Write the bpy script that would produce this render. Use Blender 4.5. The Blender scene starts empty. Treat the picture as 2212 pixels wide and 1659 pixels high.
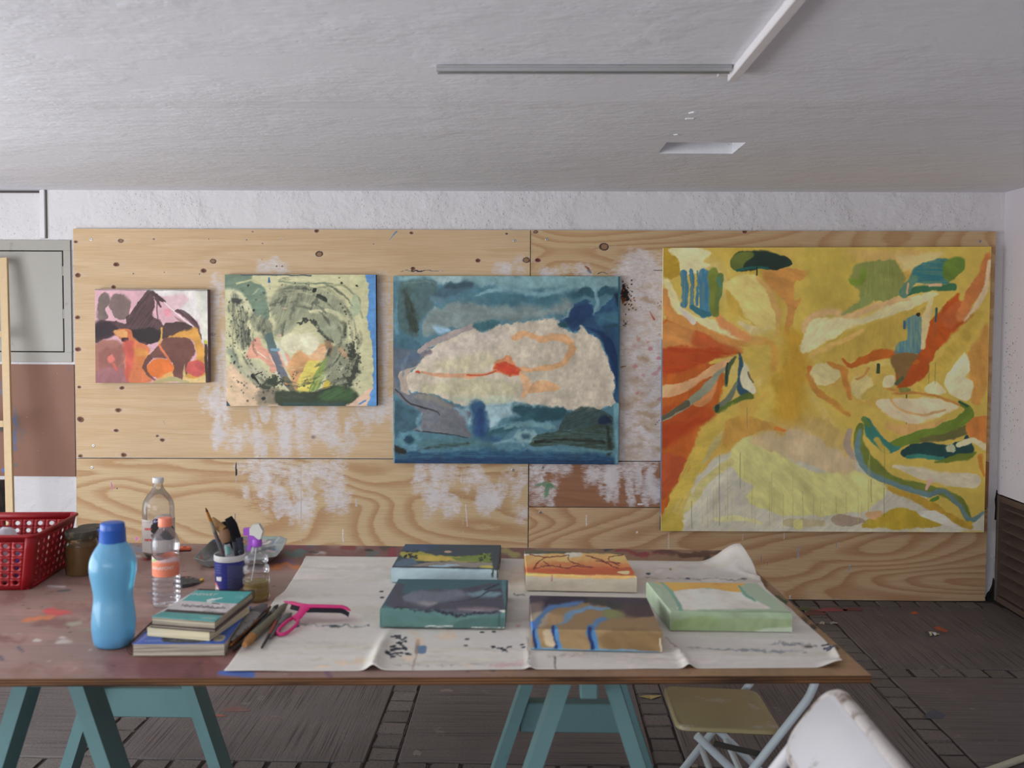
import bpy, bmesh, math, random
import numpy as np
from math import pi, sin, cos, radians, atan2, hypot
from mathutils import Vector, Matrix

scene = bpy.context.scene
COL = scene.collection

# ------------------------------------------------------------------ camera
F_PX, PPX, PPY = 2150.0, 1106.0, 790.5          # focal length and principal point in pixels of the 2212 x 1659 frame
YAW, PITCH, ROLL = radians(1.17), radians(2.68), radians(0.30)
CAM_H = 1.475
CAM_R = np.array((Matrix.Rotation(YAW, 3, 'Z') @ Matrix.Rotation(pi/2 - PITCH, 3, 'X') @ Matrix.Rotation(ROLL, 3, 'Z')))
cam_data = bpy.data.cameras.new('camera')
cam = bpy.data.objects.new('camera', cam_data)
COL.objects.link(cam)
cam.matrix_world = Matrix.Translation((0, 0, CAM_H)) @ Matrix(CAM_R.tolist()).to_4x4()
cam_data.sensor_width = 36.0
cam_data.sensor_fit = 'HORIZONTAL'
cam_data.lens = F_PX / 2212.0 * 36.0
cam_data.shift_x = 0.0
cam_data.shift_y = -(829.5 - PPY) / 2212.0
cam_data.clip_start = 0.05
cam_data.dof.use_dof = True
cam_data.dof.focus_distance = 5.2
cam_data.dof.aperture_fstop = 4.5
scene.camera = cam

# ------------------------------------------------------------------ world, daylight, exposure
world = bpy.data.worlds.new('world')
scene.world = world
world.use_nodes = True
bg = world.node_tree.nodes['Background']
bg.inputs[0].default_value = (0.80, 0.89, 1.0, 1)
bg.inputs[1].default_value = 0.75

def area_light(name, loc, target, sx, sy, power, color):
    d = bpy.data.lights.new(name, 'AREA')
    d.shape = 'RECTANGLE'; d.size = sx; d.size_y = sy; d.energy = power; d.color = color
    o = bpy.data.objects.new(name, d); COL.objects.link(o)
    o.location = loc
    o.rotation_euler = (Vector(target) - Vector(loc)).to_track_quat('-Z', 'Y').to_euler()
    return o
# daylight entering by the wide opening in the left wall, and by the open front behind the camera
area_light('daylight_left_opening', (-3.75, 1.9, 1.05), (1.0, 3.2, 1.75), 3.6, 1.7, 132, (0.91, 0.955, 1.0))
area_light('daylight_open_front', (-1.6, -2.6, 1.40), (0.2, 5.0, 2.0), 3.2, 1.2, 56, (0.95, 0.97, 1.0))
sun = bpy.data.lights.new('sun', 'SUN'); sun.energy = 3.6; sun.angle = radians(1.0); sun.color = (1.0, 0.96, 0.90)
sun_o = bpy.data.objects.new('sun', sun); COL.objects.link(sun_o); sun_o.location = (-8, 0, 9)
sun_o.rotation_euler = (radians(-8), radians(-22), 0)          # high and from outside the left opening: falls on the paving outside

scene.view_settings.view_transform = 'Standard'
scene.view_settings.look = 'None'
scene.view_settings.gamma = 1.0
scene.view_settings.use_curve_mapping = False
scene.view_settings.exposure = 0.0
scene.cycles.use_denoising = True
scene.cycles.max_bounces = 5
scene.cycles.transparent_max_bounces = 24
scene.cycles.sample_clamp_indirect = 4.0
scene.cycles.adaptive_threshold = 0.07
scene.cycles.adaptive_min_samples = 12

# ------------------------------------------------------------------ pixel <-> place
def U(x, y, ax, v):
    """the point on the plane coordinate[ax] == v that the photo shows at pixel x, y"""
    d = CAM_R @ np.array([(x - PPX) / F_PX, -(y - PPY) / F_PX, -1.0])
    o = np.array([0, 0, CAM_H])
    return Vector((o + d * ((v - o[ax]) / d[ax])).tolist())
def P(v):
    q = (np.asarray(v, float) - np.array([0, 0, CAM_H])) @ CAM_R
    return PPX + F_PX * q[..., 0] / -q[..., 2], PPY - F_PX * q[..., 1] / -q[..., 2]

# ------------------------------------------------------------------ colour helpers
def lin(c, gain=1.0):
    c = np.asarray(c, float) / 255.0
    l = np.where(c <= 0.04045, c / 12.92, ((c + 0.055) / 1.055) ** 2.4)
    return np.clip(l * gain, 0, 0.93)
def rgba(c, gain=1.0):
    l = lin(c, gain); return (float(l[0]), float(l[1]), float(l[2]), 1.0)

# ------------------------------------------------------------------ node helpers
MATS = {}
class NT:
    def __init__(s, name):
        s.m = bpy.data.materials.new(name); s.m.use_nodes = True
        s.t = s.m.node_tree; s.t.nodes.clear()
        s.out = s.t.nodes.new('ShaderNodeOutputMaterial')
        MATS[name] = s.m
    def n(s, typ, ins=None, **attrs):
        n = s.t.nodes.new(typ)
        for k, v in attrs.items(): setattr(n, k, v)
        for k, v in (ins or {}).items():
            i = n.inputs[k]
            if isinstance(v, bpy.types.NodeSocket): s.t.links.new(v, i)
            else: i.default_value = v
        return n
    def pos(s, scale=(1, 1, 1), rot=(0, 0, 0), obj=False):
        g = s.n('ShaderNodeTexCoord').outputs['Object'] if obj else s.n('ShaderNodeNewGeometry').outputs['Position']
        return s.n('ShaderNodeMapping', {'Vector': g, 'Scale': scale, 'Rotation': rot}).outputs[0]
    def noise(s, vec, scale=5, detail=3, rough=.5, dist=0.0):
        return s.n('ShaderNodeTexNoise', {'Vector': vec, 'Scale': scale, 'Detail': detail, 'Roughness': rough, 'Distortion': dist}).outputs[0]
    def ramp(s, fac, stops, interp='LINEAR'):
        r = s.n('ShaderNodeValToRGB', {'Fac': fac}); r.color_ramp.interpolation = interp
        e = r.color_ramp.elements
        while len(e) < len(stops): e.new(0.5)
        for i, (p, c) in enumerate(stops):
            e[i].position = p
            e[i].color = c if not isinstance(c, (int, float)) else (c, c, c, 1)
        return r.outputs[0]
    def math(s, op, a, b=0.0, c=None, clamp=False):
        d = {0: a, 1: b}
        if c is not None: d[2] = c
        return s.n('ShaderNodeMath', d, operation=op, use_clamp=clamp).outputs[0]
    def mix(s, fac, a, b, mode='MIX'):
        n = s.n('ShaderNodeMix', data_type='RGBA', blend_type=mode)
        for k, v in ((0, fac), (6, a), (7, b)):
            if isinstance(v, bpy.types.NodeSocket): s.t.links.new(v, n.inputs[k])
            else: n.inputs[k].default_value = v
        return n.outputs[2]
    def bump(s, h, strength=.3, dist=.01, normal=None):
        d = {'Height': h, 'Strength': strength, 'Distance': dist}
        if normal is not None: d['Normal'] = normal
        return s.n('ShaderNodeBump', d).outputs[0]
    def bsdf(s, col, rough=.6, metal=0.0, normal=None, spec=.4, **kw):
        d = {'Base Color': col, 'Roughness': rough, 'Metallic': metal, 'Specular IOR Level': spec}
        if normal is not None: d['Normal'] = normal
        d.update({k.replace('_', ' '): v for k, v in kw.items()})
        return s.n('ShaderNodeBsdfPrincipled', d).outputs[0]
    def done(s, sh):
        s.t.links.new(sh, s.out.inputs[0]); return s.m

def plain(name, c, rough=.55, metal=0.0, gain=1.0, var=.12, vscale=25, bump=.0, bscale=120, spec=.4, dirt=None, dirt_scale=12, dirt_amt=(.58, .72), **kw):
    """simple painted / plastic / metal surface with a little tonal variation, optional dirt blotches"""
    if name in MATS: return MATS[name]
    t = NT(name)
    v = t.pos()
    b = rgba(c, gain)
    k = t.noise(v, vscale, 4, .6)
    col = t.mix(k, tuple(x * (1 - var) for x in b[:3]) + (1,), tuple(min(.95, x * (1 + var)) for x in b[:3]) + (1,))
    if dirt is not None:
        f = t.ramp(t.noise(v, dirt_scale, 6, .65), [(dirt_amt[0], 0), (dirt_amt[1], 1)])
        col = t.mix(f, col, rgba(dirt))
    nm = t.bump(t.noise(v, bscale, 4, .6), bump, .004) if bump else None
    return t.done(t.bsdf(col, rough, metal, nm, spec, **kw))

# ------------------------------------------------------------------ mesh helpers
ORG = {}
def finish(o, name, parent):
    COL.objects.link(o)
    if parent is not None: o.parent = parent
    return o
def mesh_obj(name, verts, faces, mat, parent=None, smooth=None, cols=None, mats=None, fmat=None, origin=None):
    """world-space verts -> ONE mesh object whose origin is the parent's (or its own base)"""
    verts = np.asarray(verts, float).reshape(-1, 3)
    if parent is not None: org = ORG[parent.name]
    elif origin is not None: org = np.asarray(origin, float)
    else:
        mn, mx = verts.min(0), verts.max(0); org = np.array([(mn[0] + mx[0]) / 2, (mn[1] + mx[1]) / 2, mn[2]])
    me = bpy.data.meshes.new(name)
    me.from_pydata((verts - org).tolist(), [], [tuple(int(i) for i in f) for f in faces])
    for m in (mats or [mat]): me.materials.append(m)
    if fmat is not None: me.polygons.foreach_set('material_index', np.asarray(fmat, np.int32))
    if cols is not None:
        a = me.color_attributes.new('Col', 'FLOAT_COLOR', 'POINT')
        a.data.foreach_set('color', np.asarray(cols, np.float32).ravel())
    me.update()
    if smooth is not None:
        me.polygons.foreach_set('use_smooth', np.ones(len(me.polygons), bool))
        me.set_sharp_from_angle(angle=radians(smooth))
    o = bpy.data.objects.new(name, me)
    if parent is None: o.location = org.tolist()
    finish(o, name, parent)
    ORG[o.name] = org
    return o
def thing(name, loc, label, cat, group=None):
    o = bpy.data.objects.new(name, None); o.empty_display_size = .05
    o.location = tuple(loc); COL.objects.link(o); ORG[o.name] = np.array(tuple(loc), float)
    return tag(o, label, cat, group)
def tag(o, label, cat, group=None):
    o['label'] = label; o['category'] = cat
    if group: o['group'] = group
    return o
def struct(o, label=None):
    o['kind'] = 'structure'
    if label: o['label'] = label
    return o

def frame(p, z=None, x=None):
    """4x4 whose z axis points along z"""
    z = Vector(z or (0, 0, 1)).normalized()
    xx = Vector(x) if x is not None else (Vector((1, 0, 0)) if abs(z.x) < .9 else Vector((0, 1, 0)))
    yy = z.cross(xx).normalized(); xx = yy.cross(z)
    m = Matrix((xx, yy, z)).transposed().to_4x4(); m.translation = Vector(p); return m

class MB:
    def __init__(s, M=None): s.v = []; s.f = []; s.M = M or Matrix(); s.fm = []
    def add(s, vs, fs, M=None, mi=0):
        T = s.M @ M if M is not None else s.M
        b = len(s.v)
        s.v += [tuple(T @ Vector(v)) for v in vs]
        s.f += [tuple(b + i for i in f) for f in fs]
        s.fm += [mi] * len(fs)
        return s
    def bm(s, bm, M=None, mi=0):
        bm.verts.index_update()
        s.add([v.co.copy() for v in bm.verts], [[v.index for v in f.verts] for f in bm.faces], M, mi); bm.free(); return s
    def box(s, c, size, bev=0.0, M=None, seg=1, mi=0):
        bm = bmesh.new(); bmesh.ops.create_cube(bm, size=1)
        for v in bm.verts: v.co = Vector((v.co.x * size[0] + c[0], v.co.y * size[1] + c[1], v.co.z * size[2] + c[2]))
        if bev: bmesh.ops.bevel(bm, geom=bm.edges[:], offset=bev, segments=seg, affect='EDGES', profile=.5)
        return s.bm(bm, M, mi)
    def bar(s, p0, p1, w, h, up=(0, 0, 1), bev=0.0, mi=0):
        p0, p1 = Vector(p0), Vector(p1); z = (p1 - p0)
        x = Vector(up).cross(z)
        if x.length < 1e-6: x = Vector((1, 0, 0))
        return s.box((0, 0, z.length / 2), (w, h, z.length), bev, frame(p0, z, x), mi=mi)
    def lathe(s, prof, seg=32, M=None, sq=0.0, mi=0, cap=True):
        vs, fs = [], []
        for r, z in prof:
            for i in range(seg):
                a = 2 * pi * i / seg
                k = 1 + sq * (1 / max(abs(cos(a)), abs(sin(a))) - 1)
                vs.append((r * k * cos(a), r * k * sin(a), z))
        for j in range(len(prof) - 1):
            for i in range(seg):
                a, b = j * seg + i, j * seg + (i + 1) % seg
                fs.append((a, b, b + seg, a + seg))
        if cap:
            if prof[0][0] > 1e-5: fs.append(tuple(reversed(range(seg))))
            if prof[-1][0] > 1e-5: fs.append(tuple(range((len(prof) - 1) * seg, len(prof) * seg)))
        return s.add(vs, fs, M, mi)
    def tube(s, pts, r, seg=10, closed=False, mi=0, flat=1.0, up=None):
        pts = [Vector(p) for p in pts]; n = len(pts)
        rs = r if isinstance(r, (list, tuple)) else [r] * n
        vs, fs = [], []; px = Vector(up) if up is not None else None
        for i, p in enumerate(pts):
            if closed: t = pts[(i + 1) % n] - pts[i - 1]
            else: t = pts[min(i + 1, n - 1)] - pts[max(i - 1, 0)]
            t.normalize()
            if px is None: px = Vector((0, 0, 1)) if abs(t.z) < .9 else Vector((1, 0, 0))
            px = (px - t * px.dot(t)).normalized(); py = t.cross(px)
            for k in range(seg):
                a = 2 * pi * k / seg
                vs.append(p + px * (cos(a) * rs[i] * flat) + py * (sin(a) * rs[i]))
        m = n if closed else n - 1
        for i in range(m):
            for k in range(seg):
                a, b = i * seg + k, i * seg + (k + 1) % seg
                c, d = ((i + 1) % n) * seg + (k + 1) % seg, ((i + 1) % n) * seg + k
                fs.append((a, b, c, d))
        if not closed:
            fs.append(tuple(reversed(range(seg)))); fs.append(tuple(range((n - 1) * seg, n * seg)))
        return s.add(vs, fs, None, mi)
    def prism(s, poly, z0, z1, M=None, mi=0):
        n = len(poly)
        if sum(poly[i][0] * poly[(i + 1) % n][1] - poly[(i + 1) % n][0] * poly[i][1] for i in range(n)) < 0: poly = poly[::-1]
        vs = [(x, y, z0) for x, y in poly] + [(x, y, z1) for x, y in poly]
        fs = [tuple(reversed(range(n))), tuple(range(n, 2 * n))] + [(i, (i + 1) % n, n + (i + 1) % n, n + i) for i in range(n)]
        return s.add(vs, fs, M, mi)
    def build(s, name, mat, parent=None, smooth=None, mats=None, origin=None, cols=None):
        return mesh_obj(name, s.v, s.f, mat, parent, smooth, cols, mats, s.fm if mats else None, origin)

def grid_faces(nu, nv, base=0):
    i = np.arange(nu - 1)[None, :]; j = np.arange(nv - 1)[:, None]
    a = base + j * nu + i
    return np.stack([a, a + 1, a + nu + 1, a + nu], -1).reshape(-1, 4)
def big_mesh(name, verts, quads, mat, cols=None, parent=None, smooth=False, mats=None, fmat=None, origin=None):
    """fast path for dense quad meshes"""
    verts = np.asarray(verts, np.float64); quads = np.asarray(quads, np.int32)
    org = ORG[parent.name] if parent is not None else (np.asarray(origin, float) if origin is not None else np.array([verts[:, 0].mean(), verts[:, 1].mean(), verts[:, 2].min()]))
    me = bpy.data.meshes.new(name)
    me.vertices.add(len(verts)); me.vertices.foreach_set('co', (verts - org).astype(np.float32).ravel())
    me.loops.add(quads.size); me.loops.foreach_set('vertex_index', quads.ravel())
    me.polygons.add(len(quads)); me.polygons.foreach_set('loop_start', np.arange(0, quads.size, 4, dtype=np.int32))
    me.polygons.foreach_set('loop_total', np.full(len(quads), 4, np.int32))
    for m in (mats or [mat]): me.materials.append(m)
    if fmat is not None: me.polygons.foreach_set('material_index', np.asarray(fmat, np.int32))
    me.update(calc_edges=True); me.validate()
    if cols is not None:
        a = me.color_attributes.new('Col', 'FLOAT_COLOR', 'POINT'); a.data.foreach_set('color', np.asarray(cols, np.float32).ravel())
    if smooth: me.polygons.foreach_set('use_smooth', np.ones(len(quads), bool))
    o = bpy.data.objects.new(name, me)
    if parent is None: o.location = org.tolist()
    finish(o, name, parent); ORG[o.name] = org
    return o

# ------------------------------------------------------------------ painting pigment onto dense meshes
_RT = np.random.RandomState(7).rand(256, 256)
def vn(x, y, seed=0):
    x = x + seed * 37.17; y = y + seed * 91.73
    xi = np.floor(x).astype(int); yi = np.floor(y).astype(int); fx = x - xi; fy = y - yi
    fx = fx * fx * (3 - 2 * fx); fy = fy * fy * (3 - 2 * fy)
    a = _RT[xi & 255, yi & 255]; b = _RT[(xi + 1) & 255, yi & 255]; c = _RT[xi & 255, (yi + 1) & 255]; d = _RT[(xi + 1) & 255, (yi + 1) & 255]
    return (a * (1 - fx) + b * fx) * (1 - fy) + (c * (1 - fx) + d * fx) * fy
def fbm(x, y, seed=0, octv=4):
    s = 0; a = .5; t = 0
    for k in range(octv):
        s = s + a * vn(x * 2 ** k, y * 2 ** k, seed + k * 3); t += a; a *= .55
    return s / t
def sstep(e0, e1, x):
    t = np.clip((x - e0) / (e1 - e0 + 1e-9), 0, 1); return t * t * (3 - 2 * t)
def spline(pts, closed, k=4):
    p = np.asarray(pts, float); n = len(p)
    if n < 3: return p
    out = []
    for i in range(n if closed else n - 1):
        if closed: a, b, c, d = p[i - 1], p[i], p[(i + 1) % n], p[(i + 2) % n]
        else: a, b, c, d = p[max(i - 1, 0)], p[i], p[i + 1], p[min(i + 2, n - 1)]
        for j in range(k):
            t = j / k
            out.append(.5 * ((2 * b) + (c - a) * t + (2 * a - 5 * b + 4 * c - d) * t * t + (3 * b - a - 3 * c + d) * t ** 3))
    if not closed: out.append(p[-1])
    return np.array(out)
class Painter:
    """pigment per vertex; shapes are written in the coordinates of a photo crop (x0, y0, scale)"""
    def __init__(s, px, py, crop=(0, 0, 1.0), base=(128, 128, 128), alpha=1.0, gain=1.0, seed=1):
        s.sc = crop[2]
        s.x = (px - crop[0]) / crop[2]; s.y = (py - crop[1]) / crop[2]
        s.rgb = np.tile(np.asarray(base, float), (len(px), 1)); s.a = np.full(len(px), float(alpha)); s.gain = gain
        s.seed = seed; s.k = 0; s.wc = {}; s.vf = .33 / crop[2]; s.sn = None; s.desat = .10
    def _warp(s, amp, freq):
        key = (freq, s.k % 5)
        if key not in s.wc:
            q = s.seed * 11 + (s.k % 5) * 7
            s.wc[key] = (fbm(s.x / freq, s.y / freq, q, 4) - .5, fbm(s.x / freq, s.y / freq, q + 50, 4) - .5)
            f2 = freq / 4.5
            s.wc[key] += (fbm(s.x / f2, s.y / f2, q + 90, 3) - .5, fbm(s.x / f2, s.y / f2, q + 130, 3) - .5)
        w = s.wc[key]; return s.x + amp * (4.4 * w[0] + .75 * w[2]), s.y + amp * (4.4 * w[1] + .75 * w[3])
    def _put(s, idx, m, c, alpha, tex, streak):
        m = m * alpha
        if tex:
            m = m * (1 - tex * sstep(.35, .65, fbm(s.x[idx] / 9, s.y[idx] / 9, s.k, 3)))
        if streak is not None:
            ang, amt = streak; u = s.x[idx] * cos(ang) + s.y[idx] * sin(ang); v = -s.x[idx] * sin(ang) + s.y[idx] * cos(ang)
            m = m * (1 - amt * sstep(.3, .7, fbm(u / 90, v / 7, s.k + 9, 3)))
        c = np.asarray(c, float)
        if len(idx) > 200:
            r = random.Random(s.k * 13 + s.seed); q = r.uniform(0, 3.14); u = s.x[idx] * cos(q) + s.y[idx] * sin(q); v = -s.x[idx] * sin(q) + s.y[idx] * cos(q)
            f = s.vf
            g = 1 + .11 * (2 * fbm(u / (150 * f), v / (60 * f), s.k, 4) - 1) + .03 * (2 * fbm(u / (60 * f), v / (9 * f), s.k + 5, 3) - 1)
            c = c[None] * g[:, None]
        s.rgb[idx] += (c - s.rgb[idx]) * m[:, None]
        s.a[idx] = s.a[idx] + (1 - s.a[idx]) * m
    def _soft(s, idx, soft):
        if s.sn is None: s.sn = .35 + 2.6 * np.clip(fbm(s.x / (110 * s.vf), s.y / (110 * s.vf), s.seed + 77, 3) - .25, 0, 1) ** 1.3
        return soft * s.sn[idx]
    def poly(s, pts, c, soft=6, warp=10, freq=70, alpha=1.0, tex=0.0, streak=None, smooth=True):
        s.k += 1
        p = spline(pts, True) if smooth else np.asarray(pts, float)
        pad = 2 * soft + 4 * warp
        mn, mx = p.min(0) - pad, p.max(0) + pad
        idx = np.nonzero((s.x > mn[0]) & (s.x < mx[0]) & (s.y > mn[1]) & (s.y < mx[1]))[0]
        if not len(idx): return s
        X, Y = s._warp(warp, freq) if warp else (s.x, s.y)
        X, Y = X[idx], Y[idx]
        d2 = np.full(len(idx), 1e18); ins = np.zeros(len(idx), bool); q = np.roll(p, -1, 0)
        for (ax, ay), (bx, by) in zip(p, q):
            ex, ey = bx - ax, by - ay; wx, wy = X - ax, Y - ay
            t = np.clip((wx * ex + wy * ey) / (ex * ex + ey * ey + 1e-12), 0, 1)
            d2 = np.minimum(d2, (wx - t * ex) ** 2 + (wy - t * ey) ** 2)
            if ay != by: ins ^= ((ay > Y) != (by > Y)) & (X < ex * (Y - ay) / (by - ay) + ax)
        sd = np.where(ins, 1, -1) * np.sqrt(d2)
        s._put(idx, sstep(-s._soft(idx, soft), s._soft(idx, soft), sd), c, alpha, tex, streak); return s
    def stroke(s, pts, w, c, soft=6, warp=8, freq=60, alpha=1.0, tex=0.0, streak=None, smooth=True):
        s.k += 1
        p = spline(pts, False) if smooth else np.asarray(pts, float)
        ws = np.interp(np.linspace(0, 1, len(p)), np.linspace(0, 1, len(w)), w) / 2 if isinstance(w, (list, tuple)) else np.full(len(p), w / 2.0)
        pad = ws.max() + 2 * soft + 4 * warp
        mn, mx = p.min(0) - pad, p.max(0) + pad
        idx = np.nonzero((s.x > mn[0]) & (s.x < mx[0]) & (s.y > mn[1]) & (s.y < mx[1]))[0]
        if not len(idx): return s
        X, Y = s._warp(warp, freq) if warp else (s.x, s.y)
        X, Y = X[idx], Y[idx]; sd = np.full(len(idx), -1e9)
        for i in range(len(p) - 1):
            ax, ay = p[i]; ex, ey = p[i + 1] - p[i]; wx, wy = X - ax, Y - ay
            t = np.clip((wx * ex + wy * ey) / (ex * ex + ey * ey + 1e-12), 0, 1)
            sd = np.maximum(sd, ws[i] + (ws[i + 1] - ws[i]) * t - np.sqrt((wx - t * ex) ** 2 + (wy - t * ey) ** 2))
        s._put(idx, sstep(-s._soft(idx, soft), s._soft(idx, soft), sd), c, alpha, tex, streak); return s
    def dot(s, x, y, r, c, soft=3, warp=0, ry=None, alpha=1.0):
        ry = ry or r
        return s.poly([(x + r * cos(a), y + ry * sin(a)) for a in np.linspace(0, 2 * pi, 9)[:-1]], c, soft, warp, 30, alpha)
    def tone(s, amt, freq, seed=0, sx=1.0, sy=1.0):
        s.rgb *= (1 + amt * (2 * fbm(s.x / freq * sx, s.y / freq * sy, seed + s.seed, 4) - 1))[:, None]; return s
    def cols(s):
        L = (s.rgb @ np.array([.3, .59, .11]))[:, None]
        return np.concatenate([lin(np.clip(s.rgb + (L - s.rgb) * s.desat, 0, 255), s.gain), s.a[:, None]], 1)

def paint_mat(name, rough=.6, weave=900, bump=.12, streak=None, spec=.3):
    if name in MATS: return MATS[name]
    t = NT(name)
    a = t.n('ShaderNodeAttribute', attribute_name='Col').outputs['Color']
    v = t.pos(streak or (1, 1, 1))
    k = t.math('MULTIPLY_ADD', t.noise(v, 40, 5, .65), .16, .92)
    k2 = t.math('MULTIPLY_ADD', t.noise(v, 220, 2, .6), .10, .95)
    col = t.mix(1.0, a, t.n('ShaderNodeCombineColor', {0: t.math('MULTIPLY', k, k2), 1: t.math('MULTIPLY', k, k2), 2: t.math('MULTIPLY', k, k2)}).outputs[0], 'MULTIPLY')
    nm = t.bump(t.noise(t.pos(), weave, 2, .6), bump, .002)
    return t.done(t.bsdf(col, rough, 0, nm, spec))
# ================================================================== THE SETTING
YW = 5.285            # back wall surface
YP = 5.262            # face of the plywood
ZC = 2.150            # ceiling
XR = 2.462            # right wall
XL = -3.85            # left wall (out of view)

def plaster(name, c, gain=1.0, bscale=55, strength=.5, dirt=.0, stretch=(1, 1, 1)):
    t = NT(name)
    v = t.pos(stretch)
    b = rgba(c, gain)
    col = t.mix(t.noise(v, 1.7, 4, .6), tuple(x * .92 for x in b[:3]) + (1,), tuple(min(.93, x * 1.05) for x in b[:3]) + (1,))
    f = t.ramp(t.noise(v, 130, 2, .5), [(.70, 0), (.76, 1)])
    col = t.mix(t.math('MULTIPLY', f, .35), col, rgba((120, 110, 100)))
    h = t.math('ADD', t.noise(v, bscale, 5, .6), t.math('MULTIPLY', t.noise(v, bscale * .3, 3, .5), 1.2))
    pit = t.ramp(t.n('ShaderNodeTexVoronoi', {'Vector': v, 'Scale': bscale * 1.1}).outputs['Distance'], [(.0, 0), (.22, 1)])
    msk = t.ramp(t.noise(v, 3.2, 4, .6), [(.42, 0), (.60, 1)])
    h = t.math('MULTIPLY', t.math('ADD', h, t.math('MULTIPLY', pit, .6)), t.math('MULTIPLY_ADD', msk, .8, .35))
    return t.done(t.bsdf(col, .85, 0, t.bump(h, strength, .008), .2))
M_WALL = plaster('white_plaster', (219, 215, 216), 1.0, 42, .75)
M_CEIL = plaster('ceiling_plaster', (219, 219, 224), 1.18, 34, .24, stretch=(.75, 1, 1))
M_WALLR = plaster('right_wall_plaster', (222, 214, 220), 1.0, 20, .12)

# ---------------------------------------------------------------- floor: concrete slabs between strips of small pavers
def concrete(name, along_x):
    t = NT(name)
    sc = (2.2, 230, 1) if along_x else (230, 2.2, 1)
    v = t.pos(sc); w = t.pos()
    groove = t.noise(v, 1.0, 2, .5)
    big = t.noise(w, 1.6, 5, .65)
    col = t.mix(big, rgba((82, 75, 74)), rgba((122, 113, 111)))
    col = t.mix(t.math('MULTIPLY', t.ramp(groove, [(.34, 1), (.46, 0)]), .8), col, rgba((54, 47, 46)))
    pale = t.ramp(t.noise(w, 7, 6, .7), [(.63, 0), (.74, 1)])
    col = t.mix(t.math('MULTIPLY', pale, .45), col, rgba((178, 168, 164)))
    pink = t.ramp(t.noise(t.pos((1, 1, 1), (0, 0, 1.0)), 2.3, 5, .6), [(.64, 0), (.74, 1)])
    col = t.mix(t.math('MULTIPLY', pink, .35), col, rgba((150, 100, 96)))
    fleck = t.ramp(t.noise(w, 75, 2, .5), [(.73, 0), (.76, 1)])
    col = t.mix(t.math('MULTIPLY', fleck, .6), col, rgba((170, 162, 155)))
    nm = t.bump(t.math('ADD', t.math('MULTIPLY', groove, 1.0), t.noise(w, 90, 3, .6)),   .45, .004)
    return t.done(t.bsdf(col, .72, 0, nm, .35))
M_CONX, M_CONY = concrete('brushed_concrete_across', True), concrete('brushed_concrete_along', False)
def paver_mat():
    t = NT('clay_paver')
    w = t.pos(); r = t.n('ShaderNodeObjectInfo').outputs['Random']
    col = t.mix(r, rgba((84, 78, 75)), rgba((108, 101, 97)))
    col = t.mix(t.ramp(t.noise(w, 120, 3, .6), [(.36, 1), (.46, 0)]), col, rgba((70, 60, 56)))
    col = t.mix(t.math('MULTIPLY', t.noise(w, 4, 5, .6), .5), col, rgba((134, 125, 120)))
    return t.done(t.bsdf(col, .8, 0, t.bump(t.noise(w, 140, 3, .6), .6, .004), .3))
M_PAV = paver_mat()
M_JOINT = plain('joint_dirt', (62, 53, 50), .95, var=.3, vscale=60, bump=.5)
fl = MB(); fl.box((-.7, 1.1, -.0495), (6.4, 8.5, .084))
floor = struct(fl.build('floor', M_JOINT, origin=(0, 0, 0)))
PV = .104; GAP = .003
XS = [-2.478, -1.513, -.548, .417, 1.388]
YS = [-.72, .245, 1.21, 2.175, 3.140, 4.107, 5.132]
def slab_mesh(w, d, name='slab'):
    mb = MB(); mb.box((0, 0, -.0125), (w, d, .025), .003)
    me = bpy.data.meshes.new(name); me.from_pydata(mb.v, [], mb.f); return me
rnd = random.Random(3)
xe = [XL + .05] + sum([[x - GAP, x + PV + GAP] for x in XS], []) + [XR - .01]
ye = [-2.6] + sum([[y - GAP, y + PV + GAP] for y in YS], [])
slab_cache = {}
for i in range(0, len(xe), 2):
    for j in range(0, len(ye) - 1, 2):
        w, d = xe[i + 1] - xe[i], ye[j + 1] - ye[j]
        key = (round(w, 3), round(d, 3), (i // 2 + j // 2) % 2)
        if key not in slab_cache:
            me = slab_mesh(w, d); me.materials.append(M_CONY if key[2] else M_CONX); slab_cache[key] = me
        o = bpy.data.objects.new('concrete_slab', slab_cache[key]); o.location = ((xe[i] + xe[i + 1]) / 2, (ye[j] + ye[j + 1]) / 2, rnd.uniform(-.002, 0)); finish(o, '', floor)
pm = []
for k in range(4):
    bm = bmesh.new(); bmesh.ops.create_cube(bm, size=1)
    for v in bm.verts: v.co = Vector((v.co.x * (PV - .0035), v.co.y * (PV - .0035), v.co.z * .03 - .015))
    bmesh.ops.bevel(bm, geom=[e for e in bm.edges if all(v.co.z > -.001 for v in e.verts) or abs(e.verts[0].co.z - e.verts[1].co.z) > .01], offset=.006, segments=2, affect='EDGES')
    for v in bm.verts: v.co += Vector((rnd.uniform(-.0016, .0016), rnd.uniform(-.0016, .0016), rnd.uniform(-.001, .001)))
    me = bpy.data.meshes.new('paver'); bm.to_mesh(me); bm.free(); me.materials.append(M_PAV); pm.append(me)
npav = 0
def paver(x, y):
    global npav
    o = bpy.data.objects.new('paver', pm[npav % 4]); npav += 1
    o.location = (x + rnd.uniform(-.0015, .0015), y + rnd.uniform(-.0015, .0015), rnd.uniform(-.004, .001)); o.rotation_euler = (rnd.uniform(-.012, .012), rnd.uniform(-.012, .012), rnd.uniform(-.02, .02)); finish(o, '', floor)
for x in XS[1:]:
    y = 5.132 - PV / 2 - .002
    while y > 2.3: paver(x + PV / 2, y); y -= PV
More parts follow.
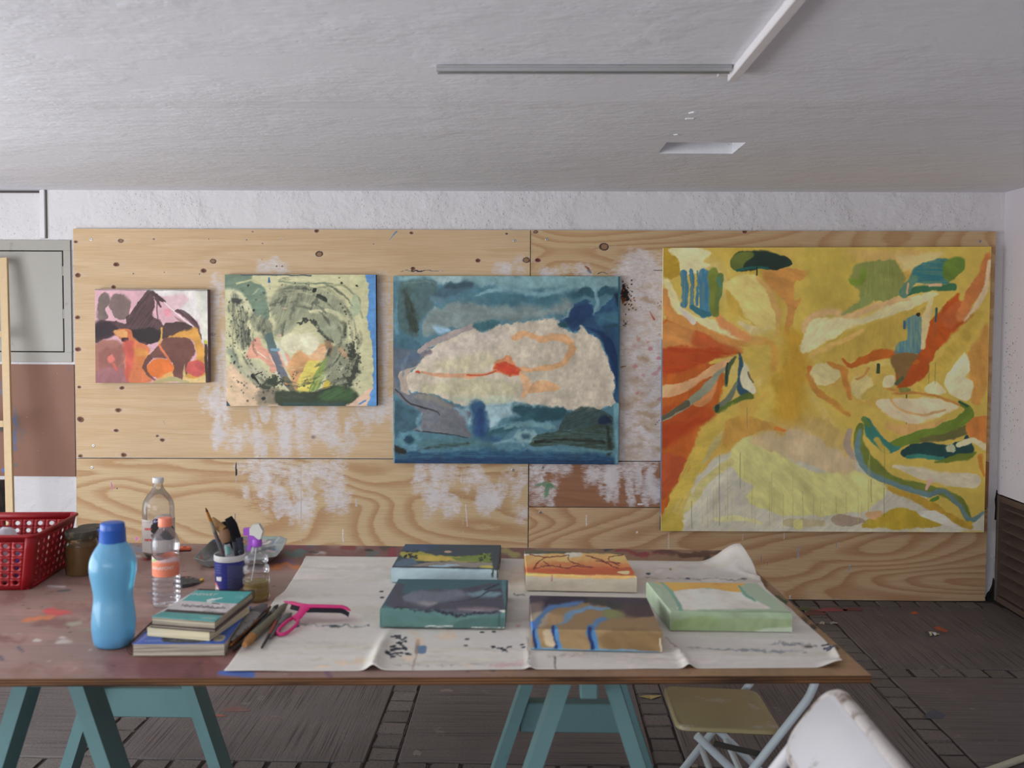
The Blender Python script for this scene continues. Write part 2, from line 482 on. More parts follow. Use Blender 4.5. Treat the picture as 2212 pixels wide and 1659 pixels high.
for y in YS[4:]:
    ed = [XS[0] + PV] + sum([[x, x + PV] for x in XS[1:]], []) + [XR - .015]
    for i in range(0, len(ed), 2):
        n = int(round((ed[i + 1] - ed[i] - .006) / PV)); st = (ed[i + 1] - ed[i] - .006) / n
        for k in range(n):
            if ed[i] + st * k > -1.75 or y > 5: paver(ed[i] + .003 + st * (k + .5), y + PV / 2)
        if y > 5 and i + 2 < len(ed): paver(ed[i + 1] + PV / 2, y + PV / 2)
# paving outside the openings, seen from nowhere but lit by the sky
gm = MB(); gm.box((-9.9, 0, -.07), (12.0, 16, .08)); gm.box((-.7, -7.2, -.07), (6.4, 8.1, .08))
struct(gm.build('ground', plain('outside_paving', (150, 145, 138), .9)), 'pale paving outside the openings')

# ---------------------------------------------------------------- walls
wb = MB(); wb.box(((XL + XR) / 2, YW + .1, 1.2), (XR - XL + .4, .2, 2.6))
struct(wb.build('wall_back', M_WALL))
wr = MB()
wr.box((XR + .1, 1.3, .60 + .8), (.2, 8.0, 1.66)); wr.box((XR + .1, .85, .28), (.2, 7.1, .58)); wr.box((XR + .17, 4.84, .28), (.06, .9, .58))
struct(wr.build('wall_right', M_WALLR))
wl = MB(); wl.box((XL - .1, 4.75, 1.15), (.2, 1.1, 2.5)); wl.box((XL - .1, .6, 2.25), (.2, 7.3, .3))
struct(wl.build('wall_left', M_WALL))
# ceiling slab with a rectangular recess and a faint step where two pours meet
hx0, hx1, hy0, hy1, hz = .505, .805, 3.83, 4.083, .16
x0, x1, y0, y1 = XL, XR, -2.9, YW
vs, fs = [], []
xs = [x0, hx0, hx1, x1]; ys = [y0, 3.09, 3.23, hy0, hy1, y1]; zs = [ZC - .006, ZC - .006, ZC, ZC, ZC, ZC]
for j, y in enumerate(ys):
    for x in xs: vs.append((x, y, zs[j]))
for j in range(len(ys) - 1):
    for i in range(3):
        if j == 3 and i == 1: continue
        a = j * 4 + i; fs.append((a, a + 4, a + 5, a + 1))
a, b, c, d = 3 * 4 + 1, 3 * 4 + 2, 4 * 4 + 2, 4 * 4 + 1
n = len(vs); vs += [(hx0, hy0, ZC + hz), (hx1, hy0, ZC + hz), (hx1, hy1, ZC + hz), (hx0, hy1, ZC + hz)]
fs += [(a, b, n + 1, n), (b, c, n + 2, n + 1), (c, d, n + 3, n + 2), (d, a, n, n + 3), (n, n + 1, n + 2, n + 3)]
n = len(vs); vs += [(x0, y0, ZC + .3), (x1, y0, ZC + .3), (x1, y1, ZC + .3), (x0, y1, ZC + .3)]
fs += [(n, n + 1, n + 2, n + 3), (0, 3, n + 1, n)]
struct(mesh_obj('ceiling', vs, fs, M_CEIL, origin=(0, 0, ZC)))

# cable raceways on the ceiling
M_ALU = plain('dull_aluminium', (176, 176, 176), .35, .6, var=.08)
M_WPL = plain('white_raceway_plastic', (222, 217, 219), .5, var=.05)
t = thing('ceiling_channel', (.13, 2.664, ZC - .007), 'thin grey metal channel running across the ceiling', 'channel')
mb = MB(); mb.box((.13, 2.664, ZC - .0105), (.776, .034, .007), .001); mb.build('back_plate', M_ALU, t)
for dy in (-.013, .013):
    mb = MB(); mb.box((.13, 2.664 + dy, ZC - .018), (.776, .006, .012), .0015); mb.build('flange', M_ALU, t)
t = thing('cable_raceway', (.53, 1.6, ZC - .007), 'white plastic cable raceway on the ceiling running toward the viewer', 'raceway')
mb = MB(); mb.box((.535, 1.65, ZC - .019), (.026, 2.16, .024), .002); mb.build('cover', M_WPL, t)
mb = MB(); mb.box((.522, 2.738, ZC - .010), (.05, .024, .007), .001, Matrix()); mb.build('end_tab', M_WPL, t)
# plaster scabs near the recess
for k, (x, y) in enumerate(((1497, 243), (1490, 256), (1463, 291))):
    p = U(x, y, 2, ZC); mb = MB(); mb.box((0, 0, 0), (.02, .03, .006), .0025, Matrix.Translation(p) @ Matrix.Rotation(.5 + k, 4, 'Z'))
    tag(mb.build('paint_flake', M_CEIL), ('pale paint flake on the ceiling nearest the raceway end', 'middle pale paint flake on the ceiling', 'pale paint flake on the ceiling beside the recess')[k], 'paint flake', 'paint flakes on the ceiling')

# ---------------------------------------------------------------- plywood sheets screwed to the back wall
def ply_mat(name, light, dark, kind, gain=1.0, seed=0.0):
    t = NT(name)
    g = t.n('ShaderNodeNewGeometry').outputs['Position']
    def mp(sc): return t.n('ShaderNodeMapping', {'Vector': g, 'Scale': sc, 'Location': (seed, seed * .7, seed * 1.3)}).outputs[0]
    fib = t.noise(mp((7, 1, 240)), 1.0, 3, .6)
    if kind == 'fir':
        h = t.noise(mp((.75, 1, 2.6)), 1.0, 1.5, .45, .5)
        saw = t.math('FRACT', t.math('MULTIPLY', h, 17.0))
        jag = t.math('MULTIPLY_ADD', t.noise(mp((25, 1, 160)), 1.0, 3, .6), .30, -.15)
        band = t.ramp(t.math('ADD', saw, jag), [(.02, .15), (.12, 1), (.30, .75), (.62, .05), (.95, 0), (1.0, .15)])
    else:
        h = t.noise(mp((.5, 1, 9)), 1.0, 3, .5, .3)
        band = t.ramp(t.math('FRACT', t.math('MULTIPLY', h, 5.0)), [(.0, .0), (.55, .25), (.85, .55), (1.0, 0)])
    col = t.mix(band, rgba(light, gain), rgba(dark, gain))
    col = t.mix(t.math('MULTIPLY', t.ramp(fib, [(.35, 1), (.6, 0)]), .22), col, tuple(x * .62 for x in rgba(dark, gain)[:3]) + (1,))
    blotch = t.noise(mp((1.2, 1, 2)), 1.0, 4, .6)
    col = t.mix(1.0, col, t.ramp(blotch, [(.25, .86), (.75, 1.0)]), 'MULTIPLY')
    at = t.n('ShaderNodeAttribute', attribute_name='Col')
    brk = t.math('MULTIPLY_ADD', t.math('ADD', t.noise(mp((34, 1, 70)), 1.0, 5, .7), t.math('MULTIPLY', t.noise(mp((30, 1, 400)), 1.0, 2, .5), .5)), .95 * 2.4, -.73 * 2.4)
    al = t.math('ADD', at.outputs['Alpha'], t.math('MULTIPLY', brk, t.ramp(at.outputs['Alpha'], [(.0, 0), (.12, 1), (.85, 1), (1.0, 0)])), clamp=True)
    col = t.mix(al, col, at.outputs['Color'])
    nm = t.bump(fib, .10, .002)
    return t.done(t.bsdf(col, .62, 0, nm, .3))
PLG = 1.0
M_PINE = ply_mat('knotty_pine_ply', (216, 186, 148), (202, 164, 120), 'pine', PLG)
M_FIR1 = ply_mat('fir_ply_lower', (212, 183, 142), (188, 146, 103), 'fir', PLG, 3.1)
M_FIR2 = ply_mat('fir_ply_upper', (208, 177, 135), (190, 149, 106), 'fir', PLG, 8.4)
M_FIR3 = ply_mat('fir_ply_bottom', (210, 176, 136), (184, 140, 100), 'fir', PLG, 14.8)
M_REDP = ply_mat('reddish_ply_strip', (164, 116, 86), (150, 100, 74), 'pine', PLG, 5.0)
M_PLYE = plain('plywood_edge', (150, 112, 74), .8, var=.2, vscale=80)
M_SCREW = plain('screw_zinc', (170, 168, 165), .35, .8, var=.2, vscale=300)
M_SCREWD = plain('screw_recess', (30, 28, 28), .6)
WHITE = (214, 204, 202)
def ply(name, quad, mat, label, paint, screws=(), res=.0042, seed=1):
    P4 = [U(x, y, 1, YP) for x, y in quad]          # TL TR BR BL
    w = (P4[1] - P4[0]).length; h = (P4[0] - P4[3]).length
    nu, nv = int(w / res) + 2, int(h / res) + 2
    u = np.linspace(0, 1, nu)[None, :, None]; v = np.linspace(0, 1, nv)[:, None, None]
    A = [np.array(p)[None, None, :] for p in P4]
    G = ((A[3] * (1 - u) + A[2] * u) * (1 - v) + (A[0] * (1 - u) + A[1] * u) * v).reshape(-1, 3)
    G[:, 2] = np.maximum(G[:, 2], -.006)
    px, py = P(G); p = Painter(px, py, base=WHITE, alpha=0.0, gain=1.0, seed=seed); paint(p)
    quads = grid_faces(nu, nv)
    cols = p.cols()
    # back and edges
    cr = np.array([G[0], G[nu - 1], G[-1], G[-nu]]); bk = cr.copy(); bk[:, 1] = YW - .0015
    b = len(G); V = np.concatenate([G, cr, bk]); E = np.array([[b + i, b + 4 + i, b + 4 + (i + 1) % 4, b + (i + 1) % 4] for i in range(4)] + [[b + 4, b + 7, b + 6, b + 5]])
    cols = np.concatenate([cols, np.tile([.5, .4, .3, 0.0], (8, 1))])
    o = big_mesh(name, V, np.concatenate([quads, E]), mat, cols, mats=[mat, M_PLYE], fmat=[0] * len(quads) + [1] * 5)
    tag(o, label, 'plywood', 'plywood sheets on the back wall')
    for x, y in screws:
        q = U(x, y, 1, YP); mb = MB(Matrix.Translation(q) @ Matrix.Rotation(pi / 2, 4, 'X'))
        mb.lathe([(.0085, -.001), (.0082, .0012), (.006, .0022), (.0032, .0016), (.003, .0004)], 14); so = mb.build('screw', M_SCREW, o, 50)
        m2 = MB(Matrix.Translation(q + Vector((0, -.0012, 0)))); m2.box((0, 0, 0), (.0048, .001, .0014)); m2.box((0, 0, 0), (.0014, .001, .0048)); m2.build('cross_recess', M_SCREWD, so)
    return o
def knot(p, x, y, r=5, dark=(120, 72, 46), ring=False):
    p.stroke([(x - r * 2.6, y + 1), (x + r * 2.6, y)], [1, r * 1.7, 1], (176, 124, 78), r * .9, 1, 20, .65)
    if ring:
        p.dot(x, y, r * 1.25, (70, 46, 34), 1.4, .6, r); p.dot(x, y, r * .8, (150, 110, 78), 1.2, .4, r * .66)
    else:
        p.dot(x, y, r * 1.2, dark, 2, .8, r * .9); p.dot(x - r * .2, y, r * .45, tuple(k * .62 for k in dark), 1.5)
def scuff(p, x, y, w, h, a=.8, n=4, seed=0):
    r = random.Random(seed + int(x * 7 + y))
    for k in range(int(n * 2.4)):
        cx, cy = x + r.uniform(-.48, .48) * w, y + r.uniform(-.42, .42) * h; l = h * r.uniform(.12, .34)
        p.stroke([(cx + r.uniform(-5, 5), cy - l), (cx, cy), (cx + r.uniform(-5, 5), cy + l)], [min(w, 60) * r.uniform(.1, .3), min(w, 60) * r.uniform(.2, .5), min(w, 60) * r.uniform(.05, .3)], WHITE, 7, 3.5, 26, a * r.uniform(.3, .85))
def paint_ply_a(p):
    for x, y, r in ((164, 523, 4), (168, 594, 6), (251, 572, 6), (440, 585, 6), (684, 499, 5), (168, 686, 5), (168, 755, 6), (892, 580, 5), (1032, 563, 5), (256, 886, 6), (174, 906, 7), (251, 930, 5), (351, 950, 5), (340, 942, 3), (267, 983, 6), (678, 944, 5), (246, 620, 5), (888, 503, 4), (264, 838, 5), (171, 836, 4), (460, 722, 5), (174, 985, 5), (332, 517, 2.5), (545, 500, 2), (1095, 505, 3)):
        knot(p, x, y, r)
    for x, y, r in ((261, 520, 5), (460, 564, 6), (690, 549, 7), (1137, 562, 7)): knot(p, x, y, r, ring=True)
    for i, (x, y, w, h, a) in enumerate(((590, 578, 70, 26, .6), (470, 640, 40, 90, .45), (480, 800, 34, 150, .7), (560, 920, 190, 90, .85), (650, 940, 120, 100, .8), (500, 935, 70, 60, .55), (760, 905, 130, 60, .75), (835, 890, 44, 70, .7), (690, 905, 80, 60, .85), (610, 960, 120, 60, .8), (715, 960, 100, 50, .6), (832, 760, 30, 300, .55), (1100, 577, 50, 30, .6), (828, 640, 20, 60, .5), (450, 700, 26, 100, .35), (465, 870, 60, 60, .6))):
        scuff(p, x, y, w, h, a, 5, i)
    p.stroke([(858, 500), (848, 511), (840, 522)], [5, 3, 1], (82, 116, 140), 1.5, 1, 20, .9)
    p.stroke([(865, 586), (905, 584), (958, 587)], [1, 3, 1], (40, 34, 34), 1, 2, 15)
    for x, y, c in ((567, 526, (120, 28, 36)), (807, 527, (120, 28, 36)), (288, 591, (30, 26, 26)), (431, 592, (30, 26, 26)), (355, 588, (190, 70, 40)), (533, 518, (96, 84, 76)), (451, 516, (110, 96, 84)), (608, 516, (150, 132, 120)), (598, 575, (80, 82, 96)), (610, 575, (80, 82, 96)), (566, 560, (180, 110, 60))):
        p.dot(x, y, 1.9, c, 1)
    p.stroke([(352, 908), (356, 918)], 1.6, (90, 76, 66), 1, 1)
def paint_ply_b(p):
    for i, (x, y, w, h, a) in enumerate(((560, 1010, 90, 40, .6), (610, 1030, 90, 100, .8), (640, 1080, 80, 60, .85), (680, 1010, 60, 60, .5), (720, 1040, 50, 100, .75), (735, 1080, 40, 40, .7), (555, 1050, 50, 50, .55), (930, 1020, 60, 70, .65), (955, 1080, 80, 60, .85), (1010, 1030, 100, 60, .6), (1060, 1075, 70, 60, .85), (1110, 1040, 50, 70, .5), (640, 1110, 50, 40, .6), (930, 1060, 40, 60, .6), (1120, 1110, 40, 30, .4))):
        scuff(p, x, y, w, h, a, 5, i + 40)
    p.stroke([(510, 998), (509, 1012), (510, 1028)], [1.5, 3.5, 1.5], (18, 16, 18), .8, 1)
    p.stroke([(510, 1014), (510, 1024)], 4.2, (14, 12, 14), 1, 1); p.stroke([(510, 1028), (510, 1060)], 1.3, (40, 36, 36), .6, 0, 9, .8); p.stroke([(508, 1110), (508, 1124)], 2, (30, 28, 28), .8, 0)
    p.poly([(238, 1040), (243, 1046), (244, 1058), (240, 1056)], (206, 112, 148), 1.2, 1); p.poly([(291, 1160), (300, 1160), (294, 1170)], (212, 120, 160), 1.2, 1)
    p.stroke([(741, 1144), (742, 1170)], [2, 4, 2], (222, 214, 214), 1, 1); p.stroke([(768, 1078), (770, 1092)], [2, 3], (176, 176, 180), 1, 1); p.stroke([(1006, 1090), (1009, 1136)], 2, (214, 206, 204), .8, 1)
    p.dot(253, 1055, 2, (70, 50, 40), 1)
    for x in (650, 1000): p.stroke([(x, 1000), (x, 1172)], 1.2, (120, 92, 66), .6, 0, 9, .5)
def paint_ply_c(p):
    knot(p, 1161, 562, 5.5, (110, 44, 36)); knot(p, 1305, 533, 9, ring=True); knot(p, 1157, 501, 4.5, ring=True); knot(p, 1608, 500, 5)
    p.poly([(1325, 592), (1436, 584), (1440, 1000), (1325, 1000)], WHITE, 18, 3, 40, .85)
    scuff(p, 1230, 588, 120, 22, .7, 6, 3)
    for k in range(46):
        r = random.Random(k); x, y = r.uniform(1340, 1430), r.uniform(610, 990); p.stroke([(x - r.uniform(4, 16), y), (x + r.uniform(4, 16), y + r.uniform(-6, 6))], r.uniform(4, 14), r.choice([(176, 140, 104), (190, 156, 122), (166, 128, 92)]), 7, 6, 20, r.uniform(.25, .6))
    for k in range(16):
        r = random.Random(k + 90); x, y = r.uniform(1365, 1428), r.uniform(720, 880); p.dot(x, y, r.uniform(2, 6), (198, 112, 124), 3, 4, alpha=r.uniform(.35, .7))
    p.poly([(1341, 636), (1347, 612), (1353, 628), (1360, 640), (1352, 652), (1343, 648)], (26, 20, 20), 1.6, 3, 10); p.poly([(1341, 640), (1350, 644), (1356, 648), (1346, 656), (1341, 652)], (140, 66, 26), 1.5, 3, 10)
    for k in range(70):
        r = random.Random(k + 200); p.dot(1344 + abs(r.gauss(0, 13)), 640 + r.gauss(0, 17), r.uniform(.8, 2.0), r.choice([(24, 20, 20), (40, 28, 22), (130, 70, 34)]), .7)
    for k in range(14):
        r = random.Random(k + 300); p.dot(1346 + r.uniform(0, 9), 700 + r.gauss(0, 4), 1.1, (50, 40, 36), .6)
    p.stroke([(1403, 672), (1408, 682), (1413, 690)], [1, 2.5, 4.5], (188, 72, 36), 1, .5); p.stroke([(1376, 725), (1377, 738)], [2, 4, 1], (206, 160, 60), 1, 1)
    p.stroke([(1263, 575), (1270, 581), (1276, 590)], [3, 6, 4], (150, 84, 50), 1.2, 2); p.stroke([(1270, 584), (1276, 588)], 4, (110, 130, 150), 1, 1)
    p.stroke([(1290, 592), (1300, 588), (1312, 592)], 3, (84, 64, 44), 1.5, 1); p.stroke([(1412, 584), (1430, 584)], 1.6, (56, 60, 70), .8, 1)
    for x, y in ((1422, 655), (1425, 660), (1428, 652), (1424, 722), (1420, 912), (1416, 917), (1424, 908)): p.dot(x, y, 1.2, (60, 52, 48), .7)
    p.stroke([(1341, 794), (1352, 792)], 2.6, (140, 92, 54), 1, 1)
def paint_ply_d(p):
    for i, (x, y, w, h, a) in enumerate(((1160, 1010, 30, 30, .8), (1200, 1005, 60, 26, .75), (1170, 1060, 60, 60, .7), (1300, 1015, 60, 50, .7), (1345, 1025, 70, 60, .8), (1390, 1030, 60, 90, .95), (1320, 1060, 40, 40, .7), (1405, 1060, 50, 50, .6), (1350, 1000, 120, 20, .6))):
        scuff(p, x, y, w, h, a, 5, i + 80)
    p.stroke([(1160, 1050), (1180, 1046), (1205, 1058)], [6, 9, 3], (108, 142, 108), 2.5, 3, 12, .9); p.stroke([(1186, 1050), (1178, 1074)], [10, 5], (98, 140, 104), 2, 3, 12, .9)
    p.stroke([(1378, 1090), (1388, 1090)], 3, (226, 220, 216), .8, 1)
def paint_ply_e(p):
    p.stroke([(1267, 1114), (1267, 1134)], 2, (222, 214, 206), .7, 1)
    for x, y0, y1, c in ((1725, 1183, 1205, (96, 130, 180)), (1645, 1200, 1216, (130, 36, 40)), (1807, 1170, 1184, (110, 120, 150)), (1836, 1222, 1234, (110, 136, 176)), (1659, 1212, 1222, (140, 60, 50)), (1707, 1286, 1297, (220, 218, 212)), (1731, 1290, 1298, (60, 110, 90)), (1445, 1152, 1205, (214, 196, 168)), (1606, 1154, 1166, (210, 196, 172)), (1694, 1152, 1164, (214, 206, 196))):
        p.stroke([(x, y0), (x - 1, y1)], 2, c, .8, .6)
    p.stroke([(1700, 1296), (1900, 1298)], 2.5, (90, 120, 110), 2, 3, 14, .4); p.dot(1376, 1150, 2.2, (226, 218, 210), 1)
    for x in (1080, 1445): pass
plyA = ply('plywood_sheet', ((158, 494), (1145.2, 497.2), (1142.3, 990.5), (165, 988)), M_PINE, 'pale knotty plywood sheet at the upper left of the back wall', paint_ply_a, ((197, 517), (202, 963), (1111, 520)), seed=1)
plyB = ply('plywood_sheet', ((165, 990.5), (1141, 993), (1139, 1300), (166, 1300)), M_FIR1, 'wavy-grained plywood sheet below the knotty one, behind the bottles', paint_ply_b, ((199, 1010), (1108, 1015)), seed=2)
plyC = ply('plywood_sheet', ((1147, 497.2), (2152, 500), (2137, 996), (1144, 995)), M_FIR2, 'plywood sheet at the upper right, behind the large yellow painting', paint_ply_c, ((1181, 517), (2117, 521)), seed=3)
plyD = ply('plywood_sheet', ((1143.5, 997), (2137, 998), (2134, 1098), (1142.5, 1094)), M_REDP, 'narrow reddish plywood strip with white scuffs and a green smear', paint_ply_d, ((1172, 1010),), seed=4)
plyE = ply('plywood_sheet', ((1142.5, 1096), (2134, 1100), (2127, 1298), (1140, 1299)), M_FIR3, 'wavy-grained plywood sheet standing on the floor at the lower right', paint_ply_e, ((1167, 1107),), seed=5)

# ---------------------------------------------------------------- left end of the back wall
M_CAB = plain('grey_cabinet_enamel', (160, 155, 146), .45, gain=1.0, var=.06, vscale=8, dirt=(120, 112, 104), dirt_amt=(.66, .82))
M_SHDW = plain('painted_shade_black', (14, 13, 13), .9)  # black put in for shade in the cabinet door gap and behind louvres
def wallrect(x0, y0, x1, y1, Y): return U(x0, y0, 1, Y), U(x1, y1, 1, Y)
a, b = wallrect(-420, 517, 157.5, 782, YW)
t = thing('wall_cabinet', (a.x * .5 + b.x * .5, YW, b.z), 'grey metal cabinet set in the wall at the left edge', 'cabinet')
mb = MB(); YF = YW - .012; fw = .048
da, db = U(-260, 540, 1, YW), U(142, 761, 1, YW)
mb.box(((a.x + b.x) / 2, YF + .006, (a.z + da.z) / 2), (b.x - a.x, .012, a.z - da.z), .0015); mb.box(((a.x + b.x) / 2, YF + .006, (b.z + db.z) / 2), (b.x - a.x, .012, db.z - b.z), .0015)
mb.box(((b.x + db.x) / 2, YF + .006, (da.z + db.z) / 2), (b.x - db.x, .012, da.z - db.z), .0); mb.box(((a.x + da.x) / 2, YF + .006, (da.z + db.z) / 2), (da.x - a.x, .012, da.z - db.z), .0)
mb.build('cabinet_frame', M_CAB, t)
mb = MB(); mb.box(((da.x + db.x) / 2, YW - .003, (da.z + db.z) / 2), (db.x - da.x, .003, da.z - db.z)); mb.build('door_gap_shade', M_SHDW, t)  # flat black sheet painted as the shade around the door
mb = MB(); mb.box(((da.x + db.x) / 2 - .002, YF + .004, (da.z + db.z) / 2), (db.x - da.x - .009, .008, da.z - db.z - .010), .002); dr = mb.build('cabinet_door', M_CAB, t)
for zz in (.2, .62):
    mb = MB(); mb.box((db.x - .003, YF + .001, da.z + (db.z - da.z) * zz), (.006, .004, .05), .001); mb.build('hinge', M_CAB, dr)
a, b = wallrect(-420, 784, 164.5, 1029, YW)
def hb():
    t = NT('brown_hardboard'); v = t.pos()
    col = t.mix(t.noise(v, 2.4, 3), rgba((128, 88, 70)), rgba((144, 100, 80)))
    g = t.ramp(t.noise(v, 160, 1, .5), [(.80, 0), (.83, 1)]); col = t.mix(t.math('MULTIPLY', g, .7), col, rgba((205, 195, 190)))
    return t.done(t.bsdf(col, .6, 0, t.bump(t.noise(v, 300, 2), .06, .002), .35))
M_HB = hb()
W, Hh = b.x - a.x, a.z - b.z; nu, nv = 160, 130
G = np.array([[a.x + W * i / (nu - 1), YW - .007, b.z + Hh * j / (nv - 1)] for j in range(nv) for i in range(nu)])
px, py = P(G); p = Painter(px, py, base=(132, 90, 72), alpha=0, seed=9)
p.stroke([(31, 880), (34, 940), (33, 975)], [6, 14, 3], (74, 104, 150), 3, 5, 14, .9); p.stroke([(40, 900), (45, 955)], 14, (96, 92, 92), 7, 6, 14, .6); p.poly([(3, 1012), (13, 1012), (5, 1022)], (74, 112, 190), 1, .5)
p.dot(5, 925, 9, (84, 78, 68), 4, 3); p.stroke([(2, 830), (10, 850)], 14, (112, 124, 150), 5, 4, 14, .8); p.dot(34, 1005, 4, (96, 96, 100), 2, 2); p.stroke([(152, 784), (148, 800)], 4, (80, 96, 150), 2, 1, 9, .7)
at_hb = NT('brown_hardboard_painted')
_c = at_hb.n('ShaderNodeAttribute', attribute_name='Col'); _v = at_hb.pos()
_col = at_hb.mix(at_hb.noise(_v, 2.4, 3), rgba((126, 86, 68)), rgba((144, 100, 80)))
_g = at_hb.ramp(at_hb.noise(_v, 120, 1, .5), [(.80, 0), (.83, 1)]); _col = at_hb.mix(at_hb.math('MULTIPLY', _g, .7), _col, rgba((205, 195, 190)))
_col = at_hb.mix(_c.outputs['Alpha'], _col, _c.outputs['Color']); M_HB = at_hb.done(at_hb.bsdf(_col, .55, 0, None, .35))
cr = np.array([G[0], G[nu - 1], G[-1], G[-nu]]); bk = cr.copy(); bk[:, 1] = YW - .0005; bb = len(G)
E = np.array([[bb + i, bb + 4 + i, bb + 4 + (i + 1) % 4, bb + (i + 1) % 4] for i in range(4)])
o = big_mesh('hardboard_panel', np.concatenate([G, cr, bk]), np.concatenate([grid_faces(nu, nv), E]), M_HB, np.concatenate([p.cols(), np.tile([.2, .1, .08, 0], (8, 1))]))
tag(o, 'brown hardboard panel with blue smears under the grey cabinet', 'panel')
# raceway and slot above the cabinet
a, b = U(88, 411, 1, YW), U(101, 515, 1, YW)
t = thing('wall_raceway', ((a.x + b.x) / 2, YW, b.z), 'white cable raceway between ceiling and grey cabinet', 'raceway')
mb = MB(); mb.box((a.x + .014, YW - .010, (ZC + b.z) / 2), (.026, .020, ZC - b.z), .002); mb.build('cover', M_WPL, t)
mb = MB(); mb.box((a.x + .028, YW - .003, (ZC + b.z) / 2), (.010, .006, ZC - b.z), .001); mb.build('base_strip', plain('grimy_grey', (116, 110, 102), .7), t)
a, b = U(-420, 411, 1, YW), U(87, 417, 1, YW)
t = thing('vent_slot', ((a.x + b.x) / 2, YW, b.z), 'dark narrow slotted strip along the ceiling above the cabinet', 'vent')
mb = MB(); mb.box(((a.x + b.x) / 2, YW - .002, (a.z + b.z) / 2), (b.x - a.x, .004, a.z - b.z)); mb.build('backing', plain('slot_dark', (52, 46, 46), .8), t)
for k in range(3):
    mb = MB(); mb.box(((a.x + b.x) / 2, YW - .006, b.z + (a.z - b.z) * (.1 + .4 * k)), (b.x - a.x, .008, .0026)); mb.build('slat', plain('slot_slat', (100, 92, 92), .6), t)

# ---------------------------------------------------------------- louvred vent low in the right wall, and the crumbling corner
M_LOUV = plain('brown_louver_paint', (88, 72, 63), .6, gain=1.0, var=.2, vscale=14, dirt=(50, 40, 36), dirt_amt=(.55, .75), bump=.2)
lz1, lz0, ly1, ly0 = .565, .004, 5.262, 4.40
t = thing('louver_vent', (XR, (ly0 + ly1) / 2, lz0), 'brown metal louvred vent low in the right wall', 'vent')
mb = MB(); mb.box((XR + .13, (ly0 + ly1) / 2, (lz0 + lz1) / 2), (.01, ly1 - ly0, lz1 - lz0)); mb.build('backing', M_SHDW, t)  # black sheet in place of shade between the slats
for yy in (ly0 + .01, ly1 - .012): mb = MB(); mb.box((XR + .035, yy, (lz0 + lz1) / 2), (.09, .022, lz1 - lz0), .002); mb.build('jamb', M_LOUV, t)
for zz in (lz0 + .014, lz1 - .016): mb = MB(); mb.box((XR + .035, (ly0 + ly1) / 2, zz), (.09, ly1 - ly0 - .045, .03), .002); mb.build('rail', M_LOUV, t)
nb = 9
for k in range(nb):
    zz = lz0 + .055 + (lz1 - lz0 - .10) * k / (nb - 1)
    mb = MB(); mb.box((0, 0, 0), (.060, ly1 - ly0 - .046, .004), .001, Matrix.Translation((XR + .030, (ly0 + ly1) / 2, zz)) @ Matrix.Rotation(radians(-33), 4, 'Y')); mb.box((-.030, 0, -.004), (.004, ly1 - ly0 - .046, .010), .001, Matrix.Translation((XR + .030, (ly0 + ly1) / 2, zz)) @ Matrix.Rotation(radians(-33), 4, 'Y')); mb.build('slat', M_LOUV, t)
# black rot in the corner beside the plywood
def blob(name, pts, Y, th, mat, seed, label, cat):
    r = random.Random(seed); q = [U(x + r.uniform(-1.5, 1.5), y + r.uniform(-2, 2), 1, Y) for x, y in pts]
    mb = MB(); n = len(q); vs = [tuple(v) for v in q] + [(v.x, Y - th * r.uniform(.4, 1), v.z) for v in q]
    mb.add(vs, [tuple(range(n)), tuple(range(n, 2 * n))] + [(i, (i + 1) % n, n + (i + 1) % n, n + i) for i in range(n)])
    return tag(mb.build(name, mat), label, cat)
M_ROT = plain('black_rot', (22, 17, 16), .95, var=.5, vscale=90, bump=.9, bscale=80)
blob('rotten_plaster', [(2129, 1290), (2131, 1282), (2137, 1276), (2142, 1262), (2146, 1250), (2150, 1262), (2149, 1300), (2130, 1301)], YW - .001, .02, M_ROT, 1, 'black crumbled plaster at the foot of the right corner', 'damage')
blob('rotten_plaster', [(2151, 1058), (2154, 1060), (2155, 1075), (2153, 1100), (2151, 1122), (2148, 1124), (2150, 1096), (2148, 1078)], YW - .001, .012, M_ROT, 2, 'black rot streak in the corner beside the vent top', 'damage')
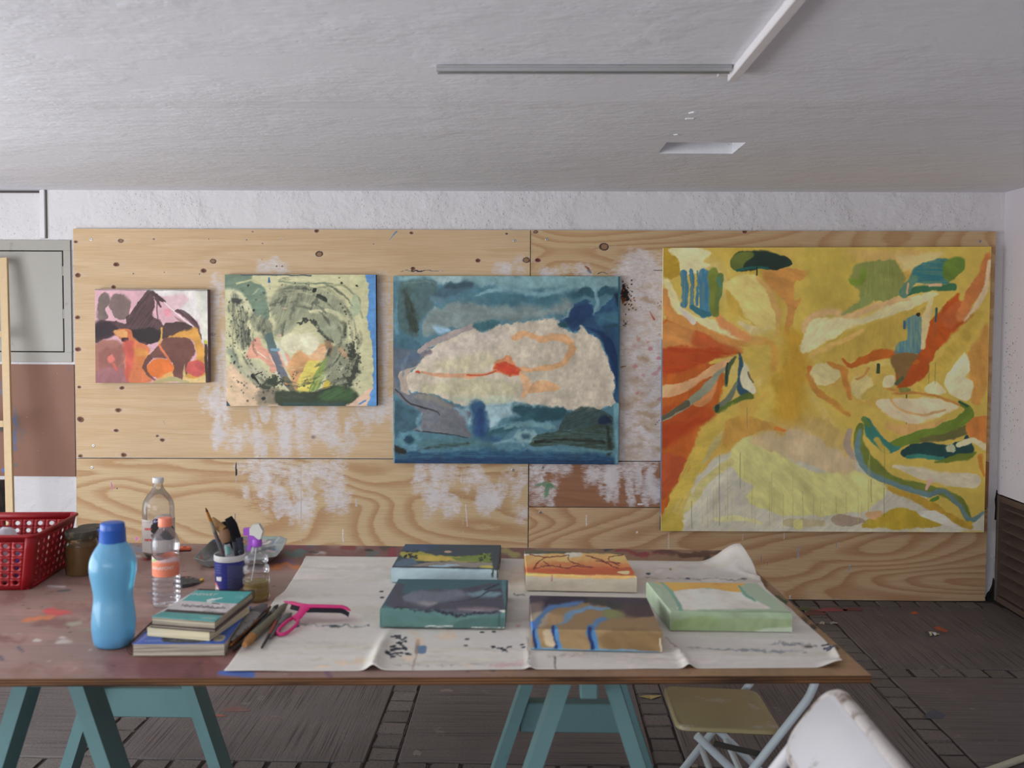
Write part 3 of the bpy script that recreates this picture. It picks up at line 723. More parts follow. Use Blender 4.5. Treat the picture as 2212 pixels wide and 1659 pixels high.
# ================================================================== PAINTINGS ON THE WALL
M_PAINT = paint_mat('oil_paint_on_canvas', .55, 700, .10)
M_WATER = paint_mat('thinned_paint_on_canvas', .65, 900, .14)
M_BACKCLOTH = plain('raw_canvas_back', (196, 184, 162), .9)
M_BAR = plain('stretcher_pine', (206, 178, 138), .6, var=.1, vscale=40)
def wall_canvas(name, quad, th, res, crop, base, paint, label, side_cols, gain=1.30, seed=1, desat=.14, group='paintings on the plywood wall'):
    """stretched canvas: dense front face with pigment, four wrapped sides, stretcher bars behind"""
    YF = YP - th
    P4 = [U(x, y, 1, YF) for x, y in quad]
    w = (P4[1] - P4[0]).length; h = (P4[0] - P4[3]).length
    nu, nv = int(w / res) + 2, int(h / res) + 2
    u = np.linspace(0, 1, nu)[None, :, None]; v = np.linspace(0, 1, nv)[:, None, None]
    A = [np.array(q)[None, None, :] for q in P4]
    G = ((A[3] * (1 - u) + A[2] * u) * (1 - v) + (A[0] * (1 - u) + A[1] * u) * v).reshape(-1, 3)
    px, py = P(G); p = Painter(px, py, crop, base, 1.0, gain, seed); p.desat = desat; paint(p)
    cols = p.cols(); F = [grid_faces(nu, nv)]; V = [G]; C = [cols]; n0 = len(G)
    # sides, a few segments each so that the wrapped colour can change along them
    idx = [np.arange(nu), np.arange(nv) * nu + nu - 1, (nv - 1) * nu + np.arange(nu)[::-1], (np.arange(nv) * nu)[::-1]]   # bottom right top left
    for k, ii in enumerate(idx):
        f = G[ii]; b = f.copy(); b[:, 1] = YP - .002; n = len(ii)
        V += [f, b]; sc = side_cols[k]
        if callable(sc): c = np.array([np.append(lin(sc(t), gain), 1) for t in np.linspace(0, 1, n)])
        else: c = np.tile(np.append(lin(sc, gain), 1), (n, 1))
        C += [c, c]
        i = np.arange(n - 1); F.append(n0 + np.stack([i, i + n, i + n + 1, i + 1], -1)); n0 += 2 * n
    cx = (P4[0] + P4[2]) / 2
    t = thing(name, (cx.x, YP, min(P4[2].z, P4[3].z)), label, 'painting', group)
    big_mesh('canvas', np.concatenate(V), np.concatenate(F), M_PAINT if seed < 3 else M_WATER, np.concatenate(C), t)
    e = .006
    for (q0, q1, dx, dz) in ((P4[0], P4[1], 0, -1), (P4[3], P4[2], 0, 1), (P4[0], P4[3], 1, 0), (P4[1], P4[2], -1, 0)):
        mb = MB(); o = Vector((dx * .022 + (q0.x - cx.x) * -.01, 0, dz * .022))
        a = Vector((q0.x, YP - .012, q0.z)) + o; b = Vector((q1.x, YP - .012, q1.z)) + o
        d = (b - a).normalized(); a += d * (e if dx == 0 else .045); b -= d * (e if dx == 0 else .045)
        mb.bar(a, b, .030, .018, (0, 1, 0)); mb.build('stretcher_bar', M_BAR, t)
    return t

# ---------------------------------------------------------------- large yellow painting
def paint_yellow(p):
    for k in range(34):                                   # thin radiating washes over the ground
        r = random.Random(k + 11); a = r.uniform(0, 2 * pi); d0, d1 = r.uniform(60, 260), r.uniform(420, 1050); cx, cy = 760, 640
        p.stroke([(cx + d0 * cos(a), cy + d0 * sin(a)), (cx + (d0 + d1) / 2 * cos(a + r.uniform(-.15, .15)), cy + (d0 + d1) / 2 * sin(a)), (cx + d1 * cos(a), cy + d1 * sin(a))], [20, r.uniform(50, 130), r.uniform(30, 90)], r.choice([(201, 143, 65), (222, 200, 124), (192, 150, 50), (214, 172, 92), (224, 208, 150), (190, 158, 58)]), 34, 14, 120, r.uniform(.25, .6), streak=(a, .4))
    p.poly([(64, 1604), (130, 1500), (330, 1250), (560, 1090), (800, 1050), (1100, 1170), (1200, 1290), (1300, 1350), (1500, 1430), (1720, 1580), (1830, 1500), (1830, 1612)], (204, 196, 172), 14, 14)
    p.poly([(440, 1190), (520, 1100), (640, 1120), (760, 1205), (900, 1275), (1130, 1265), (1290, 1350), (1260, 1440), (1100, 1505), (800, 1525), (600, 1480), (540, 1400), (580, 1350), (480, 1290)], (214, 206, 132), 7, 10)
    p.poly([(560, 1090), (700, 1000), (900, 1000), (1060, 1090), (1130, 1260), (1020, 1290), (860, 1240), (720, 1185), (600, 1140)], (208, 180, 132), 14, 10, alpha=.85)
    p.poly([(500, 1060), (640, 990), (760, 960), (900, 960), (1060, 1080), (1080, 1180), (960, 1120), (800, 1020), (620, 1080)], (202, 170, 92), 20, 18, alpha=.8)
    # left orange fan
    p.poly([(70, 470), (250, 490), (420, 560), (520, 630), (430, 640), (330, 700), (420, 720), (400, 850), (370, 960), (330, 1000), (260, 1100), (200, 1280), (120, 1400), (66, 1560)], (189, 95, 33), 12, 12)
    p.poly([(70, 480), (200, 480), (300, 505), (420, 570), (520, 625), (300, 600), (70, 620)], (205, 136, 70), 14, 10)
    p.poly([(280, 500), (380, 570), (470, 610), (300, 610), (230, 580)], (189, 91, 43), 12, 8)
    p.poly([(70, 615), (300, 605), (480, 632), (330, 680), (150, 740), (70, 760)], (180, 67, 26), 16, 10, streak=(.15, .4))
    p.poly([(70, 940), (250, 900), (370, 960), (280, 1010), (150, 1060), (70, 1090)], (180, 75, 27), 20, 10, alpha=.8)
    p.poly([(70, 1040), (250, 1000), (330, 1000), (200, 1080), (70, 1160)], (171, 60, 22), 22, 10, alpha=.8)
    p.poly([(70, 1200), (190, 1200), (215, 1280), (120, 1390), (66, 1420)], (184, 83, 43), 16, 10)
    p.poly([(70, 818), (220, 780), (350, 705), (455, 655), (420, 725), (300, 780), (180, 855), (70, 872)], (222, 168, 116), 7, 6)
    p.poly([(230, 880), (300, 830), (380, 790), (330, 900), (260, 925)], (209, 138, 80), 10, 6)
    p.stroke([(415, 715), (320, 820), (205, 915), (75, 992)], [14, 44, 40, 26], (146, 146, 120), 5, 5); p.stroke([(215, 910), (75, 992)], [34, 24], (94, 88, 66), 5, 5)
    # little dark strokes
    p.stroke([(472, 655), (432, 720), (426, 812)], [12, 30, 20], (86, 98, 62), 4, 4); p.stroke([(432, 690), (424, 800)], 10, (46, 62, 52), 3, 3)
    p.poly([(500, 690), (530, 700), (555, 760), (585, 850), (540, 855), (505, 800)], (224, 214, 176), 5, 5)
    p.stroke([(492, 640), (503, 690), (492, 760), (500, 830), (540, 865)], [10, 24, 14, 34, 40], (58, 88, 100), 4, 4)
    p.stroke([(480, 800), (440, 880), (368, 935)], [22, 34, 26], (112, 118, 96), 4, 4); p.poly([(366, 940), (440, 900), (540, 852), (572, 880), (500, 906), (380, 962)], (92, 108, 44), 5, 6); p.poly([(362, 925), (385, 915), (382, 950), (364, 958)], (52, 62, 46), 4, 3)
    p.stroke([(545, 740), (552, 770), (570, 795)], 9, (120, 110, 70), 3, 3)
    # upper left
    p.poly([(82, 66), (120, 70), (175, 140), (180, 205), (88, 240)], (182, 146, 46), 8, 5)
    p.poly([(112, 62), (290, 68), (350, 90), (300, 130), (340, 170), (270, 190), (180, 195), (176, 140)], (228, 216, 160), 6, 8)
    p.stroke([(95, 250), (150, 380), (220, 450), (330, 480), (480, 545), (570, 560)], [30, 60, 60, 60, 50, 30], (226, 212, 152), 8, 8)
    p.stroke([(85, 300), (125, 430), (260, 490), (470, 575), (650, 575)], [40, 56, 40, 40, 26], (207, 141, 72), 8, 8); p.stroke([(180, 400), (240, 460)], [16, 40], (222, 208, 186), 8, 5)
    p.poly([(410, 250), (470, 220), (560, 195), (650, 270), (690, 360), (700, 520), (640, 510), (520, 400), (430, 310)], (222, 200, 120), 10, 10)
    p.poly([(430, 300), (470, 330), (560, 470), (640, 520), (520, 440), (440, 410)], (206, 168, 70), 10, 8); p.stroke([(600, 230), (660, 300), (700, 420), (705, 540)], [20, 36, 30, 14], (218, 170, 96), 10, 8)
    p.stroke([(360, 420), (430, 490), (560, 560), (640, 560)], [24, 50, 44, 20], (215, 143, 84), 10, 8); p.stroke([(500, 470), (580, 520), (660, 500)], [20, 46, 20], (216, 196, 140), 12, 8)
    for x, y0, y1, w in ((196, 200, 372, 36), (236, 192, 390, 22), (270, 190, 284, 13), (300, 196, 420, 48), (322, 200, 420, 30)):
        p.stroke([(x, y0), (x + 3, (y0 + y1) / 2), (x, y1)], w, (66, 124, 152), 4, 4, 40, streak=(pi / 2, .25))
    p.stroke([(238, 385), (290, 415), (335, 425)], [26, 40, 20], (60, 118, 130), 4, 4); p.stroke([(268, 280), (262, 370)], 16, (70, 128, 150), 5, 4)
    p.stroke([(350, 200), (362, 300), (358, 415)], [56, 50, 44], (124, 134, 54), 6, 6); p.stroke([(390, 215), (385, 300), (368, 395)], [30, 34, 20], (104, 124, 66), 6, 5); p.stroke([(380, 230), (390, 270)], 18, (80, 132, 110), 5, 4)
    # centre
    p.poly([(620, 190), (720, 175), (872, 186), (838, 235), (800, 250), (790, 350), (836, 335), (800, 410), (770, 540), (748, 520), (755, 430), (720, 330), (650, 250)], (207, 145, 72), 7, 9)
    p.poly([(880, 75), (1120, 70), (1180, 200), (1130, 330), (1060, 420), (880, 420), (840, 330), (860, 200)], (190, 166, 70), 40, 20, alpha=.55)
    p.stroke([(780, 560), (770, 760), (760, 950)], [120, 190, 150], (192, 145, 43), 70, 20, alpha=.8); p.dot(640, 620, 110, (206, 176, 80), 60, 20, alpha=.6)
    p.stroke([(640, 570), (690, 620), (690, 720)], [30, 40, 20], (205, 145, 65), 18, 10, alpha=.7)
    p.poly([(445, 140), (480, 92), (560, 78), (700, 95), (788, 152), (700, 182), (610, 172), (500, 192), (452, 172)], (40, 56, 46), 4, 6); p.poly([(445, 140), (480, 92), (556, 80), (572, 108), (525, 145), (512, 186), (465, 184)], (102, 112, 50), 5, 4); p.stroke([(480, 188), (560, 172), (650, 176)], 16, (36, 92, 84), 4, 4); p.stroke([(591, 170), (591, 212)], 7, (34, 52, 46), 2, 0)
    # right rays
    p.poly([(1080, 75), (1450, 75), (1500, 110), (1300, 160), (1120, 110)], (212, 172, 104), 30, 14, alpha=.8); p.poly([(1350, 110), (1560, 90), (1600, 110), (1480, 160), (1400, 200), (1380, 150)], (222, 196, 128), 16, 10)
    p.poly([(830, 610), (870, 470), (960, 435), (1150, 445), (1350, 350), (1580, 305), (1400, 410), (1150, 480), (1000, 560), (880, 625)], (222, 208, 152), 12, 9)
    p.stroke([(845, 520), (880, 440), (1000, 412), (1100, 432), (1300, 362), (1420, 345)], [20, 36, 36, 36, 30, 14], (218, 178, 120), 10, 7)
    p.poly([(900, 620), (1150, 500), (1400, 410), (1520, 380), (1480, 470), (1340, 600), (1100, 680), (960, 680)], (200, 168, 74), 16, 10); p.stroke([(880, 650), (1000, 590), (1150, 520)], 26, (218, 176, 98), 14, 8)
    p.poly([(1140, 150), (1340, 140), (1392, 220), (1390, 300), (1300, 350), (1170, 350), (1150, 300), (1095, 240)], (134, 142, 76), 8, 12, streak=(pi / 2, .2)); p.stroke([(1170, 180), (1160, 240), (1110, 250)], 30, (128, 150, 52), 7, 8); p.stroke([(1200, 345), (1130, 380), (1055, 425)], [50, 36, 12], (142, 152, 84), 8, 6)
    p.poly([(1436, 195), (1500, 148), (1625, 128), (1645, 250), (1560, 268), (1450, 250)], (52, 116, 122), 5, 7, streak=(0, .25)); p.poly([(1605, 140), (1680, 114), (1722, 128), (1712, 190), (1640, 242), (1602, 220)], (106, 132, 52), 5, 6); p.stroke([(1400, 310), (1480, 292), (1660, 272)], [30, 34, 40], (62, 110, 74), 5, 6); p.stroke([(1440, 230), (1390, 310)], [46, 56], (100, 140, 112), 6, 6); p.stroke([(1530, 268), (1590, 262)], 16, (220, 176, 130), 3, 3); p.stroke([(1415, 260), (1408, 310)], 12, (216, 170, 124), 3, 3)
    p.poly([(1375, 830), (1350, 740), (1460, 640), (1505, 480), (1600, 400), (1680, 308), (1690, 360), (1762, 420), (1660, 520), (1560, 650), (1480, 780)], (187, 85, 29), 9, 9); p.poly([(1590, 430), (1690, 350), (1740, 420), (1640, 500)], (195, 100, 50), 14, 8)
    p.stroke([(1845, 110), (1810, 240), (1750, 330), (1690, 440)], [40, 74, 70, 40], (209, 128, 67), 8, 7); p.stroke([(1858, 140), (1830, 300), (1770, 400), (1720, 460)], [20, 30, 26, 10], (224, 196, 152), 6, 6)
    p.stroke([(1545, 330), (1510, 440), (1490, 600)], [20, 50, 36], (224, 196, 136), 9, 7); p.stroke([(1800, 420), (1700, 560), (1600, 680), (1480, 830)], [40, 70, 60, 30], (198, 166, 70), 14, 10)
    p.poly([(1735, 640), (1800, 540), (1850, 470), (1850, 720), (1810, 900), (1750, 880), (1750, 760)], (207, 150, 72), 10, 8); p.poly([(1605, 780), (1700, 650), (1722, 640), (1752, 720), (1722, 765), (1762, 790), (1740, 890), (1640, 862)], (232, 220, 170), 6, 7); p.poly([(1500, 840), (1560, 790), (1620, 850), (1560, 870)], (228, 212, 158), 6, 6)
    p.stroke([(1060, 672), (1110, 700), (1220, 655), (1340, 640), (1460, 680)], [12, 34, 54, 50, 30], (191, 101, 34), 7, 7)
    p.poly([(1408, 460), (1482, 440), (1478, 600), (1462, 642), (1338, 642), (1352, 580), (1405, 560)], (84, 134, 146), 5, 6, streak=(pi / 2, .35)); p.poly([(1322, 652), (1468, 640), (1425, 720), (1366, 810), (1345, 740)], (140, 106, 60), 7, 6); p.stroke([(1350, 800), (1380, 770)], 20, (82, 96, 60), 4, 4)
    p.stroke([(1393, 465), (1392, 500)], 14, (62, 104, 130), 3, 2); p.dot(1467, 426, 12, (54, 40, 26), 3, 3, 10); p.stroke([(1565, 395), (1562, 470)], [14, 8], (52, 86, 84), 3, 2); p.stroke([(1560, 470), (1556, 550)], 7, (150, 96, 44), 3, 1)
    p.poly([(885, 720), (980, 688), (1062, 722), (1020, 790), (940, 812), (900, 780)], (224, 206, 142), 8, 8); p.poly([(1110, 770), (1200, 760), (1230, 830), (1180, 900), (1110, 860)], (222, 200, 130), 10, 8); p.poly([(1290, 760), (1345, 765), (1335, 815), (1280, 815)], (230, 214, 160), 5, 5)
    p.stroke([(985, 690), (1060, 730), (1070, 800), (1105, 880)], [20, 40, 34, 20], (201, 134, 57), 9, 7); p.stroke([(875, 750), (915, 840), (1000, 900), (1100, 980)], [24, 34, 30, 20], (199, 138, 60), 9, 7); p.dot(876, 720, 16, (199, 117, 48), 5, 4, 20); p.stroke([(1190, 860), (1260, 830), (1360, 840)], 14, (207, 147, 70), 4, 4)
    p.stroke([(1252, 700), (1250, 740)], 20, (58, 76, 48), 3, 3); p.stroke([(1200, 720), (1170, 760), (1140, 780)], 16, (203, 147, 75), 5, 5); p.poly([(1366, 825), (1425, 828), (1420, 848), (1370, 850)], (140, 140, 70), 4, 3)
    p.stroke([(1404, 850), (1402, 1072)], 5, (70, 74, 44), 1.6, 0)
    # lips
    p.poly([(1240, 910), (1330, 882), (1500, 880), (1692, 922), (1600, 975), (1480, 1012), (1340, 1000)], (226, 204, 160), 10, 8); p.poly([(1300, 1010), (1480, 1030), (1620, 985), (1560, 1060), (1400, 1090), (1300, 1050)], (212, 166, 96), 12, 8)
    p.stroke([(1300, 862), (1450, 850), (1600, 880), (1730, 932)], 14, (199, 138, 67), 4, 4); p.stroke([(1310, 872), (1350, 930), (1480, 972), (1610, 945)], 14, (212, 170, 110), 5, 4); p.stroke([(1180, 880), (1230, 840), (1320, 870)], [40, 60, 30], (206, 176, 82), 10, 6)
    p.stroke([(1688, 902), (1738, 940), (1732, 985), (1600, 1052), (1420, 1106), (1310, 1150)], [10, 40, 60, 64, 60, 36], (112, 134, 48), 5, 6); p.stroke([(1690, 902), (1735, 925)], 14, (52, 92, 56), 3, 3)
    p.poly([(1168, 990), (1200, 996), (1262, 1070), (1320, 1130), (1372, 1150), (1300, 1182), (1205, 1110), (1172, 1070)], (60, 124, 108), 5, 6); p.stroke([(1172, 992), (1200, 1030)], 26, (100, 126, 60), 5, 4)
    p.stroke([(1480, 1110), (1620, 1090), (1730, 1050)], [20, 40, 60], (110, 106, 58), 7, 6); p.poly([(1368, 1175), (1450, 1122), (1600, 1132), (1700, 1110), (1735, 1080), (1772, 1170), (1690, 1202), (1580, 1212), (1450, 1196), (1400, 1202)], (40, 74, 70), 4, 7); p.dot(1642, 1152, 32, (186, 190, 150), 6, 6, 24); p.stroke([(1410, 1196), (1500, 1200), (1600, 1210)], 22, (64, 130, 112), 4, 5); p.stroke([(1560, 1222), (1700, 1205), (1772, 1180)], [10, 40, 20], (110, 124, 46), 5, 6)
    p.stroke([(1090, 1055), (1082, 1140), (1115, 1205)], [30, 44, 24], (176, 154, 130), 7, 5)
    p.stroke([(1150, 1035), (1150, 1140), (1210, 1235), (1320, 1325), (1480, 1368), (1590, 1390), (1690, 1440), (1745, 1540)], [40, 56, 70, 60, 46, 40, 50, 40], (116, 126, 54), 6, 6)
    p.stroke([(1150, 1060), (1140, 1180), (1200, 1280), (1330, 1345), (1500, 1402), (1610, 1388), (1690, 1460), (1745, 1538), (1820, 1500)], [18, 34, 36, 28, 34, 26, 24, 30, 20], (108, 134, 132), 5, 5)
    p.stroke([(1340, 1250), (1480, 1290), (1640, 1320), (1760, 1330)], [20, 60, 70, 90], (216, 202, 166), 8, 6); p.stroke([(1530, 1330), (1512, 1376)], [26, 14], (222, 170, 150), 4, 3); p.stroke([(1540, 1440), (1570, 1425)], 22, (92, 128, 48), 4, 5); p.stroke([(1240, 1110), (1300, 1170)], 30, (200, 172, 76), 6, 5)
    p.stroke([(1310, 1370), (1500, 1450), (1640, 1530), (1750, 1580)], [20, 44, 40, 30], (190, 150, 55), 7, 6); p.poly([(1290, 1495), (1400, 1475), (1550, 1540), (1562, 1582), (1170, 1582)], (192, 162, 54), 5, 8); p.poly([(1460, 1500), (1560, 1490), (1700, 1590), (1580, 1560)], (218, 210, 190), 5, 5); p.dot(1748, 1560, 14, (192, 152, 44), 4, 4)
    p.poly([(1000, 1530), (1050, 1508), (1120, 1520), (1182, 1556), (1090, 1570), (1020, 1562)], (168, 146, 124), 5, 8); p.stroke([(760, 1555), (950, 1562)], 40, (190, 172, 126), 6, 8, alpha=.8); p.poly([(790, 1545), (840, 1545), (840, 1590), (800, 1590)], (216, 204, 130), 4, 3); p.poly([(1188, 1498), (1268, 1490), (1272, 1520), (1230, 1540), (1255, 1548), (1196, 1530)], (222, 174, 120), 4, 4); p.stroke([(360, 1540), (480, 1530), (620, 1560)], [16, 40, 10], (216, 208, 150), 5, 6)
    p.poly([(1730, 1015), (1840, 975), (1838, 1115), (1748, 1095)], (207, 128, 58), 6, 6); p.stroke([(1800, 1200), (1825, 1300)], [30, 14], (203, 134, 55), 6, 4); p.stroke([(1690, 1140), (1760, 1110), (1830, 1150)], 30, (222, 206, 160), 6, 6)
    # lower left arm
    p.stroke([(470, 940), (350, 1060), (265, 1200), (185, 1400), (110, 1570)], [60, 90, 80, 90, 110], (204, 174, 76), 10, 10, streak=(2.0, .3)); p.stroke([(450, 1225), (350, 1295), (250, 1420), (200, 1500)], [40, 44, 40, 16], (206, 192, 124), 6, 6); p.stroke([(480, 1000), (360, 1130), (300, 1230)], [20, 40, 20], (198, 178, 110), 8, 6); p.poly([(430, 1010), (560, 980), (700, 1040), (740, 1075), (640, 1060), (480, 1120), (420, 1160)], (199, 150, 68), 10, 10); p.stroke([(690, 1040), (738, 1058)], 20, (201, 119, 50), 4, 5)
    p.poly([(66, 1560), (130, 1500), (190, 1560), (180, 1606), (64, 1606)], (196, 170, 72), 6, 5)
    p.stroke([(76, 60), (66, 1604)], 10, (216, 204, 170), 2, 0); p.stroke([(75, 620), (68, 1500)], 8, (112, 126, 138), 2, 0)
    for k in range(26):
        r = random.Random(k); x = r.uniform(180, 1240); y0 = r.uniform(1180, 1460); p.stroke([(x, y0), (x + 1, r.uniform(1500, 1596))], 3.4, r.choice([(196, 180, 110), (186, 168, 92), (176, 160, 120)]), 1.6, 0, 9, .6)
    for x, y0, y1 in ((237, 1440, 1588), (1212, 1320, 1445), (1284, 1150, 1350), (1282, 1370, 1525), (500, 1180, 1372), (387, 1190, 1570), (1524, 660, 800), (538, 930, 1040), (1560, 690, 800)): p.stroke([(x, y0), (x, y1)], 3.6, (110, 108, 70), 1.6, 0, 9, .6)
    p.tone(.07, 160, 3).tone(.05, 40, 7)
wall_canvas('painting', ((1433, 535.5), (2141.5, 533), (2125.5, 1150), (1427, 1147)), .038, .0036, (1400, 510, .39773), (210, 180, 82), paint_yellow,
            'very large yellow and orange abstract painting at the right', [(190, 176, 130), (214, 200, 110), (190, 170, 80), lambda t: (212, 202, 176) if t < .32 else ((104, 124, 150) if t < .95 else (60, 66, 70))], gain=1.26, seed=1, desat=.02)

# ---------------------------------------------------------------- blue painting
def paint_blue(p):
    p.poly([(90, 80), (1930, 80), (1920, 190), (1300, 215), (900, 190), (560, 130), (90, 130)], (116, 150, 152), 50, 20); p.poly([(420, 90), (720, 90), (640, 150), (460, 150)], (146, 170, 168), 40, 10)
    p.poly([(760, 210), (1100, 220), (1500, 210), (1560, 300), (1100, 340), (900, 300)], (62, 104, 116), 40, 20, alpha=.8)
    p.poly([(330, 440), (480, 350), (620, 300), (900, 330), (1300, 340), (1500, 290), (1460, 400), (1100, 450), (800, 480), (560, 520), (370, 560)], (118, 132, 128), 40, 24)
    p.poly([(150, 190), (190, 130), (400, 128), (455, 180), (440, 320), (330, 430), (300, 570), (190, 540), (140, 400)], (72, 94, 92), 22, 12, streak=(1.4, .2)); p.stroke([(190, 150), (390, 136), (450, 180)], 12, (96, 118, 112), 8, 6); p.stroke([(200, 200), (240, 340), (280, 520)], [30, 70, 50], (48, 56, 46), 30, 14, streak=(1.4, .4))
    p.stroke([(470, 260), (560, 200), (720, 170)], [60, 110, 60], (66, 92, 104), 24, 14); p.stroke([(540, 180), (730, 165)], 40, (54, 76, 84), 16, 8); p.stroke([(430, 280), (480, 300)], 60, (82, 110, 120), 24, 10)
    p.poly([(430, 500), (540, 510), (560, 540), (460, 555)], (140, 172, 190), 18, 6)
    p.poly([(107, 560), (240, 560), (330, 650), (300, 700), (150, 740), (107, 760)], (64, 98, 112), 20, 10); p.poly([(107, 700), (230, 680), (335, 690), (330, 790), (200, 860), (150, 980), (107, 1010)], (84, 94, 104), 16, 10); p.stroke([(160, 780), (250, 740), (320, 720)], [40, 60, 40], (76, 92, 110), 14, 6)
    EYE = [(205, 905), (290, 830), (330, 770), (390, 690), (540, 600), (690, 530), (760, 500), (830, 545), (900, 490), (1010, 480), (1100, 470), (1200, 455), (1300, 440), (1400, 440), (1450, 490), (1560, 555), (1600, 485), (1660, 545), (1740, 590), (1790, 700), (1850, 840), (1872, 960), (1860, 1050), (1896, 1096), (1700, 1168), (1500, 1160), (1250, 1128), (1080, 1098), (1000, 1112), (700, 1132), (540, 1080), (400, 1030), (300, 1020), (235, 1015)]
    p.poly(EYE, (130, 166, 172), 26, 14, 40, alpha=.6); p.poly(EYE, (185, 171, 149), 7, 9, 34)
    p.poly([(420, 700), (700, 560), (1000, 530), (1020, 620), (780, 680), (520, 760), (400, 740)], (189, 174, 161), 40, 20, alpha=.7)
    p.stroke([(470, 800), (700, 800), (900, 760)], [60, 140, 60], (183, 173, 137), 40, 14, alpha=.75); p.stroke([(360, 1000), (700, 980), (1050, 1000)], [60, 150, 120], (176, 169, 132), 40, 16, alpha=.75); p.stroke([(560, 1080), (800, 1090), (1040, 1080)], [20, 60, 40], (168, 178, 150), 24, 10, alpha=.8)
    p.poly([(160, 862), (270, 822), (335, 790), (250, 850), (205, 910), (230, 1000), (250, 1045), (180, 1030), (165, 950)], (168, 150, 134), 7, 6); p.stroke([(320, 690), (420, 630), (560, 570), (745, 497)], [50, 44, 46, 36], (152, 138, 132), 6, 6); p.stroke([(340, 720), (400, 700)], 40, (120, 112, 116), 14, 5)
    p.poly([(740, 500), (830, 545), (960, 470), (900, 450), (800, 470)], (58, 98, 104), 14, 8, 30)
    # navy right
    p.poly([(1420, 490), (1490, 390), (1580, 305), (1680, 300), (1722, 390), (1800, 315), (1905, 320), (1905, 1094), (1866, 1050), (1876, 960), (1850, 840), (1800, 690), (1750, 590), (1670, 555), (1604, 470), (1580, 545), (1500, 512)], (42, 74, 104), 11, 10, 34); p.poly([(1500, 400), (1580, 330), (1680, 330), (1690, 420), (1560, 500), (1480, 470)], (32, 56, 90), 26, 10); p.poly([(1640, 500), (1740, 560), (1800, 690), (1860, 860), (1890, 1000), (1890, 700), (1780, 540)], (24, 46, 82), 14, 8); p.stroke([(1760, 440), (1880, 430)], [70, 100], (58, 100, 116), 40, 10); p.stroke([(1780, 500), (1890, 490)], 26, (36, 70, 84), 14, 6)
    p.stroke([(1550, 250), (1640, 215), (1700, 260)], [40, 70, 40], (46, 84, 96), 20, 10); p.stroke([(1740, 250), (1810, 215), (1900, 240)], [40, 70, 60], (44, 82, 96), 20, 10); p.stroke([(1890, 250), (1905, 330)], 40, (24, 40, 56), 16, 6)
    p.poly([(1420, 480), (1480, 460), (1500, 505), (1440, 500)], (36, 74, 80), 8, 6, 20); p.stroke([(1908, 100), (1905, 1590)], 16, (40, 78, 92), 6, 0)
    # orange
    p.stroke([(1055, 582), (1100, 580), (1150, 555), (1220, 580), (1300, 595), (1450, 590), (1530, 650), (1512, 730), (1430, 800), (1250, 842), (1125, 832)], [36, 60, 50, 44, 62, 60, 56, 50, 44, 40, 26], (199, 148, 100), 5, 9, 40, alpha=.92)
    p.poly([(905, 850), (920, 780), (1000, 738), (1055, 745), (1090, 815), (1142, 870), (1100, 888), (1030, 892), (960, 868)], (197, 128, 86), 6, 8, 34); p.poly([(910, 845), (930, 800), (1000, 785), (1070, 810), (1132, 868), (1040, 888), (965, 862)], (187, 69, 38), 16, 8, 34); p.stroke([(930, 800), (1010, 845), (1090, 870)], [20, 34, 20], (188, 60, 38), 10, 6)
    p.dot(300, 862, 18, (191, 71, 43), 6, 5, 12); p.stroke([(330, 866), (480, 888), (600, 890), (720, 888), (830, 882), (925, 850)], [10, 34, 34, 40, 16, 26], (197, 145, 108), 7, 6); p.stroke([(700, 884), (830, 884), (925, 852)], [14, 9, 16], (189, 81, 48), 4, 3)
    p.stroke([(1140, 880), (1172, 950), (1150, 1055)], [50, 60, 34], (201, 155, 112), 7, 8); p.poly([(1180, 1030), (1240, 932), (1330, 928), (1424, 966), (1410, 1010), (1300, 1020)], (199, 152, 107), 5, 7)
    # lower half
    p.poly([(680, 1140), (1000, 1115), (1130, 1110), (1300, 1140), (1100, 1200), (940, 1260), (880, 1310), (720, 1270)], (142, 168, 172), 30, 14); p.poly([(100, 1090), (200, 1120), (320, 1190), (310, 1300), (100, 1400)], (56, 84, 96), 30, 14)
    p.poly([(107, 880), (165, 1010), (250, 1040), (330, 1020), (480, 1082), (600, 1130), (720, 1190), (690, 1280), (732, 1362), (700, 1384), (520, 1352), (280, 1330), (332, 1270), (320, 1180), (180, 1090), (107, 1000)], (104, 102, 106), 7, 7, streak=(.6, .15)); p.stroke([(130, 1000), (250, 1110), (440, 1170), (480, 1200)], [10, 14, 8], (58, 56, 62), 4, 4); p.stroke([(280, 1330), (500, 1350), (700, 1382)], 8, (44, 44, 54), 3, 3); p.stroke([(300, 1060), (420, 1070), (560, 1140)], [30, 60, 30], (124, 120, 112), 20, 8)
    p.stroke([(780, 1150), (800, 1250), (815, 1350), (900, 1400), (980, 1390)], [120, 120, 110, 60, 20], (48, 82, 112), 24, 12); p.stroke([(800, 1180), (805, 1330)], [60, 70], (34, 60, 100), 24, 8); p.stroke([(1090, 1160), (1250, 1200), (1450, 1190)], [60, 130, 90], (36, 70, 78), 30, 14); p.stroke([(870, 1345), (1000, 1310), (1200, 1210)], [40, 80, 60], (46, 82, 92), 26, 12)
    p.stroke([(1000, 1300), (1200, 1280), (1400, 1310)], [20, 40, 20], (96, 130, 134), 14, 8); p.dot(1165, 1372, 90, (122, 152, 154), 26, 10, 50); p.dot(1170, 1376, 40, (52, 84, 96), 24, 8, 22)
    p.dot(240, 1400, 92, (88, 132, 144), 26, 12, 66); p.dot(236, 1402, 46, (34, 64, 80), 24, 8, 34)
    p.stroke([(330, 1440), (600, 1420), (900, 1450)], [60, 90, 60], (70, 104, 108), 24, 10, streak=(0, .4)); p.stroke([(300, 1480), (700, 1430)], 20, (48, 54, 42), 12, 8, streak=(0, .6))
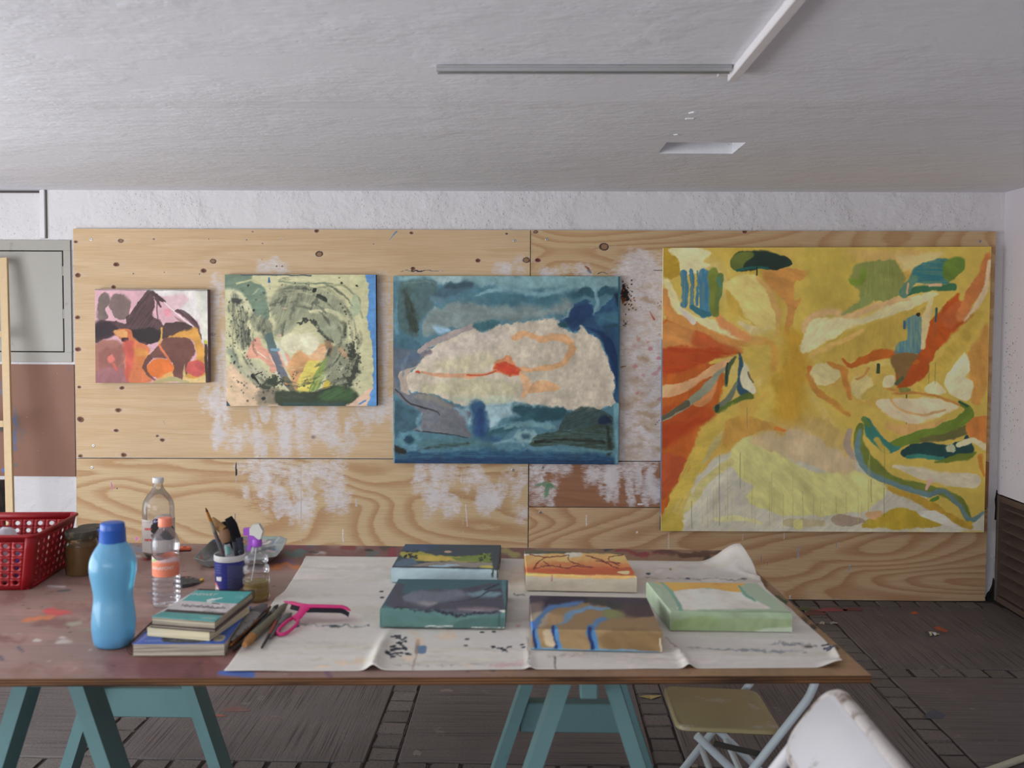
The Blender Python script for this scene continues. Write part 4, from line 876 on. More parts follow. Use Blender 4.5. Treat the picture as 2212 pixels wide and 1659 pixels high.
    p.poly([(90, 1520), (500, 1490), (1000, 1480), (1500, 1500), (1920, 1540), (1920, 1620), (90, 1620)], (36, 70, 96), 30, 14, streak=(0, .35)); p.stroke([(120, 1580), (900, 1570), (1880, 1590)], 50, (28, 52, 84), 20, 8, streak=(0, .4)); p.stroke([(110, 1470), (200, 1500)], [60, 30], (36, 36, 30), 16, 10)
    p.poly([(1470, 1230), (1560, 1150), (1680, 1150), (1840, 1200), (1850, 1290), (1500, 1330), (1430, 1340)], (52, 68, 64), 10, 9, streak=(-.4, .2)); p.dot(1790, 1248, 52, (26, 40, 64), 14, 8, 40); p.poly([(1205, 1410), (1330, 1350), (1860, 1290), (1866, 1480), (1780, 1500), (1560, 1452), (1220, 1446)], (54, 66, 54), 8, 9, streak=(.05, .45)); p.stroke([(1240, 1420), (1500, 1400), (1780, 1420)], 22, (34, 36, 28), 10, 6, streak=(0, .6)); p.stroke([(1820, 1300), (1830, 1520)], 30, (38, 46, 38), 12, 8)
    p.stroke([(1885, 1130), (1890, 1580)], [50, 30], (96, 138, 146), 18, 6); p.stroke([(1500, 1470), (1880, 1500)], 20, (84, 122, 128), 12, 8); p.stroke([(112, 1100), (112, 1580)], 14, (110, 140, 146), 8, 2)
    for pts, w, c in (([(600, 1150), (680, 1200), (700, 1290)], [20, 50, 20], (118, 154, 166)), ([(880, 1320), (1020, 1270), (1180, 1260), (1400, 1290)], [10, 26, 30, 10], (98, 136, 142)), ([(330, 1190), (300, 1260), (320, 1330)], [10, 30, 12], (112, 146, 156)), ([(900, 1430), (1050, 1400), (1160, 1440)], [14, 30, 12], (120, 152, 158)), ([(130, 300), (120, 480), (140, 560)], [10, 40, 14], (96, 136, 148)), ([(760, 250), (1000, 200), (1300, 240), (1540, 190)], [10, 40, 40, 14], (126, 160, 166)), ([(1700, 200), (1730, 300), (1710, 400)], [10, 30, 14], (124, 158, 166)), ([(1540, 330), (1500, 400), (1450, 440)], [10, 26, 10], (140, 164, 160)), ([(1020, 1480), (1300, 1470), (1600, 1500)], [8, 24, 8], (86, 126, 140)), ([(180, 1460), (420, 1490), (800, 1470)], [8, 22, 8], (80, 120, 136)), ([(240, 700), (200, 800), (180, 900)], [10, 40, 12], (98, 112, 124))):
        p.stroke(pts, w, c, 16, 10, 60, .7)
    p.tone(.12, 120, 3).tone(.08, 30, 9)
wall_canvas('painting', ((849.5, 596), (1340.5, 597), (1335.5, 1003.5), (849.5, 1000.5)), .036, .0032, (820, 570, .27129), (74, 112, 124), paint_blue,
            'blue abstract painting with a cream eye shape and orange mark', [(52, 76, 92), (60, 96, 110), (96, 130, 136), (70, 100, 110)], gain=1.42, seed=3, desat=.08)

# ---------------------------------------------------------------- green painting
def paint_green(p):
    p.poly([(995, 70), (1190, 76), (1215, 130), (1290, 180), (1322, 300), (1325, 415), (1240, 385), (1180, 280), (1120, 210), (995, 180)], (112, 132, 108), 8, 9); p.poly([(1010, 190), (1110, 200), (1180, 290), (1200, 340), (1060, 300)], (204, 200, 158), 20, 12)
    p.stroke([(1080, 250), (1110, 400), (1150, 560)], [80, 130, 110], (106, 108, 88), 30, 20, streak=(1.45, .6)); p.stroke([(1075, 270), (1110, 280)], 50, (60, 62, 54), 22, 12); p.stroke([(1230, 400), (1300, 470), (1330, 540)], [80, 120, 60], (124, 126, 102), 34, 16, streak=(1.2, .4)); p.stroke([(1060, 640), (1100, 760), (1150, 830)], [60, 60, 30], (146, 152, 124), 20, 10); p.stroke([(1170, 500), (1190, 640)], 40, (74, 76, 64), 20, 16, streak=(1.4, .6))
    p.poly([(1335, 260), (1450, 165), (1650, 170), (1830, 230), (1910, 400), (1890, 560), (1780, 560), (1700, 440), (1560, 430), (1400, 540), (1375, 420)], (142, 144, 114), 30, 16, streak=(1.9, .3))
    for x, y, l, w in ((1440, 220, 90, 44), (1530, 230, 110, 40), (1640, 280, 60, 40), (1430, 440, 90, 44), (1580, 170, 80, 30), (1690, 230, 70, 36), (1380, 250, 60, 24), (1500, 330, 70, 30)):
        p.stroke([(x + 14, y), (x - 16, y + l)], [w * .6, w, w * .5], (72, 78, 64), 14, 10, 30, .75, streak=(1.8, .4))
    p.stroke([(1700, 240), (1740, 270)], 30, (44, 50, 40), 8, 8); p.stroke([(1640, 345), (1790, 350), (1890, 430), (1930, 540)], [20, 34, 30, 16], (206, 202, 154), 9, 8); p.stroke([(1640, 190), (1760, 160), (1900, 170), (1990, 260), (2010, 400)], [10, 14, 16, 14, 12], (152, 152, 112), 6, 8)
    p.stroke([(1410, 130), (1560, 140), (1800, 150)], 14, (120, 134, 104), 5, 6, streak=(0, .5)); p.stroke([(1090, 150), (1200, 115), (1260, 140)], 12, (196, 192, 136), 4, 6); p.poly([(1960, 220), (1990, 260), (2000, 350), (1920, 400)], (170, 180, 140), 10, 6)
    p.stroke([(1555, 440), (1620, 415), (1680, 450), (1720, 510), (1790, 572)], [20, 26, 16, 20, 26], (56, 62, 50), 7, 12, 20); p.stroke([(1880, 440), (1890, 540)], 26, (66, 72, 54), 12, 10, streak=(1.5, .5)); p.poly([(1700, 440), (1800, 420), (1850, 500), (1800, 560), (1740, 520)], (150, 154, 122), 18, 10)
    p.poly([(1420, 570), (1480, 508), (1560, 512), (1650, 520), (1700, 600), (1640, 700), (1560, 660), (1470, 650)], (216, 208, 168), 12, 8); p.poly([(1560, 530), (1640, 520), (1690, 600), (1620, 650)], (222, 214, 178), 12, 6)
    p.poly([(1165, 690), (1195, 590), (1250, 535), (1300, 620), (1390, 640), (1490, 680), (1470, 760), (1420, 800), (1340, 790), (1330, 740), (1250, 700)], (222, 154, 126), 6, 9); p.stroke([(1250, 650), (1310, 695)], [6, 12, 4], (232, 214, 190), 3, 3); p.stroke([(1335, 680), (1385, 755)], [6, 18, 4], (230, 214, 196), 3, 3); p.poly([(1380, 590), (1410, 580), (1470, 720), (1450, 740)], (214, 210, 180), 8, 5); p.poly([(1370, 800), (1420, 790), (1480, 880), (1440, 900)], (206, 196, 170), 10, 6)
    p.stroke([(1335, 535), (1362, 640), (1410, 760), (1450, 850), (1520, 940)], [50, 58, 54, 50, 50], (110, 112, 122), 5, 5); p.stroke([(1335, 535), (1360, 625)], 56, (92, 114, 108), 5, 5); p.stroke([(1352, 632), (1400, 630)], 20, (130, 164, 184), 4, 4); p.stroke([(1450, 850), (1530, 945)], 50, (110, 104, 76), 8, 6); p.stroke([(1450, 880), (1475, 895)], 14, (214, 140, 84), 5, 4)
    p.poly([(1468, 780), (1500, 700), (1560, 630), (1640, 690), (1700, 600), (1790, 585), (1765, 680), (1690, 720), (1610, 780), (1545, 930), (1500, 860)], (220, 158, 100), 12, 9); p.poly([(1630, 700), (1700, 620), (1780, 600), (1750, 690)], (228, 176, 126), 7, 6)
    p.poly([(1540, 890), (1590, 760), (1640, 708), (1735, 750), (1700, 850), (1650, 945), (1560, 945)], (216, 196, 84), 9, 8); p.stroke([(1775, 680), (1715, 800), (1655, 935)], [40, 76, 60], (118, 146, 66), 6, 5, streak=(2.0, .4)); p.poly([(1760, 840), (1800, 880), (1760, 920), (1720, 915)], (214, 186, 60), 8, 5)
    p.poly([(1790, 600), (1900, 590), (1960, 700), (1985, 800), (1900, 900), (1800, 880), (1745, 760)], (130, 132, 106), 26, 14, alpha=.85); p.stroke([(1850, 640), (1900, 670)], 50, (200, 152, 108), 16, 10, alpha=.7); p.stroke([(1930, 590), (1960, 700), (1945, 830), (1880, 920)], [40, 60, 60, 40], (62, 66, 50), 18, 22, 24); p.stroke([(1760, 580), (1780, 640)], 40, (148, 116, 84), 14, 10)
    p.poly([(1018, 750), (1100, 780), (1200, 860), (1300, 920), (1420, 990), (1440, 1060), (1000, 1060)], (214, 180, 142), 14, 12); p.poly([(1150, 720), (1300, 760), (1330, 860), (1250, 900), (1160, 840)], (176, 170, 140), 26, 16, alpha=.8); p.poly([(1240, 960), (1340, 900), (1440, 960), (1420, 1040), (1260, 1040)], (136, 122, 98), 20, 12)
    p.poly([(1390, 930), (1540, 945), (1700, 940), (1840, 890), (1990, 960), (1960, 1030), (1850, 1060), (1440, 1060), (1370, 990)], (56, 66, 44), 18, 12); p.poly([(1690, 960), (1850, 900), (1960, 950), (1900, 1010), (1740, 1010)], (70, 106, 58), 24, 12, streak=(-.5, .3)); p.stroke([(1450, 1038), (1880, 1030)], 30, (54, 76, 68), 12, 6)
    p.stroke([(1210, 820), (1230, 850), (1250, 880)], [34, 22, 10], (30, 32, 28), 4, 6); p.stroke([(1220, 820), (1280, 795)], 9, (34, 36, 30), 3, 3); p.stroke([(1310, 895), (1390, 850)], [70, 60], (54, 62, 44), 14, 18, 22)
    p.poly([(1990, 985), (2095, 905), (2070, 1046), (1900, 1046)], (220, 182, 152), 7, 8); p.poly([(1940, 80), (2045, 76), (2062, 120), (2050, 260), (1990, 200), (1920, 150)], (202, 198, 146), 12, 8)
    p.poly([(2032, 60), (2125, 60), (2130, 1060), (2062, 1060), (2092, 900), (2088, 620), (2062, 420), (2066, 200)], (88, 144, 202), 5, 12); p.stroke([(1994, 1028), (2040, 1008)], 14, (84, 140, 200), 3, 3); p.poly([(1010, 995), (1050, 1050), (1010, 1060)], (54, 76, 92), 4, 3); p.stroke([(1330, 105), (1330, 132)], [8, 18], (58, 98, 150), 3, 3); p.stroke([(1120, 80), (1640, 84)], 9, (56, 70, 84), 3, 3)
    for k in range(130):                                  # wiped arcs of dark and pale paint around the middle
        r = random.Random(k + 500); a = r.uniform(.2, 2 * pi); R = r.uniform(230, 470); da = r.uniform(.06, .22)
        q = [(1530 + R * 1.05 * cos(a + j * da), 540 + R * .95 * sin(a + j * da)) for j in range(3)]
        if 1020 < q[1][0] < 2050 and 95 < q[1][1] < 1020: p.stroke(q, [3, r.uniform(8, 30), 3], r.choice([(64, 70, 56), (84, 88, 72), (206, 200, 154), (150, 152, 120), (52, 58, 46)]), 7, 5, 30, r.uniform(.3, .75), tex=.5)
    for k in range(330):
        r = random.Random(k); a = r.uniform(0, 2 * pi); x, y = r.choice([(1530 + 400 * cos(a), 520 + 380 * sin(a)), (1100 + r.gauss(0, 50), 500 + r.gauss(0, 160)), (1900 + r.gauss(0, 60), 750 + r.gauss(0, 120)), (1400 + r.gauss(0, 140), 900 + r.gauss(0, 60))])
        if 1015 < x < 2050 and 95 < y < 1030: p.dot(x, y, r.uniform(2.5, 8), (58, 62, 50), 4, 4, alpha=r.uniform(.4, .9))
    for x, y, r in ((1665, 195, 17), (1870, 142, 10), (1975, 160, 9), (1076, 722, 10), (1290, 990, 14), (1180, 160, 8), (1215, 340, 10), (1845, 102, 4)): p.dot(x, y, r, (40, 44, 38), 4, 4)
    p.dot(1192, 462, 9, (226, 216, 170), 3, 2, 20); p.dot(1410, 526, 14, (216, 170, 150), 4, 2, 8); p.dot(1450, 326, 16, (200, 170, 144), 5, 2, 7)
    p.tone(.07, 90, 3).tone(.08, 24, 8, .6, 1.4)
wall_canvas('painting', ((485.5, 593), (811.5, 593.5), (813.5, 877), (489.5, 877)), .042, .0030, (190, 570, .29385), (200, 194, 146), paint_green,
            'pale green abstract painting with a blue right edge', [(60, 66, 60), (30, 44, 62), (44, 58, 66), (110, 120, 100)], gain=1.14, seed=2, desat=.12)

# ---------------------------------------------------------------- small pink painting
def paint_pink(p):
    p.poly([(440, 190), (890, 180), (890, 580), (832, 565), (800, 430), (640, 330), (540, 240)], (234, 224, 218), 12, 10); p.poly([(550, 240), (700, 230), (730, 290), (640, 340), (560, 300)], (226, 180, 186), 20, 12, alpha=.8); p.poly([(790, 190), (890, 190), (890, 560), (840, 560), (820, 400)], (228, 222, 206), 16, 8)
    p.poly([(100, 214), (150, 218), (158, 290), (118, 330), (140, 400), (75, 412), (66, 300)], (128, 108, 100), 9, 10); p.poly([(165, 240), (270, 226), (312, 320), (292, 412), (205, 402), (160, 330)], (130, 106, 100), 8, 10)
    p.poly([(52, 440), (120, 405), (270, 432), (300, 380), (430, 204), (478, 216), (494, 290), (472, 390), (545, 430), (540, 540), (460, 592), (340, 560), (240, 520), (150, 545), (52, 570)], (84, 60, 60), 7, 9, streak=(2.2, .12)); p.poly([(52, 440), (150, 420), (220, 480), (160, 540), (52, 560)], (62, 48, 54), 16, 8); p.poly([(300, 490), (460, 470), (540, 540), (460, 590), (340, 540)], (52, 42, 42), 16, 8)
    p.stroke([(472, 208), (520, 250), (562, 275)], [26, 38, 16], (84, 58, 60), 5, 5); p.stroke([(500, 255), (530, 312)], [26, 14], (92, 64, 64), 4, 4); p.stroke([(506, 290), (512, 400)], 8, (110, 80, 84), 3, 2); p.stroke([(560, 280), (660, 370), (770, 462)], 8, (236, 226, 222), 3, 3)
    p.poly([(632, 345), (706, 346), (785, 410), (832, 520), (837, 562), (800, 500), (720, 410)], (84, 58, 60), 5, 6, streak=(.8, .2)); p.poly([(632, 385), (700, 420), (770, 470), (700, 440)], (150, 116, 110), 8, 5); p.poly([(548, 470), (600, 428), (690, 430), (775, 472), (700, 520), (600, 542), (545, 560)], (84, 62, 58), 5, 6)
    p.dot(585, 358, 30, (230, 146, 156), 5, 3)
    p.poly([(52, 590), (255, 590), (268, 760), (312, 880), (52, 884)], (168, 108, 94), 9, 10); p.poly([(90, 640), (230, 620), (250, 700), (200, 780), (90, 780)], (150, 92, 80), 14, 10, alpha=.7); p.poly([(145, 680), (190, 665), (195, 710), (150, 722)], (226, 116, 100), 7, 6); p.poly([(60, 790), (290, 770), (300, 884), (60, 884)], (164, 106, 108), 16, 10); p.stroke([(190, 740), (215, 780)], 20, (216, 100, 84), 7, 6)
    p.poly([(178, 490), (300, 490), (345, 560), (430, 590), (455, 650), (420, 740), (470, 860), (305, 872), (270, 700), (262, 590)], (224, 118, 66), 8, 10, streak=(.05, .1)); p.stroke([(330, 640), (420, 660)], 60, (226, 146, 64), 24, 12, streak=(0, .4)); p.stroke([(300, 700), (400, 730), (430, 800)], [30, 60, 40], (228, 130, 62), 20, 10, streak=(0, .4)); p.poly([(190, 490), (290, 490), (280, 540), (220, 530)], (230, 160, 90), 7, 6); p.poly([(250, 545), (298, 545), (290, 572), (252, 570)], (60, 40, 44), 4, 4); p.poly([(260, 580), (330, 570), (330, 700), (290, 860), (270, 700)], (220, 92, 76), 20, 8)
    p.poly([(590, 540), (780, 470), (832, 562), (868, 650), (870, 884), (715, 884), (715, 760), (780, 690), (792, 600), (740, 550), (600, 565)], (226, 158, 66), 8, 9); p.stroke([(540, 470), (535, 540), (520, 600)], 14, (222, 166, 70), 5, 5)
    p.poly([(440, 690), (470, 640), (540, 580), (570, 550), (750, 548), (792, 640), (745, 720), (715, 840), (620, 842), (620, 740), (560, 690)], (124, 78, 66), 7, 9); p.stroke([(455, 690), (418, 745), (440, 810), (490, 852)], [40, 30, 24, 14], (118, 72, 62), 5, 6); p.stroke([(525, 595), (570, 670), (605, 715)], 16, (226, 116, 72), 5, 4)
    p.dot(535, 768, 97, (238, 118, 46), 5, 6, 76); p.poly([(600, 790), (630, 800), (620, 860), (480, 872), (500, 850)], (230, 168, 90), 8, 6); p.dot(793, 768, 72, (216, 92, 84), 9, 6, 62); p.poly([(715, 740), (730, 830), (790, 850), (870, 820), (870, 884), (712, 884)], (232, 194, 124), 12, 8); p.dot(790, 772, 58, (214, 90, 82), 14, 6, 50)
    p.stroke([(490, 868), (620, 850), (740, 870)], [14, 40, 14], (184, 170, 116), 7, 6); p.stroke([(868, 590), (876, 860)], [22, 26], (74, 58, 46), 5, 4); p.dot(868, 576, 16, (206, 196, 80), 5, 4)
    p.stroke([(50, 188), (880, 192)], 12, (112, 106, 96), 5, 2, alpha=.6); p.tone(.07, 80, 3).tone(.05, 24, 8)
wall_canvas('painting', ((204.8, 624), (448, 625.2), (449.5, 826.5), (206.5, 827)), .046, .0028, (190, 570, .29385), (226, 172, 180), paint_pink,
            'small pink and orange abstract painting at the far left', [(150, 110, 100), (136, 112, 126), (74, 82, 76), (150, 120, 110)], gain=.98, seed=4, desat=.12)
# ================================================================== THE WORK TABLE
ZT = .731
TFL, TFR, TBR, TBL = U(-620, 1468.5, 2, ZT), U(1883, 1459.5, 2, ZT), U(1584, 1189, 2, ZT), U(-180, 1167, 2, ZT)
def table_mat():
    t = NT('paint_stained_tabletop')
    at = t.n('ShaderNodeAttribute', attribute_name='Col'); w = t.pos()
    g = t.noise(t.pos((5, 90, 1)), 1.0, 3, .6)
    k = t.math('MULTIPLY_ADD', g, .5, .75)
    b = t.noise(w, 9, 5, .65)
    col = t.mix(1.0, at.outputs['Color'], t.n('ShaderNodeCombineColor', {0: k, 1: k, 2: k}).outputs[0], 'MULTIPLY')
    col = t.mix(t.math('MULTIPLY', t.ramp(b, [(.60, 0), (.70, 1)]), .35), col, rgba((92, 58, 56)))
    col = t.mix(t.math('MULTIPLY', t.ramp(t.noise(w, 34, 4, .6), [(.66, 0), (.71, 1)]), .6), col, rgba((70, 62, 66)))
    col = t.mix(t.math('MULTIPLY', t.ramp(t.noise(t.pos((1, 1, 1), (0, 0, .7)), 26, 4, .6), [(.68, 0), (.72, 1)]), .5), col, rgba((190, 170, 168)))
    return t.done(t.bsdf(col, .55, 0, t.bump(t.noise(w, 60, 4, .6), .25, .003), .35))
M_TOP = table_mat()
def edge_mat():
    t = NT('table_ply_edge'); g = t.n('ShaderNodeNewGeometry').outputs['Position']
    z = t.n('ShaderNodeSeparateXYZ', {0: g}).outputs[2]
    s = t.math('FRACT', t.math('MULTIPLY_ADD', z, 170.0, t.math('MULTIPLY', t.noise(t.pos((2, 2, 90)), 1.0, 2), .5)))
    col = t.mix(t.ramp(s, [(.0, 0), (.35, 1), (.6, 1), (.95, 0)]), rgba((52, 32, 20)), rgba((132, 92, 58)))
    col = t.mix(t.math('MULTIPLY', t.ramp(t.noise(t.pos((3, 3, 40)), 1.0, 4), [(.5, 0), (.66, 1)]), .8), col, rgba((30, 20, 16)))
    return t.done(t.bsdf(col, .75, 0, None, .25))
M_TEDGE = edge_mat()
table = thing('work_table', ((TFL.x + TFR.x) / 2, 2.6, 0), 'long plywood work table on two teal trestles, top stained with paint', 'table')
nu, nv = 400, 200
u = np.linspace(0, 1, nu)[None, :, None]; v = np.linspace(0, 1, nv)[:, None, None]
A = [np.array(q)[None, None, :] for q in (TFL, TFR, TBR, TBL)]
G = ((A[0] * (1 - u) + A[1] * u) * (1 - v) + (A[3] * (1 - u) + A[2] * u) * v).reshape(-1, 3)
px, py = P(G); p = Painter(px, py, base=(154, 122, 111), gain=1.08, seed=21)
# long worn bands of the ground colour, browner toward the right end
p.poly([(1180, 1150), (1700, 1150), (1950, 1480), (1080, 1480)], (156, 120, 88), 60, 20, alpha=.85); p.poly([(1640, 1300), (1800, 1380), (1900, 1480), (1500, 1480), (1500, 1440)], (168, 132, 92), 30, 12, alpha=.8)
for k in range(60):
    r = random.Random(k + 5); x, y = r.uniform(-150, 700), r.uniform(1180, 1465); L = r.uniform(40, 200); c = r.choice([(140, 92, 84), (172, 130, 120), (150, 108, 92), (128, 82, 78), (176, 138, 132), (140, 104, 84)])
    p.stroke([(x - L / 2, y + r.uniform(-5, 5)), (x, y), (x + L / 2, y + r.uniform(-5, 5))], [4, r.uniform(8, 30), 4], c, 8, 8, 40, r.uniform(.3, .7))
p.poly([(330, 1415), (420, 1405), (470, 1425), (450, 1470), (350, 1480), (300, 1450)], (112, 62, 64), 12, 10, 30, .85); p.poly([(405, 1440), (440, 1430), (440, 1480), (390, 1480)], (74, 44, 46), 9, 8, 20, .8); p.poly([(250, 1400), (520, 1395), (500, 1470), (240, 1470)], (130, 76, 74), 20, 14, 40, .6)
p.dot(125, 1322, 26, (206, 84, 82), 6, 5, 9); p.stroke([(50, 1338), (85, 1334), (115, 1334)], [8, 12, 6], (206, 120, 78), 4, 4, 20); p.stroke([(195, 1258), (215, 1260)], 8, (200, 96, 62), 4, 4); p.stroke([(180, 1364), (200, 1356)], 7, (150, 140, 116), 4, 4); p.stroke([(105, 1266), (140, 1268)], 4, (196, 180, 182), 2, 2); p.stroke([(125, 1276), (150, 1274)], 4, (88, 90, 92), 2, 2)
p.dot(78, 1382, 8, (212, 198, 186), 2, 3, 4); p.dot(140, 1386, 18, (198, 184, 172), 4, 4, 5); p.dot(135, 1378, 8, (206, 190, 182), 3, 3, 3); p.stroke([(38, 1398), (48, 1406)], 6, (84, 82, 96), 3, 3); p.stroke([(0, 1418), (6, 1424)], 6, (60, 66, 96), 2, 2); p.stroke([(150, 1352), (170, 1348)], 9, (160, 152, 130), 4, 4); p.stroke([(275, 1186), (300, 1192)], 8, (126, 140, 160), 4, 4); p.stroke([(282, 1200), (300, 1203)], 5, (196, 186, 190), 2, 2); p.stroke([(265, 1175), (280, 1177)], 6, (90, 140, 170), 3, 3); p.dot(315, 1208, 10, (170, 50, 60), 2, 2, 3); p.stroke([(480, 1454), (545, 1456)], 13, (74, 104, 176), 2, 2, 12); p.stroke([(330, 1288), (420, 1290)], 22, (146, 122, 118), 8, 6)
p.stroke([(700, 1436), (720, 1470)], 10, (120, 84, 110), 5, 5)
# splashes along the far edge
p.poly([(610, 1178), (660, 1172), (740, 1178), (1140, 1182), (1140, 1212), (700, 1206), (600, 1230)], (132, 82, 78), 10, 10, 40, .8)
for x, y, w, h, c in ((640, 1195, 26, 9, (96, 122, 122)), (660, 1187, 22, 7, (98, 126, 128)), (620, 1212, 20, 5, (120, 80, 120)), (645, 1181, 36, 3, (150, 60, 80)), (690, 1191, 12, 3, (200, 190, 186)), (750, 1181, 16, 6, (150, 62, 60)), (838, 1180, 18, 8, (84, 76, 60)), (806, 1196, 18, 5, (104, 112, 108)), (798, 1187, 10, 2.5, (50, 42, 42)), (680, 1190, 10, 2, (56, 50, 56)), (852, 1192, 9, 12, (150, 58, 72)), (735, 1203, 10, 3, (70, 66, 50)), (625, 1222, 40, 5, (196, 112, 62)), (598, 1226, 20, 4, (198, 110, 60)), (1102, 1196, 26, 8, (168, 158, 92)), (1170, 1180, 12, 4, (104, 76, 110)), (1312, 1184, 10, 4, (44, 56, 76)), (1352, 1190, 26, 5, (150, 46, 56)), (1388, 1196, 22, 6, (152, 50, 58)), (1430, 1190, 22, 5, (150, 54, 58)), (1440, 1196, 30, 5, (98, 62, 52)), (1500, 1198, 40, 7, (84, 52, 42)), (1570, 1198, 22, 10, (140, 96, 52)), (1540, 1192, 44, 5, (90, 62, 52)), (1478, 1210, 10, 3, (76, 104, 80)), (1530, 1207, 14, 3, (48, 46, 50)), (1560, 1212, 30, 5, (130, 92, 56)), (1420, 1213, 50, 3, (140, 110, 82)), (440, 1216, 10, 4, (96, 128, 124)), (1650, 1262, 6, 12, (110, 76, 48)), (1676, 1296, 8, 10, (60, 84, 46)), (1690, 1304, 10, 8, (48, 74, 48)), (1735, 1345, 14, 12, (92, 68, 48)), (1755, 1360, 10, 8, (70, 52, 40)), (1800, 1398, 14, 4, (86, 64, 44))):
    p.dot(x, y, w, c, 3, 5, h, .9)
for k in range(150):
    r = random.Random(k + 900); x, y = r.uniform(-100, 1600), r.uniform(1180, 1462); p.dot(x, y, r.uniform(1.5, 5), r.choice([(206, 190, 186), (62, 60, 70), (90, 100, 120), (170, 70, 60), (60, 50, 48), (190, 150, 130)]), 1.5, 1.5, r.uniform(1, 2.2), r.uniform(.4, .9))
p.tone(.10, 60, 3, .35, 1.2)
top_v = G.copy()
cr = np.array([G[0], G[nu - 1], G[-1], G[-nu]])
o = big_mesh('tabletop', G, grid_faces(nu, nv), M_TOP, p.cols(), table)
mb = MB(); TH = .0168
cs = [Vector(c) for c in cr]; dn = Vector((0, 0, -TH))
mb.add([c + Vector((0, 0, -.0004)) for c in cs] + [c + dn for c in cs], [(0, 4, 5, 1), (1, 5, 6, 2), (2, 6, 7, 3), (3, 7, 4, 0), (4, 7, 6, 5)])
mb.build('plywood_edge', M_TEDGE, table)

M_TEAL = plain('teal_trestle_paint', (104, 140, 142), .55, gain=.92, var=.12, vscale=10, dirt=(74, 96, 92), dirt_amt=(.62, .85), bump=.15, bscale=30)
def trestle(near, far, label, board_z):
    """sawhorse: ridge beam, four splayed legs, gussets and cross boards"""
    (nx, ny), (fx, fy) = near, far
    t = thing('trestle', ((nx + fx) / 2, (ny + fy) / 2, 0), label, 'trestle', 'teal trestles under the work table')
    zt = ZT - TH - .001
    mb = MB(); mb.bar((nx - (fx - nx) * .15, ny - .10, zt - .045), (fx + (fx - nx) * .15, fy + .10, zt - .045), .04, .09, (0, 0, 1), .003); mb.build('ridge_beam', M_TEAL, t)
    for (cx, cy) in (near, far):
        for s in (-1, 1):
            a = Vector((cx + s * .034, cy, zt - .01)); k = .325; b = Vector((cx + s * (.034 + k * (zt - .012)), cy, .0))
            mb = MB(); d = (b - a).normalized(); w, dp = .034, .088
            # cut flush with the floor and the tabletop
            hx = w / 2 / cos(math.atan(k))
            vs = [(q.x + sx * hx, q.y + sy * dp / 2, q.z) for q in (a, b) for sx, sy in ((-1, -1), (1, -1), (1, 1), (-1, 1))]
            mb.add(vs, [(0, 1, 2, 3), (7, 6, 5, 4), (0, 4, 5, 1), (1, 5, 6, 2), (2, 6, 7, 3), (3, 7, 4, 0)]); mb.build('leg', M_TEAL, t)
        z0 = .622; q = .034 + .325 * (zt - z0)
        mb = MB(); mb.prism([(-q + .02, 0), (q - .02, 0), (.02, .07), (-.02, .07)], -.009, .009, Matrix.Translation((cx, cy + .035, z0)) @ Matrix.Rotation(pi / 2, 4, 'X')); mb.build('gusset', M_TEAL, t)
    zb = board_z; q = .034 + .325 * (zt - zb) - .017
    mb = MB(); mb.box((fx, fy + .005, zb), (2 * q, .05, .09), .003); mb.build('cross_board', M_TEAL, t)
    mb = MB(); mb.box((nx, ny + .005, .12), (2 * (.034 + .325 * (zt - .12)) - .036, .05, .09), .003); mb.build('cross_board', M_TEAL, t)
trestle((-1.138, 2.33), (-1.19, 3.0), 'teal wooden trestle under the left end of the table', .292)
trestle((.132, 2.30), (.132, 3.0), 'teal wooden trestle under the right part of the table', .262)

# ================================================================== CANVAS SHEET ON THE TABLE
ZS = ZT + .0016
def interp_edge(pts, yy):
    pts = sorted(pts, key=lambda q: q[1]); return np.interp(yy, [q[1] for q in pts], [q[0] for q in pts])
L = [(484, 1451), (540, 1372), (595, 1293), (614, 1278), (633, 1250), (651, 1221), (661, 1201)]
Rr = [(1819, 1441), (1803, 1404), (1776, 1378), (1712, 1320), (1655, 1272), (1630, 1232), (1612, 1214)]
nu, nv = 560, 210
vv = np.linspace(0, 1, nv) ** 1.0
G = np.zeros((nv, nu, 3))
for j, t_ in enumerate(vv):
    yl, yr = 1451 - t_ * 250, 1441 - t_ * 227
    a, b = U(interp_edge(L, yl), yl, 2, ZS), U(interp_edge(Rr, yr), yr, 2, ZS)
    uu = np.linspace(0, 1, nu)[:, None]; G[j] = np.array(a)[None] * (1 - uu) + np.array(b)[None] * uu
G = G.reshape(-1, 3)
px0, py0 = P(G)
def ridge(pts, h, w, base=0):
    q = [U(x, y, 2, ZS) for x, y in pts]; best = np.full(len(G), 0.0)
    n = len(q) - 1
    for i in range(n):
        e = q[i + 1] - q[i]; l2 = e.x ** 2 + e.y ** 2
        t_ = np.clip(((G[:, 0] - q[i].x) * e.x + (G[:, 1] - q[i].y) * e.y) / l2, 0, 1)
        d = np.hypot(G[:, 0] - q[i].x - t_ * e.x, G[:, 1] - q[i].y - t_ * e.y)
        hh = np.interp((i + t_) / n, np.linspace(0, 1, len(h)), h)
        best = np.maximum(best, hh * np.exp(-(d / w) ** 2))
    return best
wav = .0024 * sstep(.35, .8, fbm(G[:, 0] * 2.2, G[:, 1] * 17, 5, 3))
dz = wav + ridge([(806, 1446), (822, 1400), (846, 1352)], [.015, .010, .0], .014) + ridge([(1145, 1446), (1140, 1380), (1132, 1290), (1130, 1215)], [.005, .0008, .0006, .0008], .009) + ridge([(1490, 1445), (1468, 1408), (1440, 1376)], [.010, .006, .0], .011)
tip = U(1612, 1214, 2, ZS); d = np.hypot(G[:, 0] - tip.x, G[:, 1] - tip.y)
dz += .058 * sstep(.15, .0, d) + .012 * np.exp(-((d - .13) / .03) ** 2) * 0
